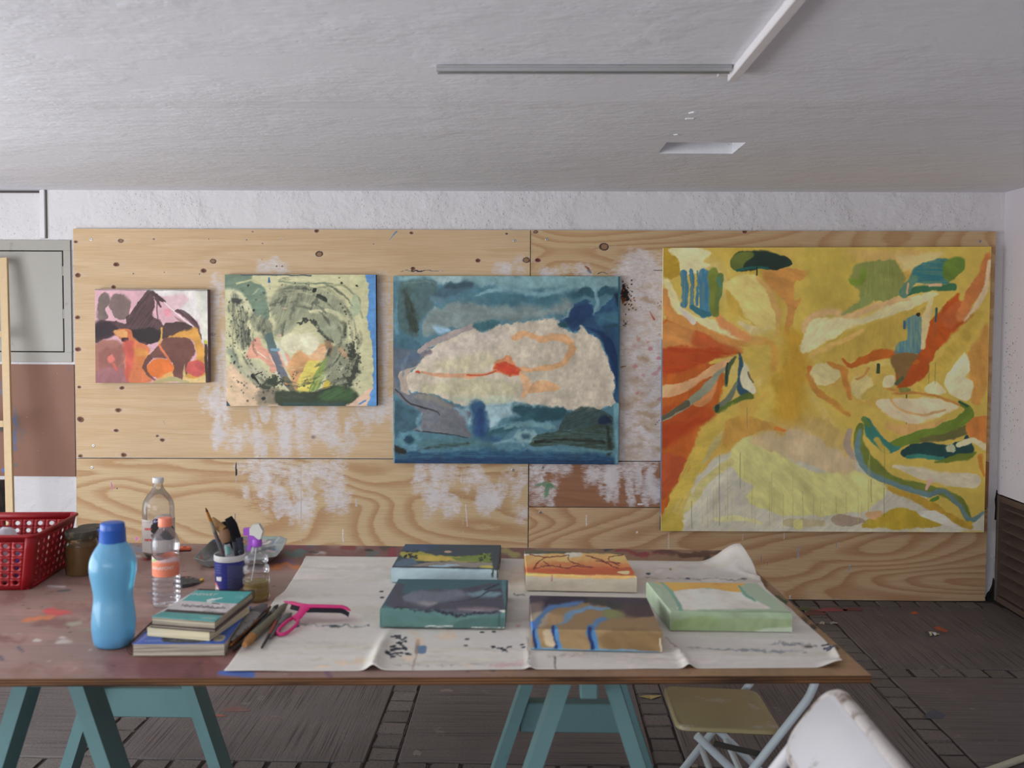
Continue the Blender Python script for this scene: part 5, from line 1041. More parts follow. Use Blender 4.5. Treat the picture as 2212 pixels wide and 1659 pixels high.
tip2 = U(1819, 1441, 2, ZS); d2 = np.hypot(G[:, 0] - tip2.x, G[:, 1] - tip2.y); dz += .016 * sstep(.06, .0, d2)
dz += ridge([(1802, 1400), (1815, 1425)], [.006, .010], .012) + ridge([(1640, 1250), (1560, 1222)], [.008, .0], .014)
front = np.repeat(vv, nu); dz += .002 * sstep(.06, 0, front) * sstep(.4, .7, fbm(G[:, 0] * 6, G[:, 1] * 0, 3, 2))
# keep it flat under the small canvases
G[:, 2] += dz
G[:, 0] += -.02 * sstep(.12, 0, d)
p = Painter(px0, py0, base=(193, 187, 178), gain=1.5, seed=31)
for k in range(90):
    r = random.Random(k + 40); x, y = r.uniform(520, 1800), r.uniform(1205, 1445); Lh = r.uniform(60, 260)
    p.stroke([(x - Lh, y + r.uniform(-3, 3)), (x, y), (x + Lh, y + r.uniform(-3, 3))], [2, r.uniform(4, 12), 2], r.choice([(186, 178, 160), (204, 194, 182), (180, 174, 158), (202, 190, 182)]), 5, 4, 40, .6)
p.stroke([(640, 1350), (690, 1352), (745, 1352), (797, 1353)], 3.0, (70, 84, 92), 1.6, 3, 14, .75, tex=.7); p.dot(722, 1354, 9, (52, 66, 72), 2, 3, 2.4); p.dot(640, 1354, 8, (50, 60, 66), 2, 3, 2)
for k in range(34):
    r = random.Random(k + 60); x, y = r.choice([(866 + r.gauss(0, 9), 1376 + r.gauss(0, 11)), (860 + r.gauss(0, 12), 1402 + r.gauss(0, 8)), (1075 + r.gauss(0, 14), 1403 + r.gauss(0, 6)), (855 + r.gauss(0, 10), 1412 + r.gauss(0, 5))]); p.stroke([(x - 4, y), (x + r.uniform(2, 8), y + r.uniform(-3, 3))], r.uniform(2.4, 5), (40, 44, 52), 1.2, 2, 9)
for x, y in ((1042, 1366), (1010, 1381), (1006, 1396), (1068, 1366), (1128, 1393), (1131, 1399), (852, 1395), (824, 1278), (825, 1292)): p.dot(x, y, 4.5, (38, 40, 46), 1.2, 1, 1.8)
p.poly([(897, 1384), (905, 1384), (903, 1412), (894, 1412)], (146, 124, 102), 1.5, 2); p.poly([(904, 1396), (921, 1396), (920, 1412), (904, 1412)], (96, 120, 144), 1.5, 2); p.stroke([(899, 1414), (892, 1446)], 4, (150, 128, 112), 2, 2, 9, .8)
for x, y, w, h in ((965, 1375, 22, 8), (880, 1418, 10, 6), (905, 1388, 12, 8), (743, 1432, 14, 7), (780, 1427, 14, 6), (700, 1442, 16, 4), (895, 1366, 14, 3), (1010, 1432, 12, 4)): p.dot(x, y, w, (212, 180, 150), 5, 6, h, .55)
p.stroke([(850, 1436), (1000, 1436), (1140, 1436)], 3, (150, 140, 138), 2, 3, 12, .6, tex=.8); p.stroke([(1060, 1440), (1130, 1434)], 8, (196, 150, 146), 4, 4, 12, .6)
p.stroke([(1480, 1398), (1560, 1404), (1640, 1407), (1740, 1408)], [2, 4, 8, 3], (110, 114, 120), 2.2, 4, 14, .75, tex=.6); p.stroke([(1665, 1390), (1710, 1394), (1760, 1396)], [2, 6, 6], (104, 108, 110), 2, 4, 14, .8, tex=.5); p.dot(1748, 1396, 9, (82, 78, 64), 2, 3, 2.4)
for x, y in ((1786, 1393), (1790, 1400), (1796, 1404)): p.stroke([(x - 10, y + 2), (x + 4, y - 1)], 4, (56, 62, 76), 1.2, 1, 9)
p.stroke([(1395, 1246), (1470, 1252), (1560, 1250), (1610, 1254)], 3, (120, 116, 108), 1.6, 3, 14, .6, tex=.6); p.dot(1400, 1240, 6, (72, 84, 88), 1.5, 2, 2.4); p.dot(1485, 1250, 5, (76, 80, 96), 1.4, 1, 2); p.dot(1448, 1231, 3, (150, 130, 90), 1.2, 1, 2); p.dot(1606, 1252, 8, (84, 84, 86), 1.6, 2, 1.6)
p.stroke([(1436, 1376), (1458, 1398), (1472, 1416)], [2, 3, 2], (150, 124, 122), 1.6, 2, 9, .7); p.stroke([(1112, 1284), (1132, 1288)], 3, (90, 88, 88), 1.4, 2, 9, .8); p.dot(1120, 1352, 5, (196, 140, 128), 2, 2, 3, .7); p.stroke([(1198, 1420), (1200, 1444)], 3, (70, 66, 66), 1.2, 1, 9, .8); p.stroke([(1140, 1380), (1143, 1440)], 3, (120, 110, 104), 2, 2, 9, .6); p.stroke([(1180, 1420), (1290, 1412)], 5, (140, 132, 110), 3, 4, 10, .5, tex=.6)
p.stroke([(610, 1310), (700, 1330), (760, 1335)], [10, 26, 12], (200, 170, 172), 14, 4, 30, .25)  # faint pink glow of the squeegee, painted into the sheet colour
sheet = big_mesh('canvas_sheet', G, grid_faces(nu, nv), paint_mat('unprimed_canvas_sheet', .85, 600, .10), p.cols(), smooth=True)
sm = sheet.modifiers.new('thickness', 'SOLIDIFY'); sm.thickness = .0009; sm.offset = -1
tag(sheet, 'creased cream canvas sheet with paint spots spread over the table', 'sheet')

# ================================================================== SMALL CANVASES ON THE SHEET
def face(a, b, c, d, res=.0026):
    a, b, c, d = [np.array(q) for q in (a, b, c, d)]
    nu = max(3, int(max(np.linalg.norm(b - a), np.linalg.norm(c - d)) / res) + 2); nv = max(3, int(np.linalg.norm(d - a) / res) + 2)
    u = np.linspace(0, 1, nu)[None, :, None]; v = np.linspace(0, 1, nv)[:, None, None]
    return ((a * (1 - u) + b * u) * (1 - v) + (d * (1 - u) + c * u) * v).reshape(-1, 3), nu, nv
def small_canvas(crop, top, bot, base, paint, label, seed, lift=.0055, gain=1.4):
    f = lambda q: (crop[0] + q[0] * crop[2], crop[1] + q[1] * crop[2])
    bl, br, fr, fl = [f(q) for q in top]; b0, b1 = [f(q) for q in bot]
    z0 = ZT + lift
    FL, FR = U(*b0, 2, z0), U(*b1, 2, z0)
    zt = .5 * (U(fl[0], fl[1], 1, FL.y).z + U(fr[0], fr[1], 1, FR.y).z)
    TL, TR = Vector((FL.x, FL.y, zt)), Vector((FR.x, FR.y, zt))
    BL, BR = U(*bl, 2, zt), U(*br, 2, zt)
    e = .0035      # softened folded edge
    V, F, n = [], [], 0
    low = lambda q: Vector((q.x, q.y, z0))
    for q in ((TL, TR, BR, BL), (low(FL), low(FR), TR, TL), (low(BL), low(TL), TL, BL), (low(TR), low(BR), BR, TR), (low(BR), low(BL), BL, BR), (low(BL), low(BR), low(TR), low(TL))):
        g, a, b = face(*q); V.append(g); F.append(grid_faces(a, b, n)); n += len(g)
    V = np.concatenate(V)
    px, py = P(V); p = Painter(px, py, crop, base, 1.0, gain, seed); p.desat = .2; paint(p); cols = p.cols()
    # round the folded edges a little
    cen = np.array((TL + TR + BL + BR) / 4); cen[2] = (z0 + zt) / 2
    nearz = np.clip(1 - (zt - V[:, 2]) / e, 0, 1)
    V[:, 2] -= 0
    d = V[:, :2] - cen[:2]; V[:, :2] = cen[:2] + d * (1 - .006 * nearz)[:, None] ** 2
    o = big_mesh('small_canvas', V, np.concatenate(F), M_WATER, cols)
    tag(o, label, 'painting', 'small canvases on the sheet'); return o
C2 = (560, 1120, .28933); C3 = (1080, 1120, .37071)
def sc1(p):
    p.poly([(960, 365), (1790, 376), (1800, 480), (960, 480)], (158, 182, 188), 3, 1, smooth=False); p.poly([(1100, 185), (1300, 190), (1300, 230), (1080, 240)], (62, 84, 110), 20, 8)
    p.poly([(1060, 250), (1200, 255), (1300, 275), (1440, 290), (1600, 275), (1740, 262), (1745, 322), (1600, 328), (1300, 322), (1150, 312), (1060, 290)], (164, 152, 52), 6, 8); p.poly([(1440, 290), (1600, 275), (1740, 262), (1745, 320), (1560, 320)], (112, 136, 54), 8, 8); p.poly([(1180, 275), (1300, 275), (1450, 310), (1300, 318), (1200, 310)], (196, 168, 66), 7, 6)
    p.poly([(1160, 345), (1300, 328), (1740, 330), (1740, 366), (1150, 358)], (144, 134, 122), 6, 6); p.poly([(1280, 350), (1400, 342), (1500, 360), (1270, 362)], (150, 178, 188), 5, 5); p.poly([(1660, 355), (1750, 352), (1750, 372), (1650, 370)], (190, 178, 70), 4, 3); p.poly([(1040, 310), (1140, 300), (1180, 340), (1100, 358), (1010, 358)], (84, 108, 128), 12, 8); p.poly([(1740, 230), (1800, 220), (1780, 376), (1745, 370)], (66, 74, 76), 8, 6)
    for k in range(24):
        r = random.Random(k); p.dot(r.uniform(1070, 1180), r.uniform(240, 300), r.uniform(3, 9), (44, 48, 40), 3, 3); p.dot(r.uniform(1640, 1740), r.uniform(265, 320), r.uniform(3, 8), (56, 64, 40), 3, 3)
    p.dot(1408, 248, 28, (208, 164, 126), 3, 1, 8); p.stroke([(980, 363), (1790, 378)], 9, (48, 56, 60), 3, 1); p.stroke([(1750, 380), (1742, 430)], 12, (62, 74, 58), 4, 6); p.stroke([(1775, 378), (1775, 440)], 9, (50, 60, 62), 3, 3)
small_canvas(C2, ((1087, 190), (1806, 197), (1786, 376), (988, 364)), ((986, 473), (1776, 487)), (64, 76, 82), sc1, 'dark small canvas with a yellow-green band, back left of the sheet', 41)
def sc2(p):
    p.poly([(890, 655), (1400, 690), (1850, 690), (1850, 830), (890, 830)], (78, 118, 112), 6, 4); p.poly([(1500, 760), (1850, 740), (1850, 830), (1500, 830)], (66, 102, 96), 20, 8)
    p.poly([(935, 645), (960, 580), (1010, 490), (1080, 500), (1060, 560), (1200, 540), (1500, 520), (1780, 485), (1650, 530), (1850, 530), (1835, 690), (1600, 715), (1400, 700), (1180, 680), (1000, 664)], (74, 74, 86), 8, 8); p.poly([(1100, 560), (1400, 530), (1560, 560), (1400, 620), (1180, 640), (1080, 610)], (104, 110, 122), 30, 10); p.poly([(1560, 560), (1700, 540), (1820, 560), (1700, 590), (1600, 585)], (108, 142, 154), 18, 8); p.poly([(1480, 670), (1700, 665), (1800, 680), (1600, 700)], (124, 108, 114), 12, 6); p.poly([(1180, 620), (1330, 625), (1250, 655)], (140, 134, 138), 14, 6)
    p.stroke([(1420, 630), (1600, 600), (1720, 545), (1850, 530)], [6, 9, 9, 6], (52, 58, 70), 4, 4); p.stroke([(1690, 530), (1790, 488)], 14, (48, 54, 66), 4, 4); p.stroke([(1000, 662), (1200, 682), (1330, 690), (1400, 710), (1500, 725), (1700, 700), (1790, 690)], [6, 8, 16, 22, 18, 14, 10], (42, 46, 54), 5, 10, 24); p.stroke([(1830, 470), (1845, 690)], [30, 16], (74, 116, 118), 7, 4); p.dot(1815, 690, 22, (196, 194, 184), 4, 5, 8)
    p.stroke([(905, 806), (1300, 818), (1840, 824)], 8, (40, 54, 52), 4, 3); p.stroke([(1240, 806), (1440, 810)], 9, (190, 190, 178), 3, 4); p.stroke([(1590, 812), (1830, 818)], 9, (186, 188, 176), 3, 5, tex=.6); p.stroke([(912, 690), (908, 800)], 7, (62, 96, 92), 3, 2); p.stroke([(1790, 720), (1785, 800)], 14, (52, 80, 76), 7, 5)
small_canvas(C2, ((1036, 450), (1858, 457), (1841, 692), (905, 662)), ((900, 812), (1836, 824)), (58, 96, 104), sc2, 'teal and slate small canvas, front left of the sheet', 42)
def sc3(p):
    p.poly([(140, 322), (800, 336), (800, 435), (140, 430)], (196, 182, 156), 2, 1, smooth=False); p.poly([(130, 180), (720, 200), (728, 214), (140, 208)], (94, 96, 76), 4, 4); p.poly([(140, 206), (400, 212), (400, 222), (146, 218)], (214, 206, 190), 3, 2)
    p.poly([(144, 219), (725, 212), (800, 345), (150, 330)], (226, 172, 92), 5, 4); p.poly([(150, 270), (400, 250), (700, 260), (780, 310), (790, 335), (600, 332), (152, 322)], (216, 126, 66), 14, 8); p.poly([(152, 296), (400, 290), (760, 290), (780, 330), (400, 330), (160, 318)], (206, 92, 50), 10, 6); p.poly([(155, 316), (300, 322), (500, 328), (500, 334), (152, 330)], (226, 190, 90), 4, 3); p.poly([(690, 310), (750, 304), (750, 326), (700, 322)], (232, 196, 130), 4, 3); p.poly([(380, 195), (470, 195), (480, 216), (400, 222)], (206, 196, 170), 5, 5)
    for s_ in ([(270, 222), (220, 255), (195, 295)], [(195, 295), (280, 275), (345, 285), (400, 290)], [(345, 285), (350, 265)], [(400, 215), (400, 245), (450, 265), (490, 275)], [(500, 218), (590, 240), (640, 270), (690, 292)], [(640, 222), (640, 245), (700, 275)], [(400, 290), (440, 278), (540, 285)], [(250, 250), (280, 270)], [(170, 208), (270, 226), (400, 212)], [(560, 245), (700, 262)], [(640, 222), (725, 208)]): p.stroke(s_, 6, (128, 48, 44), 2, 3, 14)
    p.stroke([(302, 330), (302, 365)], 7, (196, 120, 110), 2, 1); p.stroke([(560, 330), (700, 338), (790, 340)], 8, (222, 170, 80), 3, 3)
small_canvas(C3, ((141, 184), (722, 203), (796, 336), (149, 324)), ((155, 418), (797, 431)), (216, 140, 76), sc3, 'small canvas with orange ground and red branching lines', 43)
def sc4(p):
    p.poly([(165, 440), (870, 455), (890, 520), (800, 560), (700, 540), (520, 490), (350, 500), (230, 540), (165, 560)], (72, 62, 72), 18, 10); p.poly([(290, 452), (480, 455), (500, 490), (340, 500), (240, 520)], (50, 42, 58), 14, 8); p.poly([(500, 470), (700, 490), (860, 510), (700, 530), (560, 500)], (66, 66, 60), 16, 8); p.poly([(740, 500), (880, 510), (910, 570), (800, 580), (720, 560)], (84, 66, 66), 16, 6); p.poly([(170, 500), (250, 490), (240, 560), (175, 600)], (120, 100, 96), 16, 8)
    p.poly([(180, 570), (260, 540), (300, 560), (260, 620), (180, 630)], (168, 150, 124), 14, 8); p.stroke([(190, 620), (240, 570), (300, 520), (420, 500), (480, 490)], [40, 34, 30, 26, 10], (74, 118, 172), 12, 8); p.stroke([(350, 610), (410, 560), (480, 530), (640, 530)], [30, 40, 26, 14], (100, 142, 176), 12, 8); p.stroke([(540, 640), (570, 600), (640, 570), (700, 560)], [40, 30, 20, 10], (84, 124, 170), 10, 6); p.poly([(600, 540), (700, 540), (720, 570), (620, 590)], (126, 128, 74), 14, 8); p.poly([(290, 560), (350, 560), (380, 600), (320, 620), (280, 600)], (166, 130, 84), 14, 6)
    p.poly([(165, 642), (950, 662), (950, 790), (165, 775)], (150, 118, 72), 3, 1, smooth=False); p.poly([(620, 660), (940, 666), (945, 780), (620, 770)], (128, 98, 56), 16, 8)
    for x, w in ((205, 34), (318, 42), (532, 44)):
        p.stroke([(x - 6, 640), (x + 2, 690), (x + 22, 755)], w, (66, 128, 184), 7, 5); p.stroke([(x - 10, 640), (x - 6, 700), (x + 6, 755)], w * .5, (28, 46, 104), 6, 5)
    p.poly([(250, 660), (300, 660), (320, 740), (270, 740)], (188, 164, 128), 10, 6); p.stroke([(190, 762), (600, 768), (930, 778)], [16, 14, 6], (90, 150, 186), 5, 5); p.stroke([(180, 610), (195, 632)], 26, (64, 112, 190), 6, 4)
    p.stroke([(930, 700), (942, 776)], 8, (196, 186, 160), 3, 2)
small_canvas(C3, ((171, 447), (858, 461), (947, 662), (177, 641)), ((186, 761), (946, 779)), (148, 116, 76), sc4, 'brown small canvas with blue streaks running over its front edge', 44)
def sc5(p):
    p.poly([(980, 543), (1710, 543), (1710, 670), (980, 670)], (134, 152, 106), 3, 1, smooth=False); p.poly([(985, 545), (1706, 545), (1706, 585), (1350, 580), (985, 590)], (140, 160, 124), 6, 5); p.poly([(1000, 600), (1200, 570), (1300, 610), (1150, 640), (1000, 640)], (132, 156, 98), 16, 8); p.poly([(1560, 640), (1705, 632), (1705, 668), (1500, 664)], (176, 188, 160), 7, 5)
    p.poly([(915, 360), (1400, 366), (1400, 400), (1420, 432), (1280, 415), (1180, 405), (1060, 420), (995, 430), (960, 400)], (226, 168, 70), 4, 5); p.poly([(1000, 432), (1060, 420), (1180, 407), (1290, 417), (1425, 434), (1470, 470), (1580, 528), (1400, 526), (1060, 534), (1040, 500)], (212, 206, 190), 4, 4); p.stroke([(930, 372), (985, 420), (1030, 480), (1050, 532)], [14, 16, 20, 26], (122, 168, 142), 4, 4); p.stroke([(1395, 392), (1430, 440), (1490, 482)], [10, 20, 10], (110, 166, 140), 4, 4); p.dot(1255, 379, 14, (206, 120, 54), 4, 2, 3)
    p.poly([(845, 360), (935, 420), (935, 480), (992, 545), (992, 655), (900, 545), (850, 420)], (158, 178, 146), 5, 2, smooth=False)
small_canvas(C3, ((852, 369), (1500, 377), (1702, 546), (989, 546)), ((991, 652), (1702, 662)), (160, 180, 148), sc5, 'pale green small canvas with an orange strip and white middle', 45)

# ================================================================== FOLDING CHAIRS
M_WMET = plain('white_enamelled_steel', (204, 201, 203), .42, gain=1.0, var=.06, vscale=14, dirt=(120, 104, 92), dirt_scale=16, dirt_amt=(.64, .80))
M_TUBE = plain('pale_grey_steel_tube', (190, 200, 204), .38, gain=1.15, var=.08, vscale=20, dirt=(110, 110, 108), dirt_amt=(.66, .85))
M_SEAT = plain('beige_painted_seat', (156, 142, 104), .5, gain=1.3, var=.14, vscale=6, dirt=(190, 182, 164), dirt_scale=11, dirt_amt=(.61, .66))
M_STRAP = plain('dark_steel_strap', (60, 58, 52), .5)
def rrect(w, h, r, seg=6):
    out = []
    for cx, cy, a0 in ((w / 2 - r, h / 2 - r, 0), (-w / 2 + r, h / 2 - r, 90), (-w / 2 + r, -h / 2 + r, 180), (w / 2 - r, -h / 2 + r, 270)):
        for k in range(seg + 1):
            a = radians(a0 + 90 * k / seg); out.append((cx + r * cos(a), cy + r * sin(a)))
    return out
def pillow_panel(mb, w, h, r, th, bulge, M, edge=.005, n=14):
    """rounded panel with softened rim, slightly dished: local x = width, y = height, z = thickness"""
    rings = []
    for s_, z in ((-edge, -th / 2), (0, -th / 2 + edge * .8), (0, th / 2 - edge * .8), (-edge, th / 2)):
        rings.append([(x, y, z) for x, y in rrect(w + 2 * s_, h + 2 * s_, max(.003, r + s_), 8)])
    vs = sum(rings, []); m = len(rings[0]); fs = []
    for k in range(3): fs += [(k * m + i, k * m + (i + 1) % m, (k + 1) * m + (i + 1) % m, (k + 1) * m + i) for i in range(m)]
    fs += [tuple(reversed(range(m))), tuple(range(3 * m, 4 * m))]
    mb.add([(x, y, z + bulge * (x / (w / 2)) ** 2) for x, y, z in vs], fs, M)
def folding_chair(label, yc, width, tube_at, lean, bend_z, top_z, seat, seat_z, seat_mat, frame_mat, back_mat, back_lo, back_hi, rear, tr=.0115, back_col=None):
    """chair that faces -x: two bent main tubes (front foot -> backrest), two rear legs, seat, backrest, braces"""
    x0, z0 = tube_at
    X = lambda z: x0 + (z - z0) * lean
    XT = lambda z: X(min(z, bend_z)) + max(0, z - bend_z) * lean * .52
    t = thing('folding_chair', (X(0) + .15, yc, 0), label, 'chair', 'folding chairs by the table')
    for s_ in (-1, 1):
        y = yc + s_ * width / 2
        zz = [z for z in (.012, bend_z * .5, bend_z - .03, bend_z - .01, bend_z + .01, bend_z + .03) if z < top_z - .01] + [top_z]
        mb = MB(); mb.tube([(X(.012) + (X(z) - X(.012)) if z < bend_z else XT(z), y, z) for z in zz], tr, 12); lg = mb.build('front_leg', frame_mat, t, 40)
        mb = MB(); mb.tube([(X(.02), y, .02), (X(0.0), y, .0)], tr * 1.25, 10); mb.build('foot_cap', M_STRAP, lg, 40)
        yr = yc + s_ * (width / 2 - .034)
        mb = MB(); mb.tube([(rear[0], yr, rear[1]), (rear[2], yr, .012)], tr, 12); lg = mb.build('rear_leg', frame_mat, t, 40)
        mb = MB(); mb.tube([(rear[2] - .008, yr, .02), (rear[2], yr, 0.0)], tr * 1.25, 10); mb.build('foot_cap', M_STRAP, lg, 40)
        mb = MB(); zz_ = seat_z - .10; mb.tube([(X(zz_), y - s_ * (tr + .0), zz_), (X(zz_), y + s_ * (tr + .004), zz_)], .006, 10); mb.build('rivet', frame_mat, t, 40)
        mb = MB(); mb.bar((seat[0] + .10, yc + s_ * (width / 2 - .018), seat_z - .030), (X(seat_z - .06), yc + s_ * (width / 2 - .018), seat_z - .06), .004, .016, (0, 0, 1)); mb.build('strap', M_STRAP, t)
    mb = MB(); zr = .16; mb.tube([(rear[0] + (rear[2] - rear[0]) * (1 - zr / rear[1]), yc - width / 2 + .034, zr), (rear[0] + (rear[2] - rear[0]) * (1 - zr / rear[1]), yc + width / 2 - .034, zr)], tr * .8, 10); mb.build('crossbar', frame_mat, t, 40)
    mb = MB(); zr = .12; mb.tube([(X(zr), yc - width / 2, zr), (X(zr), yc + width / 2, zr)], tr * .8, 10); mb.build('crossbar', frame_mat, t, 40)
    mb = MB(); pillow_panel(mb, seat[1] - seat[0], width - .075, .035, .018, -.004, Matrix.Translation(((seat[0] + seat[1]) / 2, yc, seat_z)) @ Matrix.Rotation(radians(2), 4, 'Y')); mb.build('seat', seat_mat, t, 40)
    a, b = Vector((XT(back_lo), yc, back_lo)), Vector((XT(back_hi), yc, back_hi)); zv = (b - a).normalized()
    M = Matrix((Vector((0, 1, 0)), zv, Vector((0, 1, 0)).cross(zv))).transposed().to_4x4(); M.translation = (a + b) / 2
    return t, M, (b - a).length, XT
def sil(p): return p
t, M, hh, XT = folding_chair('small folding chair with a stained beige seat under the table', 2.925, .385, (.698, .329), .74, .43, .555, (.415, .71), .32, M_SEAT, M_TUBE, M_TUBE, .47, .55, (.47, .305, .775))
mb = MB(); pillow_panel(mb, .40, hh, .03, .014, 0, M); mb.build('backrest', M_TUBE, t, 40)
# white chair nearer the viewer: wide dished back with rolled rim
t, M, hh, XT = folding_chair('white folding chair with grimy rolled backrest edge, nearest the viewer', 1.655, .40, (.512, .690), .74, 1.2, .700, (.13, .46), .43, M_WMET, M_WMET, M_WMET, .655, .785, (.20, .40, .60), tr=.0125)
mb = MB(); hb_ = .158; pillow_panel(mb, .400, hb_ - .022, .046, .007, .0, Matrix.Translation(Vector((-.012, 0, .010))) @ M, .003); bk = mb.build('backrest', M_WMET, t, 40)
ol = rrect(.425, hb_, .052, 10); T = Matrix.Translation(Vector((-.012, 0, .010))) @ M
M_RIM = plain('grimy_white_rim', (196, 188, 184), .45, var=.1, vscale=20, dirt=(112, 92, 74), dirt_scale=22, dirt_amt=(.50, .66))
mb = MB(); mb.tube([T @ Vector((x * .955, y * .90, .0125)) for x, y in ol], .0155, 12, True); mb.build('rolled_rim', M_RIM, bk, 60)
# ================================================================== THINGS ON THE TABLE
def at(xc, yb, hw):
    """centre on the tabletop and metres per pixel for a round thing whose front foot shows at pixel xc, yb"""
    f = U(xc, yb, 2, ZT); s_ = f.y / F_PX; r = hw * s_; c = Vector((f.x * (1 + r / f.y), f.y + r, ZT + .0008)); return c, c.y / F_PX
def prof(pts, y0, k):           # (crop y, crop half width) -> (r, z)
    return [(max(.0006, h * k), (y0 - y) * k) for y, h in pts]
def smooth_prof(pr, n=4):
    q = spline(pr, False, n); return [(max(.0004, a), b) for a, b in q]

def clear_mat(name, tint, edge, rough=.06, haze=.08, hazecol=(200, 200, 205)):
    """thin clear plastic / glass wall"""
    t = NT(name)
    lw = t.n('ShaderNodeLayerWeight', {'Blend': .35}).outputs['Facing']
    col = t.mix(t.math('POWER', lw, 2.2), tint, edge)
    tr = t.n('ShaderNodeBsdfTransparent', {'Color': col}).outputs[0]
    gl = t.n('ShaderNodeBsdfGlossy', {'Color': (1, 1, 1, 1), 'Roughness': rough}).outputs[0]
    df = t.bsdf(rgba(hazecol), .4)
    a = t.n('ShaderNodeMixShader', {0: haze, 1: tr, 2: df}).outputs[0]
    fr = t.n('ShaderNodeFresnel', {'IOR': 1.42}).outputs[0]
    return t.done(t.n('ShaderNodeMixShader', {0: t.math('MULTIPLY', fr, .65), 1: a, 2: gl}).outputs[0])
M_GLASS = clear_mat('clear_bottle_glass', (.96, .95, .93, 1), (.84, .81, .76, 1), .04, .09)
M_PET = clear_mat('clear_bottle_plastic', (.97, .97, .98, 1), (.72, .70, .72, 1), .08, .07)
M_JARG = clear_mat('dirty_jar_glass', (.72, .60, .42, 1), (.35, .27, .17, 1), .1, .35, (120, 96, 66))
M_BLUEP = clear_mat('translucent_blue_plastic', (.62, .86, .96, 1), (.40, .68, .88, 1), .14, .50, (128, 196, 236))
def liquid_mat(name, c, tr=.6):
    t = NT(name); a = t.n('ShaderNodeBsdfTransparent', {'Color': rgba(c, 1.3)}).outputs[0]; b = t.bsdf(rgba(c), .15)
    return t.done(t.n('ShaderNodeMixShader', {0: 1 - tr, 1: a, 2: b}).outputs[0])
M_PLBLUE = plain('cap_blue_plastic', (44, 88, 168), .35, gain=1.1, var=.05)
M_WHITEP = plain('white_plastic', (214, 210, 206), .4, var=.05)
M_SALMON = plain('salmon_plastic', (238, 134, 104), .4, gain=1.1, var=.05)

def text_mesh(s_, size=1.0, bold=0.0, shear=0.0, align='LEFT'):
    cu = bpy.data.curves.new('lettering', 'FONT'); cu.body = s_; cu.size = size; cu.offset = bold; cu.shear = shear; cu.align_x = align; cu.resolution_u = 3
    ob = bpy.data.objects.new('lettering', cu); COL.objects.link(ob)
    me = bpy.data.meshes.new_from_object(ob.evaluated_get(bpy.context.evaluated_depsgraph_get()))
    vs = [tuple(v.co) for v in me.vertices]; fs = [tuple(q.vertices) for q in me.polygons]
    bpy.data.objects.remove(ob); bpy.data.curves.remove(cu); bpy.data.meshes.remove(me)
    return vs, fs

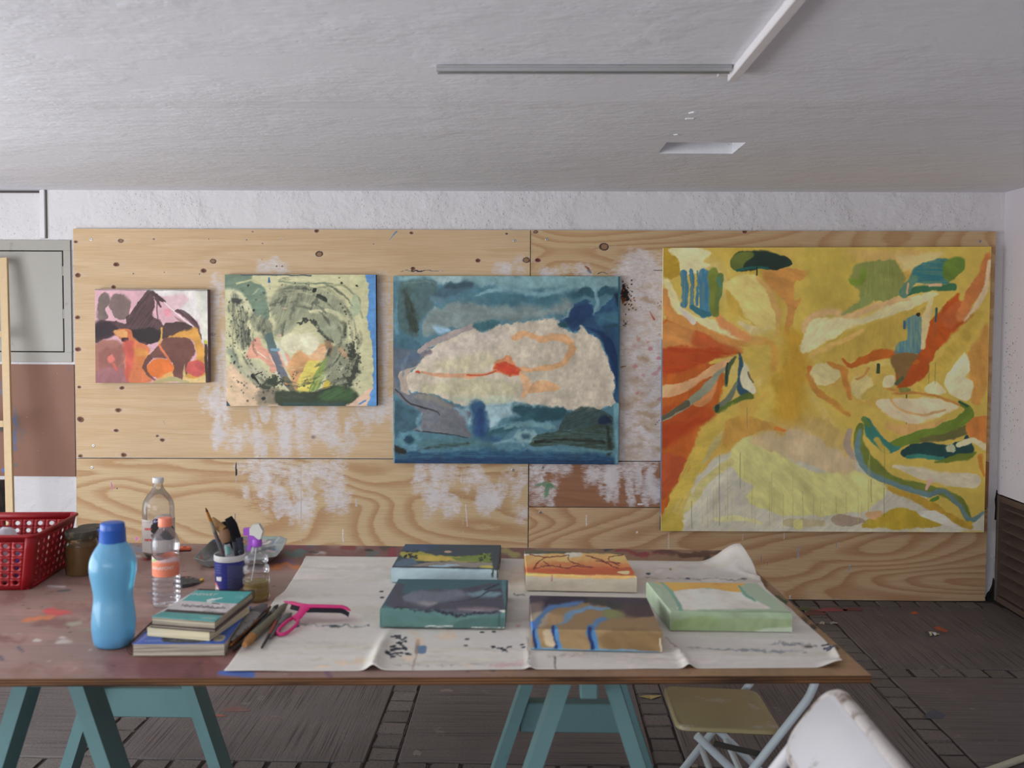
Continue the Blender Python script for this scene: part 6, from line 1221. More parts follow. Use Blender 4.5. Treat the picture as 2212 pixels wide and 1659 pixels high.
# ---------------------------------------------------------------- red basket
M_RED = plain('red_basket_plastic', (146, 15, 24), .45, gain=1.0, var=.06)
def basket():
    BF = U(63, 1275, 2, ZT); BB = U(143, 1224, 2, ZT)        # right-hand foot corners
    d = (BB - BF); ang = atan2(d.x, d.y)                      # side wall direction
    hgt = U(66, 1156, 1, BF.y - .012).z - ZT
    Ld, Wd = d.length * 1.02, .30
    R = Matrix.Rotation(-ang, 4, 'Z'); R.translation = BF
    t = thing('plastic_basket', BF + Vector((-.1, .15, 0)), 'red perforated plastic basket at the left end of the table', 'basket')
    flare = .026; rc = .022
    def ring(h):            # rounded rectangle, local x to the left (negative), y away
        k = flare * h / hgt; x0, x1, y0, y1 = -Wd - k, k, -k, Ld + k
        return x0, x1, y0, y1
    def pt(sd, u, z):       # sd: side 0 front 1 right 2 back 3 left, u metres along the straight part at the foot 0..1
        x0, x1, y0, y1 = ring(z); r = rc
        P_ = {0: (x0 + r + (x1 - x0 - 2 * r) * u, y0), 1: (x1, y0 + r + (y1 - y0 - 2 * r) * u), 2: (x1 - r - (x1 - x0 - 2 * r) * u, y1), 3: (x0, y1 - r - (y1 - y0 - 2 * r) * u)}[sd]
        return R @ Vector((P_[0], P_[1], z + .001))
    mb = MB(); rows, pitch = 6, .0262
    zlo, zhi = .010, hgt - .018
    for sd in range(4):
        Ls = (Wd if sd % 2 == 0 else Ld) - 2 * rc; n = int(Ls / pitch)
        for i in range(n):
            for j in range(rows):
                u0, u1 = i / n, (i + 1) / n; z0, z1 = zlo + (zhi - zlo) * j / rows, zlo + (zhi - zlo) * (j + 1) / rows
                vs = []; K = 16; hw, hh = (u1 - u0) / 2, (z1 - z0) / 2; cu, cz = (u0 + u1) / 2, (z0 + z1) / 2; rr = .0062
                for k in range(K):
                    a = 2 * pi * (k + .5) / K; m = max(abs(cos(a)), abs(sin(a)))
                    vs.append(pt(sd, cu + hw * cos(a) / m, cz + hh * sin(a) / m))
                for k in range(K):
                    a = 2 * pi * (k + .5) / K; vs.append(pt(sd, cu + rr * cos(a) / Ls, cz + rr * sin(a)))
                # corners of the cell
                cc = [pt(sd, cu + hw * sx, cz + hh * sz) for sx, sz in ((1, 1), (-1, 1), (-1, -1), (1, -1))]
                fs = [(k, (k + 1) % K, K + (k + 1) % K, K + k) for k in range(K)]
                for q, c in enumerate(cc):
                    k = (K // 8 + q * K // 4 - 1) % K; vs.append(c); fs.append((k, len(vs) - 1, (k + 1) % K))
                mb.add(vs, fs)
        # plain bands at foot and rim
        for za, zb in ((0, zlo), (zhi, hgt)):
            mb.add([pt(sd, 0, za), pt(sd, 1, za), pt(sd, 1, zb), pt(sd, 0, zb)], [(0, 1, 2, 3)])
    for sd in range(4):     # rounded corners
        A = []
        for z in np.linspace(0, hgt, 5):
            x0, x1, y0, y1 = ring(z); cx, cy = [(x1 - rc, y0 + rc), (x1 - rc, y1 - rc), (x0 + rc, y1 - rc), (x0 + rc, y0 + rc)][sd]; a0 = -pi / 2 + sd * pi / 2
            A.append([R @ Vector((cx + rc * cos(a0 + k * pi / 12), cy + rc * sin(a0 + k * pi / 12), z + .001)) for k in range(7)])
        mb.add(sum(A, []), [(j * 7 + i, j * 7 + i + 1, (j + 1) * 7 + i + 1, (j + 1) * 7 + i) for j in range(4) for i in range(6)])
    o = mb.build('perforated_wall', M_RED, t, 40); m = o.modifiers.new('thickness', 'SOLIDIFY'); m.thickness = .0024; m.offset = 0
    x0, x1, y0, y1 = ring(0); mb = MB(); mb.box(((x0 + x1) / 2, (y0 + y1) / 2, .003), (x1 - x0 - .006, y1 - y0 - .006, .003), .001, R); mb.build('base', M_RED, t)
    x0, x1, y0, y1 = ring(hgt); pts = []
    for cx, cy, a0 in ((x1 - rc, y0 + rc, -90), (x1 - rc, y1 - rc, 0), (x0 + rc, y1 - rc, 90), (x0 + rc, y0 + rc, 180)):
        pts += [R @ Vector((cx + (rc + .003) * cos(radians(a0 + k * 15)), cy + (rc + .003) * sin(radians(a0 + k * 15)), hgt)) for k in range(7)]
    mb = MB(); mb.tube(pts, .0042, 8, True); mb.build('rim', M_RED, t, 60)
    # contents
    def lump(c, r, h, mat, label, cat, name, seed):
        rr = random.Random(seed); mb = MB(R @ Matrix.Translation(c)); q = [(.0006, 0), (r * .8, 0), (r, h * .35), (r * .85, h * .8), (r * .4, h), (.0006, h * 1.02)]
        mb.lathe(smooth_prof(q, 3), 20); mb.v = [(x + rr.uniform(-.004, .004), y + rr.uniform(-.004, .004), z + rr.uniform(-.003, .003) * (z > ZT + .02)) for x, y, z in mb.v]
        tag(mb.build(name, mat, smooth=60), label, cat)
    lump((-.115, .095, .006), .062, hgt - .012, plain('white_rag_cloth', (206, 198, 204), .9, bump=.5, bscale=40), 'white crumpled rag in the red basket', 'rag', 'crumpled_rag', 3)
    lump((-.035, .06, .006), .022, .105, plain('violet_tube', (96, 62, 130), .5), 'small violet paint tube in the red basket', 'paint tube', 'paint_tube', 5)
basket()

# ---------------------------------------------------------------- jars
M_LID = plain('paint_crusted_lid', (66, 60, 48), .6, var=.3, vscale=40, dirt=(120, 112, 90), dirt_scale=60, dirt_amt=(.55, .65), bump=.6, bscale=90)
def jar(xc, yb, k0, label, mat):
    c, s_ = at(xc, yb, 33 * k0); k = s_ * .1326 * k0
    t = thing('glass_jar', c, label, 'jar', 'paint jars beside the basket'); M = Matrix.Translation(c)
    mb = MB(M); mb.lathe(smooth_prof(prof([(1255, 0), (1255, 230), (1235, 248), (1180, 256), (900, 262), (770, 262), (735, 250), (700, 238), (655, 236)], 1255, k)), 40, cap=False); mb.build('glass', mat, t, 60)
    mb = MB(M); mb.lathe(prof([(1248, 0), (1248, 222), (1180, 244), (800, 250), (770, 0)], 1255, k), 32); mb.build('turpentine', plain('brown_turpentine', (156, 124, 80), .3, var=.3, vscale=30), t, 50)
    mb = MB(M); mb.lathe(prof([(655, 0), (655, 250), (640, 256), (560, 256), (535, 248), (528, 0)], 1255, k), 40); mb.build('lid', M_LID, t, 40)
jar(177, 1246.5, 1.0, 'brown glass jar with a crusted lid, in front of the other jar', M_JARG)
jar(197, 1217, .80, 'darker glass jar half hidden behind the first jar', plain('dark_jar', (44, 42, 38), .3))

# ---------------------------------------------------------------- blue water bottle
c, s_ = at(246.5, 1404, 33); k = s_ * .2411; M = Matrix.Translation(c)
t = thing('water_bottle', c, 'translucent blue plastic water bottle with a dark blue flip cap', 'bottle')
BP = [(1520, 0), (1520, 120), (1512, 148), (1480, 168), (1430, 180), (1330, 190), (1260, 188), (1180, 180), (1100, 170), (1050, 169), (1000, 174), (920, 188), (850, 200), (790, 203), (730, 198), (670, 176), (620, 148), (585, 124), (568, 113), (560, 110)]
mb = MB(M); mb.lathe(smooth_prof(prof(BP, 1520, k)), 48, sq=.16, cap=False); mb.build('bottle_body', M_BLUEP, t, 70)
mb = MB(M); mb.lathe(smooth_prof(prof([(1516, 0), (1516, 116), (1508, 140), (1470, 160), (1440, 166), (1440, 0)], 1520, k)), 40, sq=.16); mb.build('base_cup', plain('blue_base', (60, 150, 206), .3), t, 60)
mb = MB(M); mb.lathe(prof([(1500, 0), (1470, 150), (1330, 176), (1180, 168), (1060, 160), (920, 178), (800, 190), (745, 186), (742, 0)], 1520, k), 40, sq=.16); mb.build('water', liquid_mat('water_in_bottle', (196, 222, 232), .75), t, 60)
mb = MB(M); mb.lathe(prof([(566, 0), (566, 116), (560, 118), (462, 113), (456, 116), (452, 116), (448, 109), (405, 106), (392, 100), (386, 84), (384, 0)], 1520, k), 48); cp = mb.build('cap', M_PLBLUE, t, 45)
mb = MB(M @ Matrix.Rotation(radians(200), 4, 'Z')); mb.box((.1085 * 0 + 112 * k, 0, (1520 - 450) * k), (26 * k, 70 * k, 12 * k), 3 * k); mb.build('flip_tab', M_PLBLUE, cp)

# ---------------------------------------------------------------- tall glass bottle with a paper label
c, s_ = at(343.5, 1211.5, 34); k = s_ * .14463; M = Matrix.Translation(c)
t = thing('glass_bottle', c, 'tall clear glass bottle with a white cap and paper label', 'bottle')
GP = [(1320, 0), (1320, 170), (1300, 200), (1250, 220), (1180, 233), (900, 236), (600, 234), (560, 232), (480, 221), (400, 182), (340, 136), (290, 100), (240, 76), (190, 66), (180, 70)]
mb = MB(M); mb.lathe(smooth_prof(prof(GP, 1320, k)), 48, cap=False); mb.build('glass', M_GLASS, t, 70)
mb = MB(M); mb.lathe(prof([(1312, 0), (1305, 180), (1245, 212), (1230, 0)], 1320, k), 32); mb.build('residue', plain('olive_residue', (84, 76, 56), .4), t, 50)
mb = MB(M); mb.lathe(prof([(182, 0), (182, 80), (176, 82), (118, 82), (106, 76), (104, 0)], 1320, k), 36); mb.build('cap', M_WHITEP, t, 45)
nA, nZ = 90, 80; a_cam = atan2(-c.y, -c.x); V = []
for j in range(nZ):
    for i in range(nA):
        a = a_cam + radians(-84 + 168 * i / (nA - 1)); off = (a - (a_cam + radians(18))); top = 715 - max(0.0, 92 * (1 - (off / radians(36)) ** 2) ** .5 if abs(off) < radians(36) else 0.0)
        yy = 1212 + (top - 1212) * j / (nZ - 1); V.append(M @ Vector((238.5 * k * cos(a), 238.5 * k * sin(a), (1320 - yy) * k)))
V = np.array([tuple(q) for q in V]); px, py = P(V); p = Painter(px, py, (180, 1020, .14463), (196, 186, 178), 1, 1.15, 51)
p.poly([(1035, 700), (1250, 700), (1250, 770), (1035, 770)], (46, 48, 110), 3, 0, smooth=False); p.stroke([(1045, 745), (1070, 720), (1060, 745), (1100, 735), (1140, 712)], 9, (226, 222, 224), 3, 0); p.poly([(1005, 860), (1020, 790), (1070, 765), (1250, 765), (1330, 800), (1370, 900), (1340, 1000), (1200, 1010), (1040, 920)], (54, 48, 46), 4, 3); p.poly([(1010, 925), (1120, 930), (1200, 1010), (1060, 1010)], (120, 112, 108), 8, 4)
for y in (852, 1014): p.poly([(915, y - 16), (1020, y - 13), (1020, y + 18), (915, y + 14)], (196, 64, 56), 3, 0, smooth=False); p.stroke([(925, y), (950, y + 2)], 9, (226, 150, 140), 3, 0); p.stroke([(970, y + 1), (995, y + 3)], 9, (226, 150, 140), 3, 0)
p.stroke([(890, 745), (1000, 752), (1005, 700), (1060, 640), (1150, 628), (1230, 655), (1265, 720), (1275, 752), (1340, 750)], 5, (170, 110, 104), 2, 0); p.stroke([(900, 1200), (1340, 1212)], 5, (170, 100, 96), 2, 0)
big_mesh('label', V, grid_faces(nA, nZ), paint_mat('printed_label', .5, 900, 0.0), p.cols(), t, True)

# ---------------------------------------------------------------- small water bottle
c, s_ = at(359, 1316, 29); k = s_ * .2411; M = Matrix.Translation(c); c_small = c
t = thing('plastic_bottle', c, 'clear small plastic water bottle with salmon cap and orange label', 'bottle')
SP = [(1143, 0), (1143, 100), (1132, 116)] + sum([[(y, 127), (y - 14, 120), (y - 28, 126)] for y in range(1110, 900, -46)], []) + [(872, 124), (862, 116), (700, 115), (685, 118), (650, 117), (610, 124), (560, 123), (510, 106), (470, 84), (440, 64), (425, 56), (412, 55)]
mb = MB(M); mb.lathe(smooth_prof(prof(SP, 1143, k), 3), 44, cap=False); mb.build('bottle_body', M_PET, t, 70)
mb = MB(M); pr = [(414, 0), (414, 62), (408, 63), (350, 61), (338, 56), (334, 0)]; mb.lathe(prof(pr, 1143, k), 40); mb.build('cap', M_SALMON, t, 40)
a_cam = atan2(-c.y, -c.x); nA, nZ = 80, 30; V = []
for j in range(nZ):
    for i in range(nA):
        a = a_cam + 2 * pi * i / (nA - 1); yy = 858 + (690 + 14 * sin(a * 3.1) - 858) * j / (nZ - 1); V.append(M @ Vector((118 * k * cos(a), 118 * k * sin(a), (1143 - yy) * k)))
V = np.array([tuple(q) for q in V]); px, py = P(V); p = Painter(px, py, (180, 1040, .2411), (240, 132, 96), 1, 1.1, 52)
p.stroke([(600, 690), (740, 705), (880, 690)], [60, 46, 60], (224, 190, 186), 12, 10); p.dot(636, 706, 18, (140, 190, 90), 4, 3, 14); p.stroke([(640, 684), (690, 690)], 18, (222, 220, 216), 6, 4)
lb = big_mesh('label', V, grid_faces(nA, nZ), MATS['printed_label'], p.cols(), t, True)
M_LETW = plain('white_lettering', (232, 222, 216), .5)
tv, tf = text_mesh('BONAFONT', 40 * k, .4 * k)
wd = max(v[0] for v in tv); vs = []
for x, y, z in tv:
    a = a_cam - radians(5) + (x - wd * .62) / (118.8 * k); vs.append(M @ Vector((118.9 * k * cos(a), 118.9 * k * sin(a), (1143 - 790) * k + y)))
mesh_obj('lettering', [tuple(v) for v in vs], tf, M_LETW, lb)

# ---------------------------------------------------------------- pot with brushes
c, s_ = at(497, 1287, 32); k = s_ * .12658; M = Matrix.Translation(c); cpot = c; kpot = k
t = thing('brush_pot', c, 'dark blue printed plastic pot with a white rim holding brushes', 'pot')
PB = [(1640, 0), (1640, 236), (1630, 242), (1080, 258)]
nA, nZ = 90, 60; V = []; a_cam = atan2(-c.y, -c.x)
for j in range(nZ):
    for i in range(nA):
        a = a_cam + 2 * pi * i / (nA - 1); yy = 1636 + (1074 - 1636) * j / (nZ - 1); r = (242 + 16 * (1640 - yy) / 560) * k; V.append(M @ Vector((r * cos(a), r * sin(a), (1640 - yy) * k)))
V = np.array([tuple(q) for q in V]); px, py = P(V); p = Painter(px, py, (400, 1080, .12658), (44, 50, 124), 1, 1.15, 53)
p.poly([(715, 1118), (1080, 1108), (1080, 1700), (715, 1700)], (62, 66, 108), 5, 2, smooth=False); p.poly([(620, 1080), (715, 1085), (715, 1700), (620, 1700)], (40, 44, 128), 8, 2, smooth=False)
for y in range(1140, 1560, 22): p.stroke([(725, y), (1000, y - 4)], 6, (92, 96, 134), 3, 2, 9, .6)
for y in (1120, 1160, 1205, 1245): p.stroke([(512, y - 8), (600, y)], 12, (120, 128, 180), 4, 3, 9, .6)
p.poly([(535, 1312), (612, 1320), (612, 1388), (538, 1378)], (212, 206, 204), 3, 1, smooth=False); p.poly([(525, 1390), (592, 1535), (592, 1570), (500, 1570), (505, 1440)], (206, 60, 70), 3, 1, smooth=False); p.poly([(524, 1420), (578, 1535), (570, 1555), (512, 1550)], (226, 220, 220), 3, 1, smooth=False); p.stroke([(530, 1450), (532, 1520)], 9, (30, 28, 30), 2, 0)
p.poly([(930, 1540), (990, 1500), (1040, 1560), (940, 1600)], (190, 140, 70), 6, 3)
big_mesh('pot_body', V, grid_faces(nA, nZ), MATS['printed_label'], p.cols(), t, True)
mb = MB(M); mb.lathe(prof([(1075, 240), (1075, 264), (1060, 268), (990, 268), (975, 262), (975, 248), (1075, 244), (1600, 228), (1610, 0)], 1640, k), 48, cap=False); mb.lathe(prof([(1640, 0), (1640, 240)], 1640, k), 48, cap=False); mb.build('rim_and_lining', M_WHITEP, t, 40)

M_WOODH = plain('worn_brush_handle', (150, 96, 52), .5, var=.25, vscale=50)
def bris(name, c): return plain(name, c, .9, var=.35, vscale=140, bump=.8, bscale=300)
M_FERR = plain('tarnished_ferrule', (128, 128, 130), .45, .7, var=.3, vscale=60)
M_BLK = plain('black_lacquer', (22, 21, 22), .4, var=.3, dirt=(90, 90, 96), dirt_amt=(.6, .75), dirt_scale=60)
def brush(name, pts, label, group, zs=None):
    """pts: list of segments (part name, material, [world points], [radii], flat)"""
    base = pts[0][2][0]; t = thing(name, min((q for s in pts for q in s[2]), key=lambda q: q[2]), label, 'paintbrush', group)
    for pn, m, w, r, flat, up in pts:
        w = [Vector(q) for q in w]
        if len(w) == 2 and len(r) > 2: w = [w[0].lerp(w[1], i / (len(r) - 1)) for i in range(len(r))]
        mb = MB(); mb.tube(w, list(r), 12, flat=flat, up=up); mb.build(pn, m, t, 50)
    return t
def inpot(x, y, dy=0.0):         # a point above the pot at the pot's own distance
    return U(400 + x * .12658, 1080 + y * .12658, 1, cpot.y + dy)
def foot(dx, dy): return Vector((cpot.x + dx, cpot.y + dy, ZT + .012))
kk = kpot
G_POT = 'brushes standing in the pot'
f = foot(.018, -.006); tip = inpot(350, 135, -.02); d = tip - f
brush('paintbrush', [('handle', plain('bluegrey_handle', (86, 92, 100), .5, var=.3, vscale=60, dirt=(110, 62, 40), dirt_amt=(.55, .7)), [f, f + d * .72], [26 * kk, 34 * kk, 34 * kk], 1, None), ('ferrule', plain('pale_ferrule', (150, 140, 118), .5, .4, var=.3), [f + d * .70, f + d * .83], [34 * kk, 34 * kk, 30 * kk], 1, None), ('bristles', bris('ochre_bristles', (168, 108, 36)), [f + d * .82, f + d * .95], [30 * kk, 32 * kk, 26 * kk], .8, None), ('tip', bris('rust_tip', (92, 40, 28)), [f + d * .94, tip], [26 * kk, 22 * kk, 8 * kk], .8, None)], 'tall slim brush with an ochre tip leaning left in the pot', G_POT)
f = foot(.014, .012); tip = inpot(560, 400, .008); d = tip - f
brush('paintbrush', [('handle', clear_mat('clear_acrylic_handle', (.86, .86, .84, 1), (.6, .6, .58, 1), .1, .3), [inpot(770, 985, -.028), inpot(712, 760, -.02)], [86 * kk, 82 * kk, 62 * kk, 50 * kk], .5, (0, 1, 0)), ('label_band', plain('teal_band', (92, 142, 132), .5), [inpot(752, 930, -.0275), inpot(722, 800, -.021)], [52 * kk, 44 * kk], .98, (0, 1, 0)), ('ferrule', plain('brown_ferrule', (120, 84, 56), .6, var=.3), [inpot(705, 730, -.02), inpot(650, 510, -.012)], [66 * kk, 92 * kk, 96 * kk, 84 * kk], .55, (0, 1, 0)), ('bristles', bris('tan_bristles', (150, 112, 70)), [inpot(650, 520, -.012), inpot(520, 400, 0), inpot(465, 300, .004)], [86 * kk, 76 * kk, 24 * kk], .5, (0, 1, 0))], 'wide tan-bristled brush with a clear handle in the pot', G_POT)
brush('paintbrush', [('handle', M_BLK, [foot(.005, .018), inpot(880, 930, .02)], [30 * kk, 44 * kk], .6, (0, 1, 0)), ('ferrule', plain('dark_ferrule', (52, 52, 66), .5, .3, var=.4, vscale=120, dirt=(150, 150, 150), dirt_scale=90, dirt_amt=(.58, .66)), [inpot(925, 980, .014), inpot(890, 640, .014)], [96 * kk, 98 * kk, 100 * kk], .4, (0, 1, 0)), ('bristles', bris('black_bristles', (16, 14, 20)), [inpot(880, 700, .014), inpot(800, 420, .014), inpot(735, 300, .014)], [100 * kk, 92 * kk, 70 * kk, 16 * kk][:3], .4, (0, 1, 0))], 'broad black paint-caked brush at the right of the pot', G_POT)
brush('paintbrush', [('handle', M_BLK, [foot(-.006, .012), inpot(740, 900, .03)], [26 * kk, 40 * kk], .6, (0, 1, 0)), ('bristles', bris('black_bristles2', (20, 17, 20)), [inpot(760, 880, .03), inpot(700, 560, .03), inpot(645, 372, .03)], [60 * kk, 84 * kk, 40 * kk], .4, (0, 1, 0))], 'black brush standing behind the tan brush in the pot', G_POT)

# ---------------------------------------------------------------- spray bottle
c, s_ = at(554, 1304, 30); k = s_ * .12658; M = Matrix.Translation(c)
t = thing('spray_bottle', c, 'clear ribbed spray bottle with a purple and white trigger', 'spray bottle')
y0 = 1080 + 0; YB = (1304 - 1080) / .12658
SP = [(YB, 0), (YB, 196), (YB - 20, 222)]
for yc, hw in ((1690, 228), (1590, 234), (1430, 232), (1240, 226), (1060, 206)):
    SP += [(yc + 78, hw - 34), (yc + 50, hw - 6), (yc, hw), (yc - 50, hw - 6), (yc - 78, hw - 34)] if yc != 1690 else [(yc + 40, hw), (yc, hw), (yc - 22, hw - 16)]
SP += [(960, 118), (925, 98), (850, 84), (838, 82)]
SP = [q for i, q in enumerate(SP) if i == 0 or q[0] <= SP[i - 1][0] + .1]
mb = MB(M); mb.lathe(smooth_prof(prof(SP, YB, k), 3), 44, cap=False); mb.build('bottle_body', M_PET, t, 70)
mb = MB(M); mb.lathe(prof([(YB - 6, 0), (YB - 10, 190), (YB - 40, 214), (1700, 218), (1590, 222), (1500, 206), (1440, 214), (1438, 0)], YB, k), 40); mb.build('amber_liquid', liquid_mat('amber_liquid', (186, 164, 92), .55), t, 60)
Q = lambda x, y, d=0.0: (M @ Vector(((x - 1217) * k, d, (YB - y) * k)))
mb = MB(); mb.tube([Q(1217, 870), Q(1190, 1100), Q(1120, 1500), Q(1100, YB - 30)], 9 * k, 8); mb.build('dip_tube', M_WHITEP, t, 60)
M_PURP = plain('purple_plastic', (148, 74, 178), .4, gain=1.1, var=.05)
mb = MB(M @ Matrix.Translation((18 * k, 0, 0))); mb.lathe(prof([(832, 0), (832, 80), (826, 84), (720, 84), (706, 76), (704, 0)], YB, k), 24); mb.build('collar', M_PURP, t, 40)
def side_prism(poly, dw, mat, nm, par, sm=None):
    mb = MB(M); mb.prism([((x - 1217) * k, (YB - y) * k) for x, y in poly], -dw * k, dw * k, Matrix.Rotation(pi / 2, 4, 'X')); return mb.build(nm, mat, par, sm)
side_prism([(1120, 520), (1180, 445), (1280, 440), (1350, 560), (1310, 700), (1270, 706), (1190, 640), (1120, 630)], 62, plain('milky_plastic', (206, 202, 192), .35), 'spray_head', t)
nz = side_prism([(1008, 520), (1125, 512), (1128, 640), (1012, 640)], 50, M_PURP, 'nozzle', t); side_prism([(1004, 548), (1010, 545), (1010, 612), (1004, 612)], 26, plain('nozzle_hole', (72, 30, 96), .5), 'nozzle_opening', nz)
side_prism([(1090, 640), (1165, 640), (1160, 720), (1210, 740), (1200, 820), (1150, 820), (1120, 915), (1055, 912), (1085, 800)], 40, M_PURP, 'trigger', t)
side_prism([(1130, 636), (1210, 640), (1240, 706), (1160, 706)], 44, M_PURP, 'trigger_mount', t)

# ---------------------------------------------------------------- foil tray used as palette
zr = ZT + .034
rim = [U(418, 1206, 2, zr - .004), U(436, 1186, 2, zr), U(459, 1166, 2, zr + .004), U(505, 1161, 2, zr), U(560, 1159, 2, zr), U(606, 1159, 2, zr + .004), U(621, 1165, 2, zr + .006), U(611, 1186, 2, zr), U(598, 1202, 2, zr - .006), U(560, 1210, 2, zr - .008), U(500, 1212, 2, zr - .008), U(440, 1212, 2, zr - .008)]
btm = [U(x, y, 2, ZT + .0012) for x, y in ((436, 1222), (452, 1208), (470, 1190), (505, 1185), (555, 1183), (585, 1183), (596, 1188), (592, 1200), (584, 1214), (556, 1220), (505, 1224), (450, 1226))]
cen = sum(btm, Vector()) / 12; nr, na = 30, 12 * 8; V = []
rnd = random.Random(8)
for j in range(nr):
    f_ = j / (nr - 1)
    for i in range(na):
        q, w = divmod(i / 8, 1); q = int(q); b = btm[q].lerp(btm[(q + 1) % 12], w); r_ = rim[q].lerp(rim[(q + 1) % 12], w)
        v = cen.lerp(b, f_ / .6) if f_ < .6 else b.lerp(r_, (f_ - .6) / .4); z = rnd.uniform(0, .0016) * (1 if f_ > .1 else 0); V.append((v.x, v.y, v.z + z))
F_ = [(j * na + i, j * na + (i + 1) % na, (j + 1) * na + (i + 1) % na, (j + 1) * na + i) for j in range(nr - 1) for i in range(na)]
V = np.array(V); px, py = P(V); p = Painter(px, py, (400, 1080, .12658), (128, 130, 128), 1, 1.15, 54)
for k_ in range(70):
    r = random.Random(k_ + 70); x, y = r.uniform(150, 1750), r.uniform(640, 1060); p.stroke([(x - r.uniform(30, 90), y + r.uniform(-20, 20)), (x + r.uniform(30, 90), y + r.uniform(-30, 10))], r.uniform(20, 60), r.choice([(104, 116, 136), (140, 148, 140), (86, 90, 96), (170, 160, 150), (124, 132, 120), (92, 106, 134), (150, 150, 152), (190, 164, 150)]), 10, 12, 40, .8)
p.dot(480, 800, 150, (82, 82, 80), 40, 20, 90, .8); p.stroke([(1010, 690), (1060, 750)], 60, (178, 118, 58), 8, 8); p.stroke([(270, 960), (270, 1000)], 40, (170, 84, 78), 7, 6); p.stroke([(1310, 760), (1400, 740), (1440, 700)], [16, 26, 10], (220, 196, 180), 5, 6); p.stroke([(1320, 640), (1500, 640)], 60, (132, 150, 136), 10, 8)
o = big_mesh('foil_tray', V, np.array(F_), paint_mat('paint_smeared_foil', .35, 200, .25, spec=.7), p.cols(), smooth=False)
m = o.modifiers.new('thickness', 'SOLIDIFY'); m.thickness = .0009; m.offset = 1
tag(o, 'foil tray smeared with paint behind the brush pot', 'tray')

# ---------------------------------------------------------------- cutter and palette knife
a, b = U(376, 1186, 2, ZT + .006), U(412, 1184, 2, ZT + .006); t = thing('box_cutter', (a + b) / 2 - Vector((0, 0, .005)), 'small orange box cutter behind the water bottle', 'cutter')
mb = MB(); mb.bar(a, b, .030, .009, (0, 0, 1), .002); mb.build('handle', plain('orange_plastic', (228, 106, 62), .4), t)
mb = MB(); mb.bar(a - Vector((0, 0, .0048)), b - Vector((0, 0, .0048)), .034, .002, (0, 0, 1)); mb.build('base', M_BLK, t)
mb = MB(); mb.bar(a.lerp(b, .55) + Vector((0, 0, .005)), a.lerp(b, .75) + Vector((0, 0, .005)), .010, .003, (0, 0, 1), .001); mb.build('slider', plain('red_slider', (200, 70, 50), .4), t)
poly = [(374, 1268), (380, 1253), (410, 1251.5), (433, 1253), (440, 1254), (432, 1260), (416, 1266), (394, 1270)]
q = [U(x, y, 2, ZT + .001) for x, y in poly]; n = len(q); t = thing('palette_knife', sum(q, Vector()) / n, 'dark paint-caked palette knife with a yellow tip', 'palette knife')
mb = MB(); mb.add([tuple(v) for v in q] + [(v.x, v.y, v.z + .009 - .007 * (i in (3, 4, 5))) for i, v in enumerate(q)], [tuple(range(n)), tuple(range(n, 2 * n))] + [(i, (i + 1) % n, n + (i + 1) % n, n + i) for i in range(n)])
mb.build('blade', plain('caked_paint', (70, 72, 74), .6, var=.5, vscale=60, dirt=(150, 110, 90), dirt_scale=50, dirt_amt=(.55, .64), bump=.6), t)
e = U(436, 1252, 2, ZT + .006); mb = MB(); mb.box((0, 0, 0), (.010, .012, .006), .002, Matrix.Translation(e)); mb.build('yellow_tip', plain('yellow_paint', (214, 168, 50), .5), t)

# ---------------------------------------------------------------- notebooks
C4 = (270, 1240, .16727)
def c4(x, y): return C4[0] + x * C4[2], C4[1] + y * C4[2]
M_PAGE = plain('page_edges', (178, 168, 148), .8, gain=1.1, var=.2, vscale=12)
def page_mat(name, c, dark, sc):
    t = NT(name); z = t.noise(t.pos((4, 4, sc)), 1.0, 4, .7); col = t.mix(t.ramp(z, [(.40, 0), (.62, 1)]), rgba(dark), rgba(c, 1.15)); return t.done(t.bsdf(col, .8, 0, t.bump(z, .5, .002), .2))
M_PG1 = page_mat('warped_grey_pages', (204, 194, 178), (140, 130, 116), 420); M_PG2 = page_mat('cream_pages', (216, 204, 172), (198, 186, 154), 500); M_PG3 = page_mat('stained_pages', (188, 178, 154), (118, 108, 96), 380)
def quadZ(pts, z): return [U(*q, 2, z) for q in pts]
def slab_book(mb, q, z0, z1, inset=0.0):
    c_ = sum(q, Vector()) / 4; v = [Vector((p_.x + (c_.x - p_.x) * inset, p_.y + (c_.y - p_.y) * inset, z)) for z in (z0, z1) for p_ in q]
    mb.add([tuple(p_) for p_ in v], [(3, 2, 1, 0), (4, 5, 6, 7), (0, 1, 5, 4), (1, 2, 6, 5), (2, 3, 7, 6), (3, 0, 4, 7)])
def cover_grid(name, q, z, crop, base, paint, parent, seed, th=.0012, nu=150, nv=110, bow=0.0, mat=None):
    u = np.linspace(0, 1, nu)[None, :, None]; v = np.linspace(0, 1, nv)[:, None, None]; A = [np.array(p_)[None, None, :] for p_ in q]
    G = ((A[0] * (1 - u) + A[1] * u) * (1 - v) + (A[3] * (1 - u) + A[2] * u) * v).reshape(-1, 3); G[:, 2] = z
    px, py = P(G); p = Painter(px, py, crop, base, 1, 1.15, seed); paint(p)
    o = big_mesh(name, G, grid_faces(nu, nv), MATS['printed_label'], p.cols(), parent, True); m = o.modifiers.new('thickness', 'SOLIDIFY'); m.thickness = th; m.offset = -1; return o
def spiral(q0, q1, z, r, n, mat, parent, out, name='spiral_binding'):
    mb = MB(); d = (q1 - q0)
    for i in range(n):
        c_ = q0.lerp(q1, (i + .5) / n); ax = d.normalized(); e1 = Vector((0, 0, 1)); e2 = ax.cross(e1)
        mb.tube([c_ + Vector((0, 0, z)) + (e1 * cos(a) + e2 * sin(a)) * r + ax * (.0016 * a / pi) for a in np.linspace(0, 2 * pi, 11)[:-1]], .00085, 5, True)
    return mb.build(name, mat, parent, 60)
M_WIRE = plain('black_wire', (18, 18, 18), .35, .4)
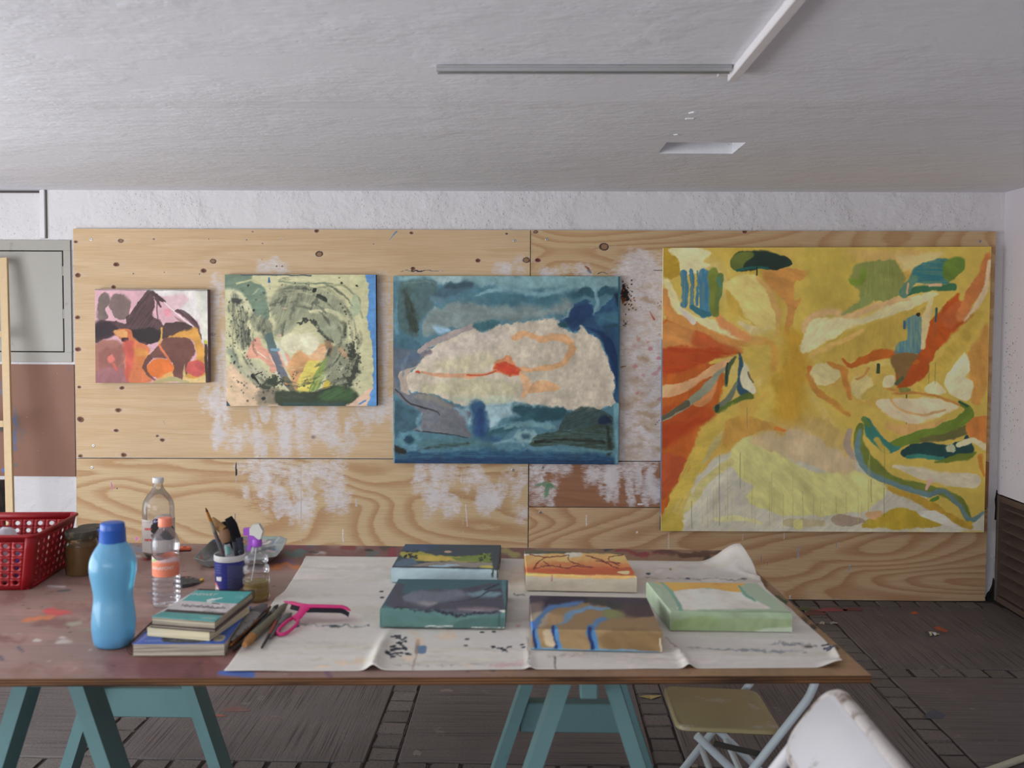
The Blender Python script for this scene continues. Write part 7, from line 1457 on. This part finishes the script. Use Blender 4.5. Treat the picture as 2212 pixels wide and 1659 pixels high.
# bottom: blue sketchbook
z1 = ZT + .029; q = quadZ((c4(95, 900), c4(1285, 893)), z1); BRp = U(*c4(1640, 415), 2, z1); q += [BRp, q[0] + BRp - q[1]]
t = thing('sketchbook', (q[0] + q[2]) / 2 + Vector((0, 0, ZT + .001 - z1)), 'blue spiral sketchbook at the bottom of the stack', 'sketchbook', 'books stacked on the table')
mb = MB(); slab_book(mb, q, ZT + .0025, z1 - .002, .012); mb.build('pages', M_PG1, t)
mb = MB(); slab_book(mb, q, ZT + .001, ZT + .0025, -.01); mb.build('back_cover', plain('grey_card', (130, 118, 96), .8), t)
def pb(p):
    p.poly([(560, 790), (1060, 800), (1010, 880), (512, 878)], (44, 44, 56), 5, 3)
    for k_ in range(40):
        r = random.Random(k_); x, y = r.uniform(540, 1010), r.uniform(818, 872); p.stroke([(x - 12, y), (x + 12, y)], 7, (126, 128, 140), 4, 3, 9, .7)
    p.poly([(1190, 795), (1295, 795), (1260, 862), (1140, 860)], (182, 172, 146), 4, 2); p.poly([(1210, 812), (1262, 812), (1250, 842), (1195, 842)], (150, 148, 140), 4, 2); p.poly([(100, 860), (260, 760), (300, 790), (150, 900)], (112, 122, 190), 12, 4)
cv = cover_grid('front_cover', q, z1, C4, (66, 100, 186), pb, t, 61)
def on_quad(q, s_, u0, v0, u1, size_v, mat, parent, z, bold=0.0, name='lettering', shear=0.0):
    tv, tf = text_mesh(s_, 1.0, bold, shear); w = max(v[0] for v in tv); k_ = (u1 - u0) / w; out = []
    for x, y, _ in tv:
        u_, v_ = u0 + x * k_, v0 + y * size_v; a = q[0].lerp(q[1], u_); b = q[3].lerp(q[2], u_); w_ = a.lerp(b, v_); out.append((w_.x, w_.y, z))
    return mesh_obj(name, out, tf, mat, parent)
on_quad(q, 'CANSON', .10, .045, .30, .055, plain('pale_blue_print', (170, 186, 226), .5), cv, z1 + .0004)
spiral(q[0], q[3], -.013, .0150, 22, M_WIRE, t, -1)
# middle: cream block
z2 = z1 + .0205; q2 = quadZ((c4(285, 690), c4(1090, 752)), z2); BRp = U(*c4(1610, 400), 2, z2); q2 += [BRp, q2[0] + BRp - q2[1]]
t = thing('sketchbook', (q2[0] + q2[2]) / 2 + Vector((0, 0, z1 + .001 - z2)), 'thick cream paper pad in the middle of the stack', 'paper pad', 'books stacked on the table')
mb = MB(); slab_book(mb, q2, z1 + .001, z2 - .001, .004); mb.build('pages', M_PG2, t); mb = MB(); slab_book(mb, q2, z2 - .001, z2, 0.0); mb.build('cover', plain('cream_cover', (192, 180, 150), .7), t)
t.name = 'paper_pad'
# top: turquoise sketchbook
z3 = z2 + .0250; q3 = quadZ((c4(345, 548), c4(1160, 612), c4(1648, 226), c4(925, 207)), z3)
t = thing('sketchbook', (q3[0] + q3[2]) / 2 + Vector((0, 0, z2 + .001 - z3)), 'turquoise and white spiral sketchbook on top of the stack', 'sketchbook', 'books stacked on the table')
mb = MB(); slab_book(mb, q3, z2 + .008, z3 - .0022, .012); mb.build('pages', M_PG3, t); mb = MB(); slab_book(mb, q3, z2 + .001, z2 + .0026, -.022); slab_book(mb, q3, z2 + .0045, z2 + .0070, -.006); mb.build('back_cover', plain('plum_stained_cover', (78, 62, 60), .7, var=.4), t); mb = MB(); slab_book(mb, q3, z2 + .0027, z2 + .0046, .0); mb.build('loose_pages', M_PG3, t)
def pt_(p):
    p.poly([(740, 343), (1520, 388), (1330, 560), (380, 480), (420, 500)], (206, 198, 194), 3, 1, smooth=False); p.poly([(735, 345), (1495, 388), (1340, 505), (560, 452)], (204, 194, 192), 3, 1, smooth=False)
    p.poly([(330, 555), (345, 545), (560, 452), (735, 345), (925, 205), (890, 200), (300, 540)], (196, 190, 184), 3, 1, smooth=False)
    p.poly([(505, 484), (1250, 534), (1150, 640), (380, 560), (395, 528)], (84, 162, 156), 3, 1, smooth=False); p.poly([(548, 453), (1312, 503), (1255, 536), (500, 485)], (58, 50, 50), 3, 1, smooth=False)
    pts = [(730 + i * 19, 405 + 35 * i / 30 + random.Random(i).uniform(-22, 14)) for i in range(31)]; p.stroke(pts, 8, (52, 48, 48), 3, 0, 9, .9, smooth=False); p.stroke([(760, 412), (1280, 444)], 12, (70, 64, 64), 6, 6, 20, .6)
    p.stroke([(1070, 345), (1120, 330), (1200, 318), (1262, 306)], [34, 30, 14, 8], (216, 220, 214), 4, 5); p.stroke([(1090, 362), (1180, 372)], [40, 24], (190, 206, 200), 5, 6); p.stroke([(1130, 378), (1220, 384)], 12, (60, 58, 60), 4, 3)
    p.dot(1480, 293, 52, (120, 190, 184), 5, 3, 18); p.dot(1480, 293, 44, (88, 168, 162), 5, 3, 14); p.poly([(1010, 555), (1165, 560), (1150, 580), (1000, 575)], (130, 172, 164), 4, 3)
cv = cover_grid('front_cover', q3, z3, C4, (70, 164, 160), pt_, t, 62, nu=190, nv=120)
on_quad(q3, 'INDART', .05, .80, .47, .115, plain('cream_print', (216, 222, 212), .5), cv, z3 + .0004, .012)
on_quad(q3, 'MIX MEDIA', .62, .245, .97, .085, plain('pale_print', (190, 184, 180), .5), cv, z3 + .0004, .012)
spiral(q3[3] + Vector((0, .003, 0)), q3[2] + Vector((0, .003, 0)), -.010, .0118, 26, M_WIRE, t, 1)

# ---------------------------------------------------------------- loose brushes beside the books
G_L = 'loose brushes beside the books'
def L4(x, y, z): return U(*c4(x, y), 2, ZT + z)
up = (0, 0, 1)
brush('paintbrush', [('handle', plain('grey_painted_handle', (134, 128, 122), .6, var=.3, vscale=60, dirt=(84, 80, 78), dirt_amt=(.55, .62), dirt_scale=40), [L4(1385, 850, .020), L4(1535, 690, .022)], [.004, .009, .011], .5, up), ('ferrule', plain('grey_flat', (140, 136, 132), .6, var=.25, vscale=60, dirt=(80, 78, 76), dirt_scale=50, dirt_amt=(.56, .62)), [L4(1525, 700, .022), L4(1675, 500, .024)], [.012, .016, .018], .35, up), ('bristles', bris('grey_bristles', (110, 104, 104)), [L4(1665, 510, .024), L4(1805, 390, .024)], [.018, .019, .008], .35, up)], 'wide grey paint-caked brush lying against the books', G_L)
brush('paintbrush', [('handle', plain('amber_handle', (172, 104, 48), .4, var=.25, vscale=60), [L4(1368, 915, .011), L4(1720, 580, .012)], [.003, .0048, .0040], 1, None), ('ferrule', M_FERR, [L4(1715, 585, .012), L4(1800, 510, .012)], [.0042, .005], 1, None), ('bristles', bris('brown_bristles', (120, 84, 58)), [L4(1795, 515, .012), L4(1880, 420, .012)], [.005, .0055, .002], 1, None)], 'slim amber-handled brush lying beside the grey brush', G_L)
brush('paintbrush', [('handle', M_BLK, [L4(1400, 985, .006), L4(1880, 500, .008)], [.003, .0055, .0050], 1, None), ('ferrule', M_FERR, [L4(1875, 505, .008), L4(1920, 462, .008)], [.005, .005], 1, None), ('bristles', bris('dark_bristles', (66, 62, 58)), [L4(1915, 466, .008), L4(1975, 400, .008)], [.005, .006, .002], 1, None)], 'black-handled brush lying between the amber and tan ones', G_L)
brush('paintbrush', [('handle_end', plain('tan_wood', (176, 124, 70), .6, var=.25, vscale=50), [L4(1545, 915, 0.0158), L4(1650, 800, 0.0158)], [.006, .0105, .0100], 1, None), ('handle', plain('olive_painted_handle', (122, 118, 96), .6, var=.35, vscale=50), [L4(1645, 805, 0.0158), L4(1960, 520, 0.0168)], [.0105, .010, .0085], 1, None), ('bristles', bris('olive_bristles', (132, 128, 108)), [L4(1955, 525, 0.0168), L4(2085, 385, 0.0168)], [.009, .010, .004], 1, None)], 'thick olive brush with a bare tan handle end', G_L)
brush('paintbrush', [('handle', M_BLK, [L4(1768, 950, 0.0093), L4(1865, 780, 0.0098)], [.0026, .0034, .004], 1, None), ('band', plain('red_lacquer', (164, 74, 56), .45), [L4(1862, 785, 0.0098), L4(1950, 610, 0.0103)], [.004, .0045], 1, None), ('ferrule', M_FERR, [L4(1948, 614, 0.0103), L4(1990, 545, 0.0108)], [.0045, .004], 1, None), ('bristles', bris('plum_bristles', (84, 60, 64)), [L4(1988, 550, 0.0108), L4(2020, 490, 0.0108)], [.004, .0045, .001], 1, None)], 'thin black brush with a red band lying on the sheet', G_L)
brush('paintbrush', [('handle', plain('dull_grey_handle', (96, 92, 92), .6, var=.3), [L4(1880, 820, 0.0098), L4(1990, 650, 0.0108)], [.003, .005], 1, None), ('ferrule', M_FERR, [L4(1985, 655, 0.0118), L4(2080, 560, 0.0128)], [.006, .007], .8, up), ('bristles', bris('grey_soft_bristles', (120, 116, 112)), [L4(2075, 565, 0.0128), L4(2145, 510, 0.0128)], [.007, .008, .003], .8, up)], 'short grey brush partly under the pink squeegee', G_L)

# ---------------------------------------------------------------- pink squeegee
M_PINK = plain('magenta_plastic', (206, 44, 116), .35, gain=1.15, var=.04)
CS = (560, 1160, .18681)
def S(x, y, z): return U(CS[0] + x * CS[2], CS[1] + y * CS[2], 2, ZT + z)
t = thing('squeegee', S(500, 900, 0.004), 'bright pink squeegee with a looped handle lying on the sheet', 'squeegee')
hp = [S(290, 745, .034), S(380, 762, .035), S(470, 785, .036), S(560, 800, .037), S(680, 800, .037), S(820, 803, .036), S(960, 806, .034), S(1010, 825, .031), S(1050, 852, .028)]
mb = MB(); mb.tube(hp, [.003, .0075, .008, .009, .0085, .0080, .0075, .0065, .003], 10, flat=.55, up=(0, 0, 1)); mb.build('head', M_PINK, t, 60)
mb = MB(); pl = hp[1:]; vs = []
for h_ in pl: vs += [(h_.x, h_.y - .008, h_.z - .002), (h_.x, h_.y - .008, h_.z - .0045), (h_.x, h_.y - .022, h_.z - .0095), (h_.x, h_.y - .022, h_.z - .008)]
n = len(pl); fs = [(4 * i + a, 4 * i + (a + 1) % 4, 4 * i + 4 + (a + 1) % 4, 4 * i + 4 + a) for i in range(n - 1) for a in range(4)] + [(0, 1, 2, 3), (4 * n - 1, 4 * n - 2, 4 * n - 3, 4 * n - 4)]
mb.add(vs, fs); mb.build('rubber_blade', plain('black_rubber', (20, 20, 30), .6), t)
mb = MB(); mb.tube([S(545, 800, .036), S(500, 860, .030), S(455, 915, .022), S(405, 950, .017)], [.016, .011, .0115, .013], 12, flat=.42, up=(0, 0, 1)); mb.build('neck', M_PINK, t, 60)
lp = [(372, 945), (310, 985), (250, 1040), (216, 1080), (215, 1115), (250, 1128), (310, 1112), (375, 1065), (430, 1010), (452, 965), (440, 940)]
mb = MB(); mb.tube([S(x, y, .0075 + .010 * sstep(1130, 940, np.array(float(y)))) for x, y in [tuple(q_) for q_ in spline(lp, False, 3)]], .0042, 10, up=(0, 0, 1)); mb.build('loop_handle', M_PINK, t, 60)

# ================================================================== AT THE LEFT: STRETCHER FRAME, VENT
Tp, Bp = U(8.5, 557, 1, 5.205), U(21.5, 1090, 1, 5.04)
dv = (Tp - Bp) / (Tp.z - Bp.z); Fp = Bp - dv * (Bp.z - .0); Wf = .92
t = thing('stretcher_frame', Fp + Vector((-Wf / 2, 0, 0)), 'bare wooden stretcher frame leaning on the wall at the left edge', 'frame')
nrm = Vector((0, dv.z, -dv.y)).normalized()
for dx in (0, -Wf): mb = MB(); mb.bar(Fp + Vector((dx, 0, .003)), Tp + Vector((dx, 0, 0)), .040, .020, (0, 1, 0), .002); mb.build('upright_bar', M_BAR, t)
for f_ in (1.0, .775, .515, .02):
    c_ = Fp.lerp(Tp, f_) + Vector((0, 0, -.02 if f_ == 1 else (.018 if f_ < .1 else 0))); mb = MB(); mb.bar(c_ + Vector((-Wf + .021, .002, 0)), c_ + Vector((-.021, .002, 0)), .016, .034, (0, 0, 1), .002); mb.build('cross_bar', M_BAR, t)
M_LOUD = plain('dark_louver', (72, 60, 52), .7, var=.4, vscale=20, dirt=(30, 25, 22), dirt_amt=(.45, .6), bump=.5)
a, b = U(-420, 1032, 1, YW), U(13, 1032, 1, YW); lz1 = a.z; lz0 = .06
t = thing('louver_vent', ((a.x + b.x) / 2, YW, lz0), 'dark louvred vent low in the back wall behind the stretcher frame', 'vent')
mb = MB(); mb.box(((a.x + b.x) / 2, YW - .003, (lz0 + lz1) / 2), (b.x - a.x, .005, lz1 - lz0)); mb.build('backing', M_SHDW, t)  # shaded depth behind these slats, done as a black sheet
for k_ in range(9):
    mb = MB(); mb.box((0, 0, 0), (b.x - a.x - .03, .07, .006), .001, Matrix.Translation(((a.x + b.x) / 2, YW - .034, lz0 + .05 + (lz1 - lz0 - .08) * k_ / 8)) @ Matrix.Rotation(radians(38), 4, 'X')); mb.build('slat', M_LOUD, t)
for x_ in (a.x + .012, b.x - .012): mb = MB(); mb.box((x_, YW - .034, (lz0 + lz1) / 2), (.022, .064, lz1 - lz0), .002); mb.build('jamb', M_LOUD, t)

# ================================================================== ON THE FLOOR
def floor_patch(pts, c, seed, name='paint_spot', h=.0016):
    r = random.Random(seed); q = spline([(x + r.uniform(-2, 2), y + r.uniform(-1, 1)) for x, y in pts], True, 3); w = [U(x, y, 2, .0005) for x, y in q]; n = len(w); mb = MB()
    mb.add([(v.x, v.y, .0005) for v in w] + [(v.x, v.y, h) for v in w], [tuple(range(n, 2 * n))] + [(i, (i + 1) % n, n + (i + 1) % n, n + i) for i in range(n)])
    return mb.build(name, plain('floor_spot_%d' % seed, c, .6, var=.3, vscale=60), floor)
floor_patch([(1968, 1324), (1976, 1321), (1984, 1325), (1976, 1327)], (176, 84, 54), 1); floor_patch([(2016, 1356), (2028, 1354), (2046, 1362), (2040, 1366), (2024, 1360)], (164, 80, 56), 2)
for k_, (x, y, w, h, c) in enumerate(((1792, 1318, 40, 3.5, (142, 74, 80)), (1842, 1317, 22, 3, (112, 62, 66)), (1760, 1325, 26, 5, (104, 66, 66)), (1738, 1316, 14, 4, (84, 92, 62)), (1776, 1346, 6, 2.5, (168, 160, 150)), (1800, 1346, 8, 2.5, (150, 146, 140)), (468, 1546, 22, 2, (150, 84, 72)), (510, 1533, 30, 5, (112, 80, 78)), (966, 1492, 14, 3.5, (128, 114, 108)), (2020, 1545, 20, 9, (74, 78, 92)), (900, 1627, 9, 5, (128, 120, 112)), (1500, 1655, 8, 3, (140, 130, 122)))):
    floor_patch([(x + w * cos(a_), y + h * sin(a_) * (1 + .3 * sin(3 * a_))) for a_ in np.linspace(0, 2 * pi, 9)[:-1]], c, 10 + k_, h=.0012)
c_ = U(2012, 1372, 2, 0); t = MB(Matrix.Translation(c_ + Vector((0, 0, .001))) @ Matrix.Rotation(.4, 4, 'Z')); rr = random.Random(4)
vs = [((i - 2) * .016 + rr.uniform(-.004, .004), (j - 1.5) * .013 + rr.uniform(-.004, .004), abs(rr.gauss(0, .010))) for j in range(4) for i in range(5)]
t.add(vs, [(j * 5 + i, j * 5 + i + 1, j * 5 + i + 6, j * 5 + i + 5) for j in range(3) for i in range(4)])
tag(t.build('crumpled_wrapper', plain('shiny_wrapper', (206, 210, 216), .12, .85, var=.1)), 'crumpled shiny clear wrapper on the floor at the right', 'wrapper')
c_ = U(1404, 1508, 2, 0); mb = MB(Matrix.Translation(c_ + Vector((0, 0, .003))) @ Matrix.Rotation(.1, 4, 'Z')); pl = [(-.045, .0), (-.02, .016), (.004, .022), (.02, .012), (.05, .004), (.02, -.01), (0, -.02), (-.02, -.01)]
n = len(pl); mb.add([(x, y, .006 * abs(x) / .05) for x, y in pl] + [(0, 0, -.001)], [(i, (i + 1) % n, n) for i in range(n)] ); tag(mb.build('dry_leaf', plain('dry_leaf', (170, 150, 96), .8, var=.2)), 'dry pale leaf on the pavers left of the beige chair', 'leaf')
a, b = U(2140, 1663, 2, .012), U(2225, 1633, 2, .012); d = (b - a).normalized()
a2 = a - d * .35; b2 = a + d * .95
t = thing('pale_rod', (a2 + b2) / 2 - Vector((0, 0, .012)), 'pale rod lying on the floor at the right corner, its kind guessed', 'pole')  # rod mostly out of view; its kind and resting place are guessed
mb = MB(); mb.tube([a2, b2], .0115, 14); mb.build('shaft', plain('pale_pole', (176, 172, 150), .5, var=.1), t, 50); mb = MB(); mb.tube([a2 - d * .03, a2], [.009, .0122], 14); mb.build('end_cap', M_STRAP, t, 50)
# specks of paint on the right wall
mb = MB(); rr = random.Random(12)
for k_ in range(160):
    y_, z_ = 5.24 - abs(rr.gauss(0, .10)), 1.10 + rr.gauss(0, .30); r = rr.uniform(.001, .003)
    if .62 < z_ < 2.0 and y_ > 4.7: mb.add([(XR - .0007, y_ + r * cos(a_), z_ + r * 1.4 * sin(a_)) for a_ in np.linspace(0, 2 * pi, 7)[:-1]], [(0, 1, 2, 3, 4, 5)])
o = mb.build('paint_specks', plain('green_specks', (70, 112, 104), .6), bpy.data.objects['wall_right']); o['kind'] = 'stuff'
for k_ in range(6):
    mb = MB(); mb.box((XR - .0006, 5.005 - .004 * k_, 1.70 - .045 * k_), (.001, .02, .028), 0.0); mb.build('paint_mark', plain('red_mark', (206, 92, 76), .6), bpy.data.objects['wall_right'])
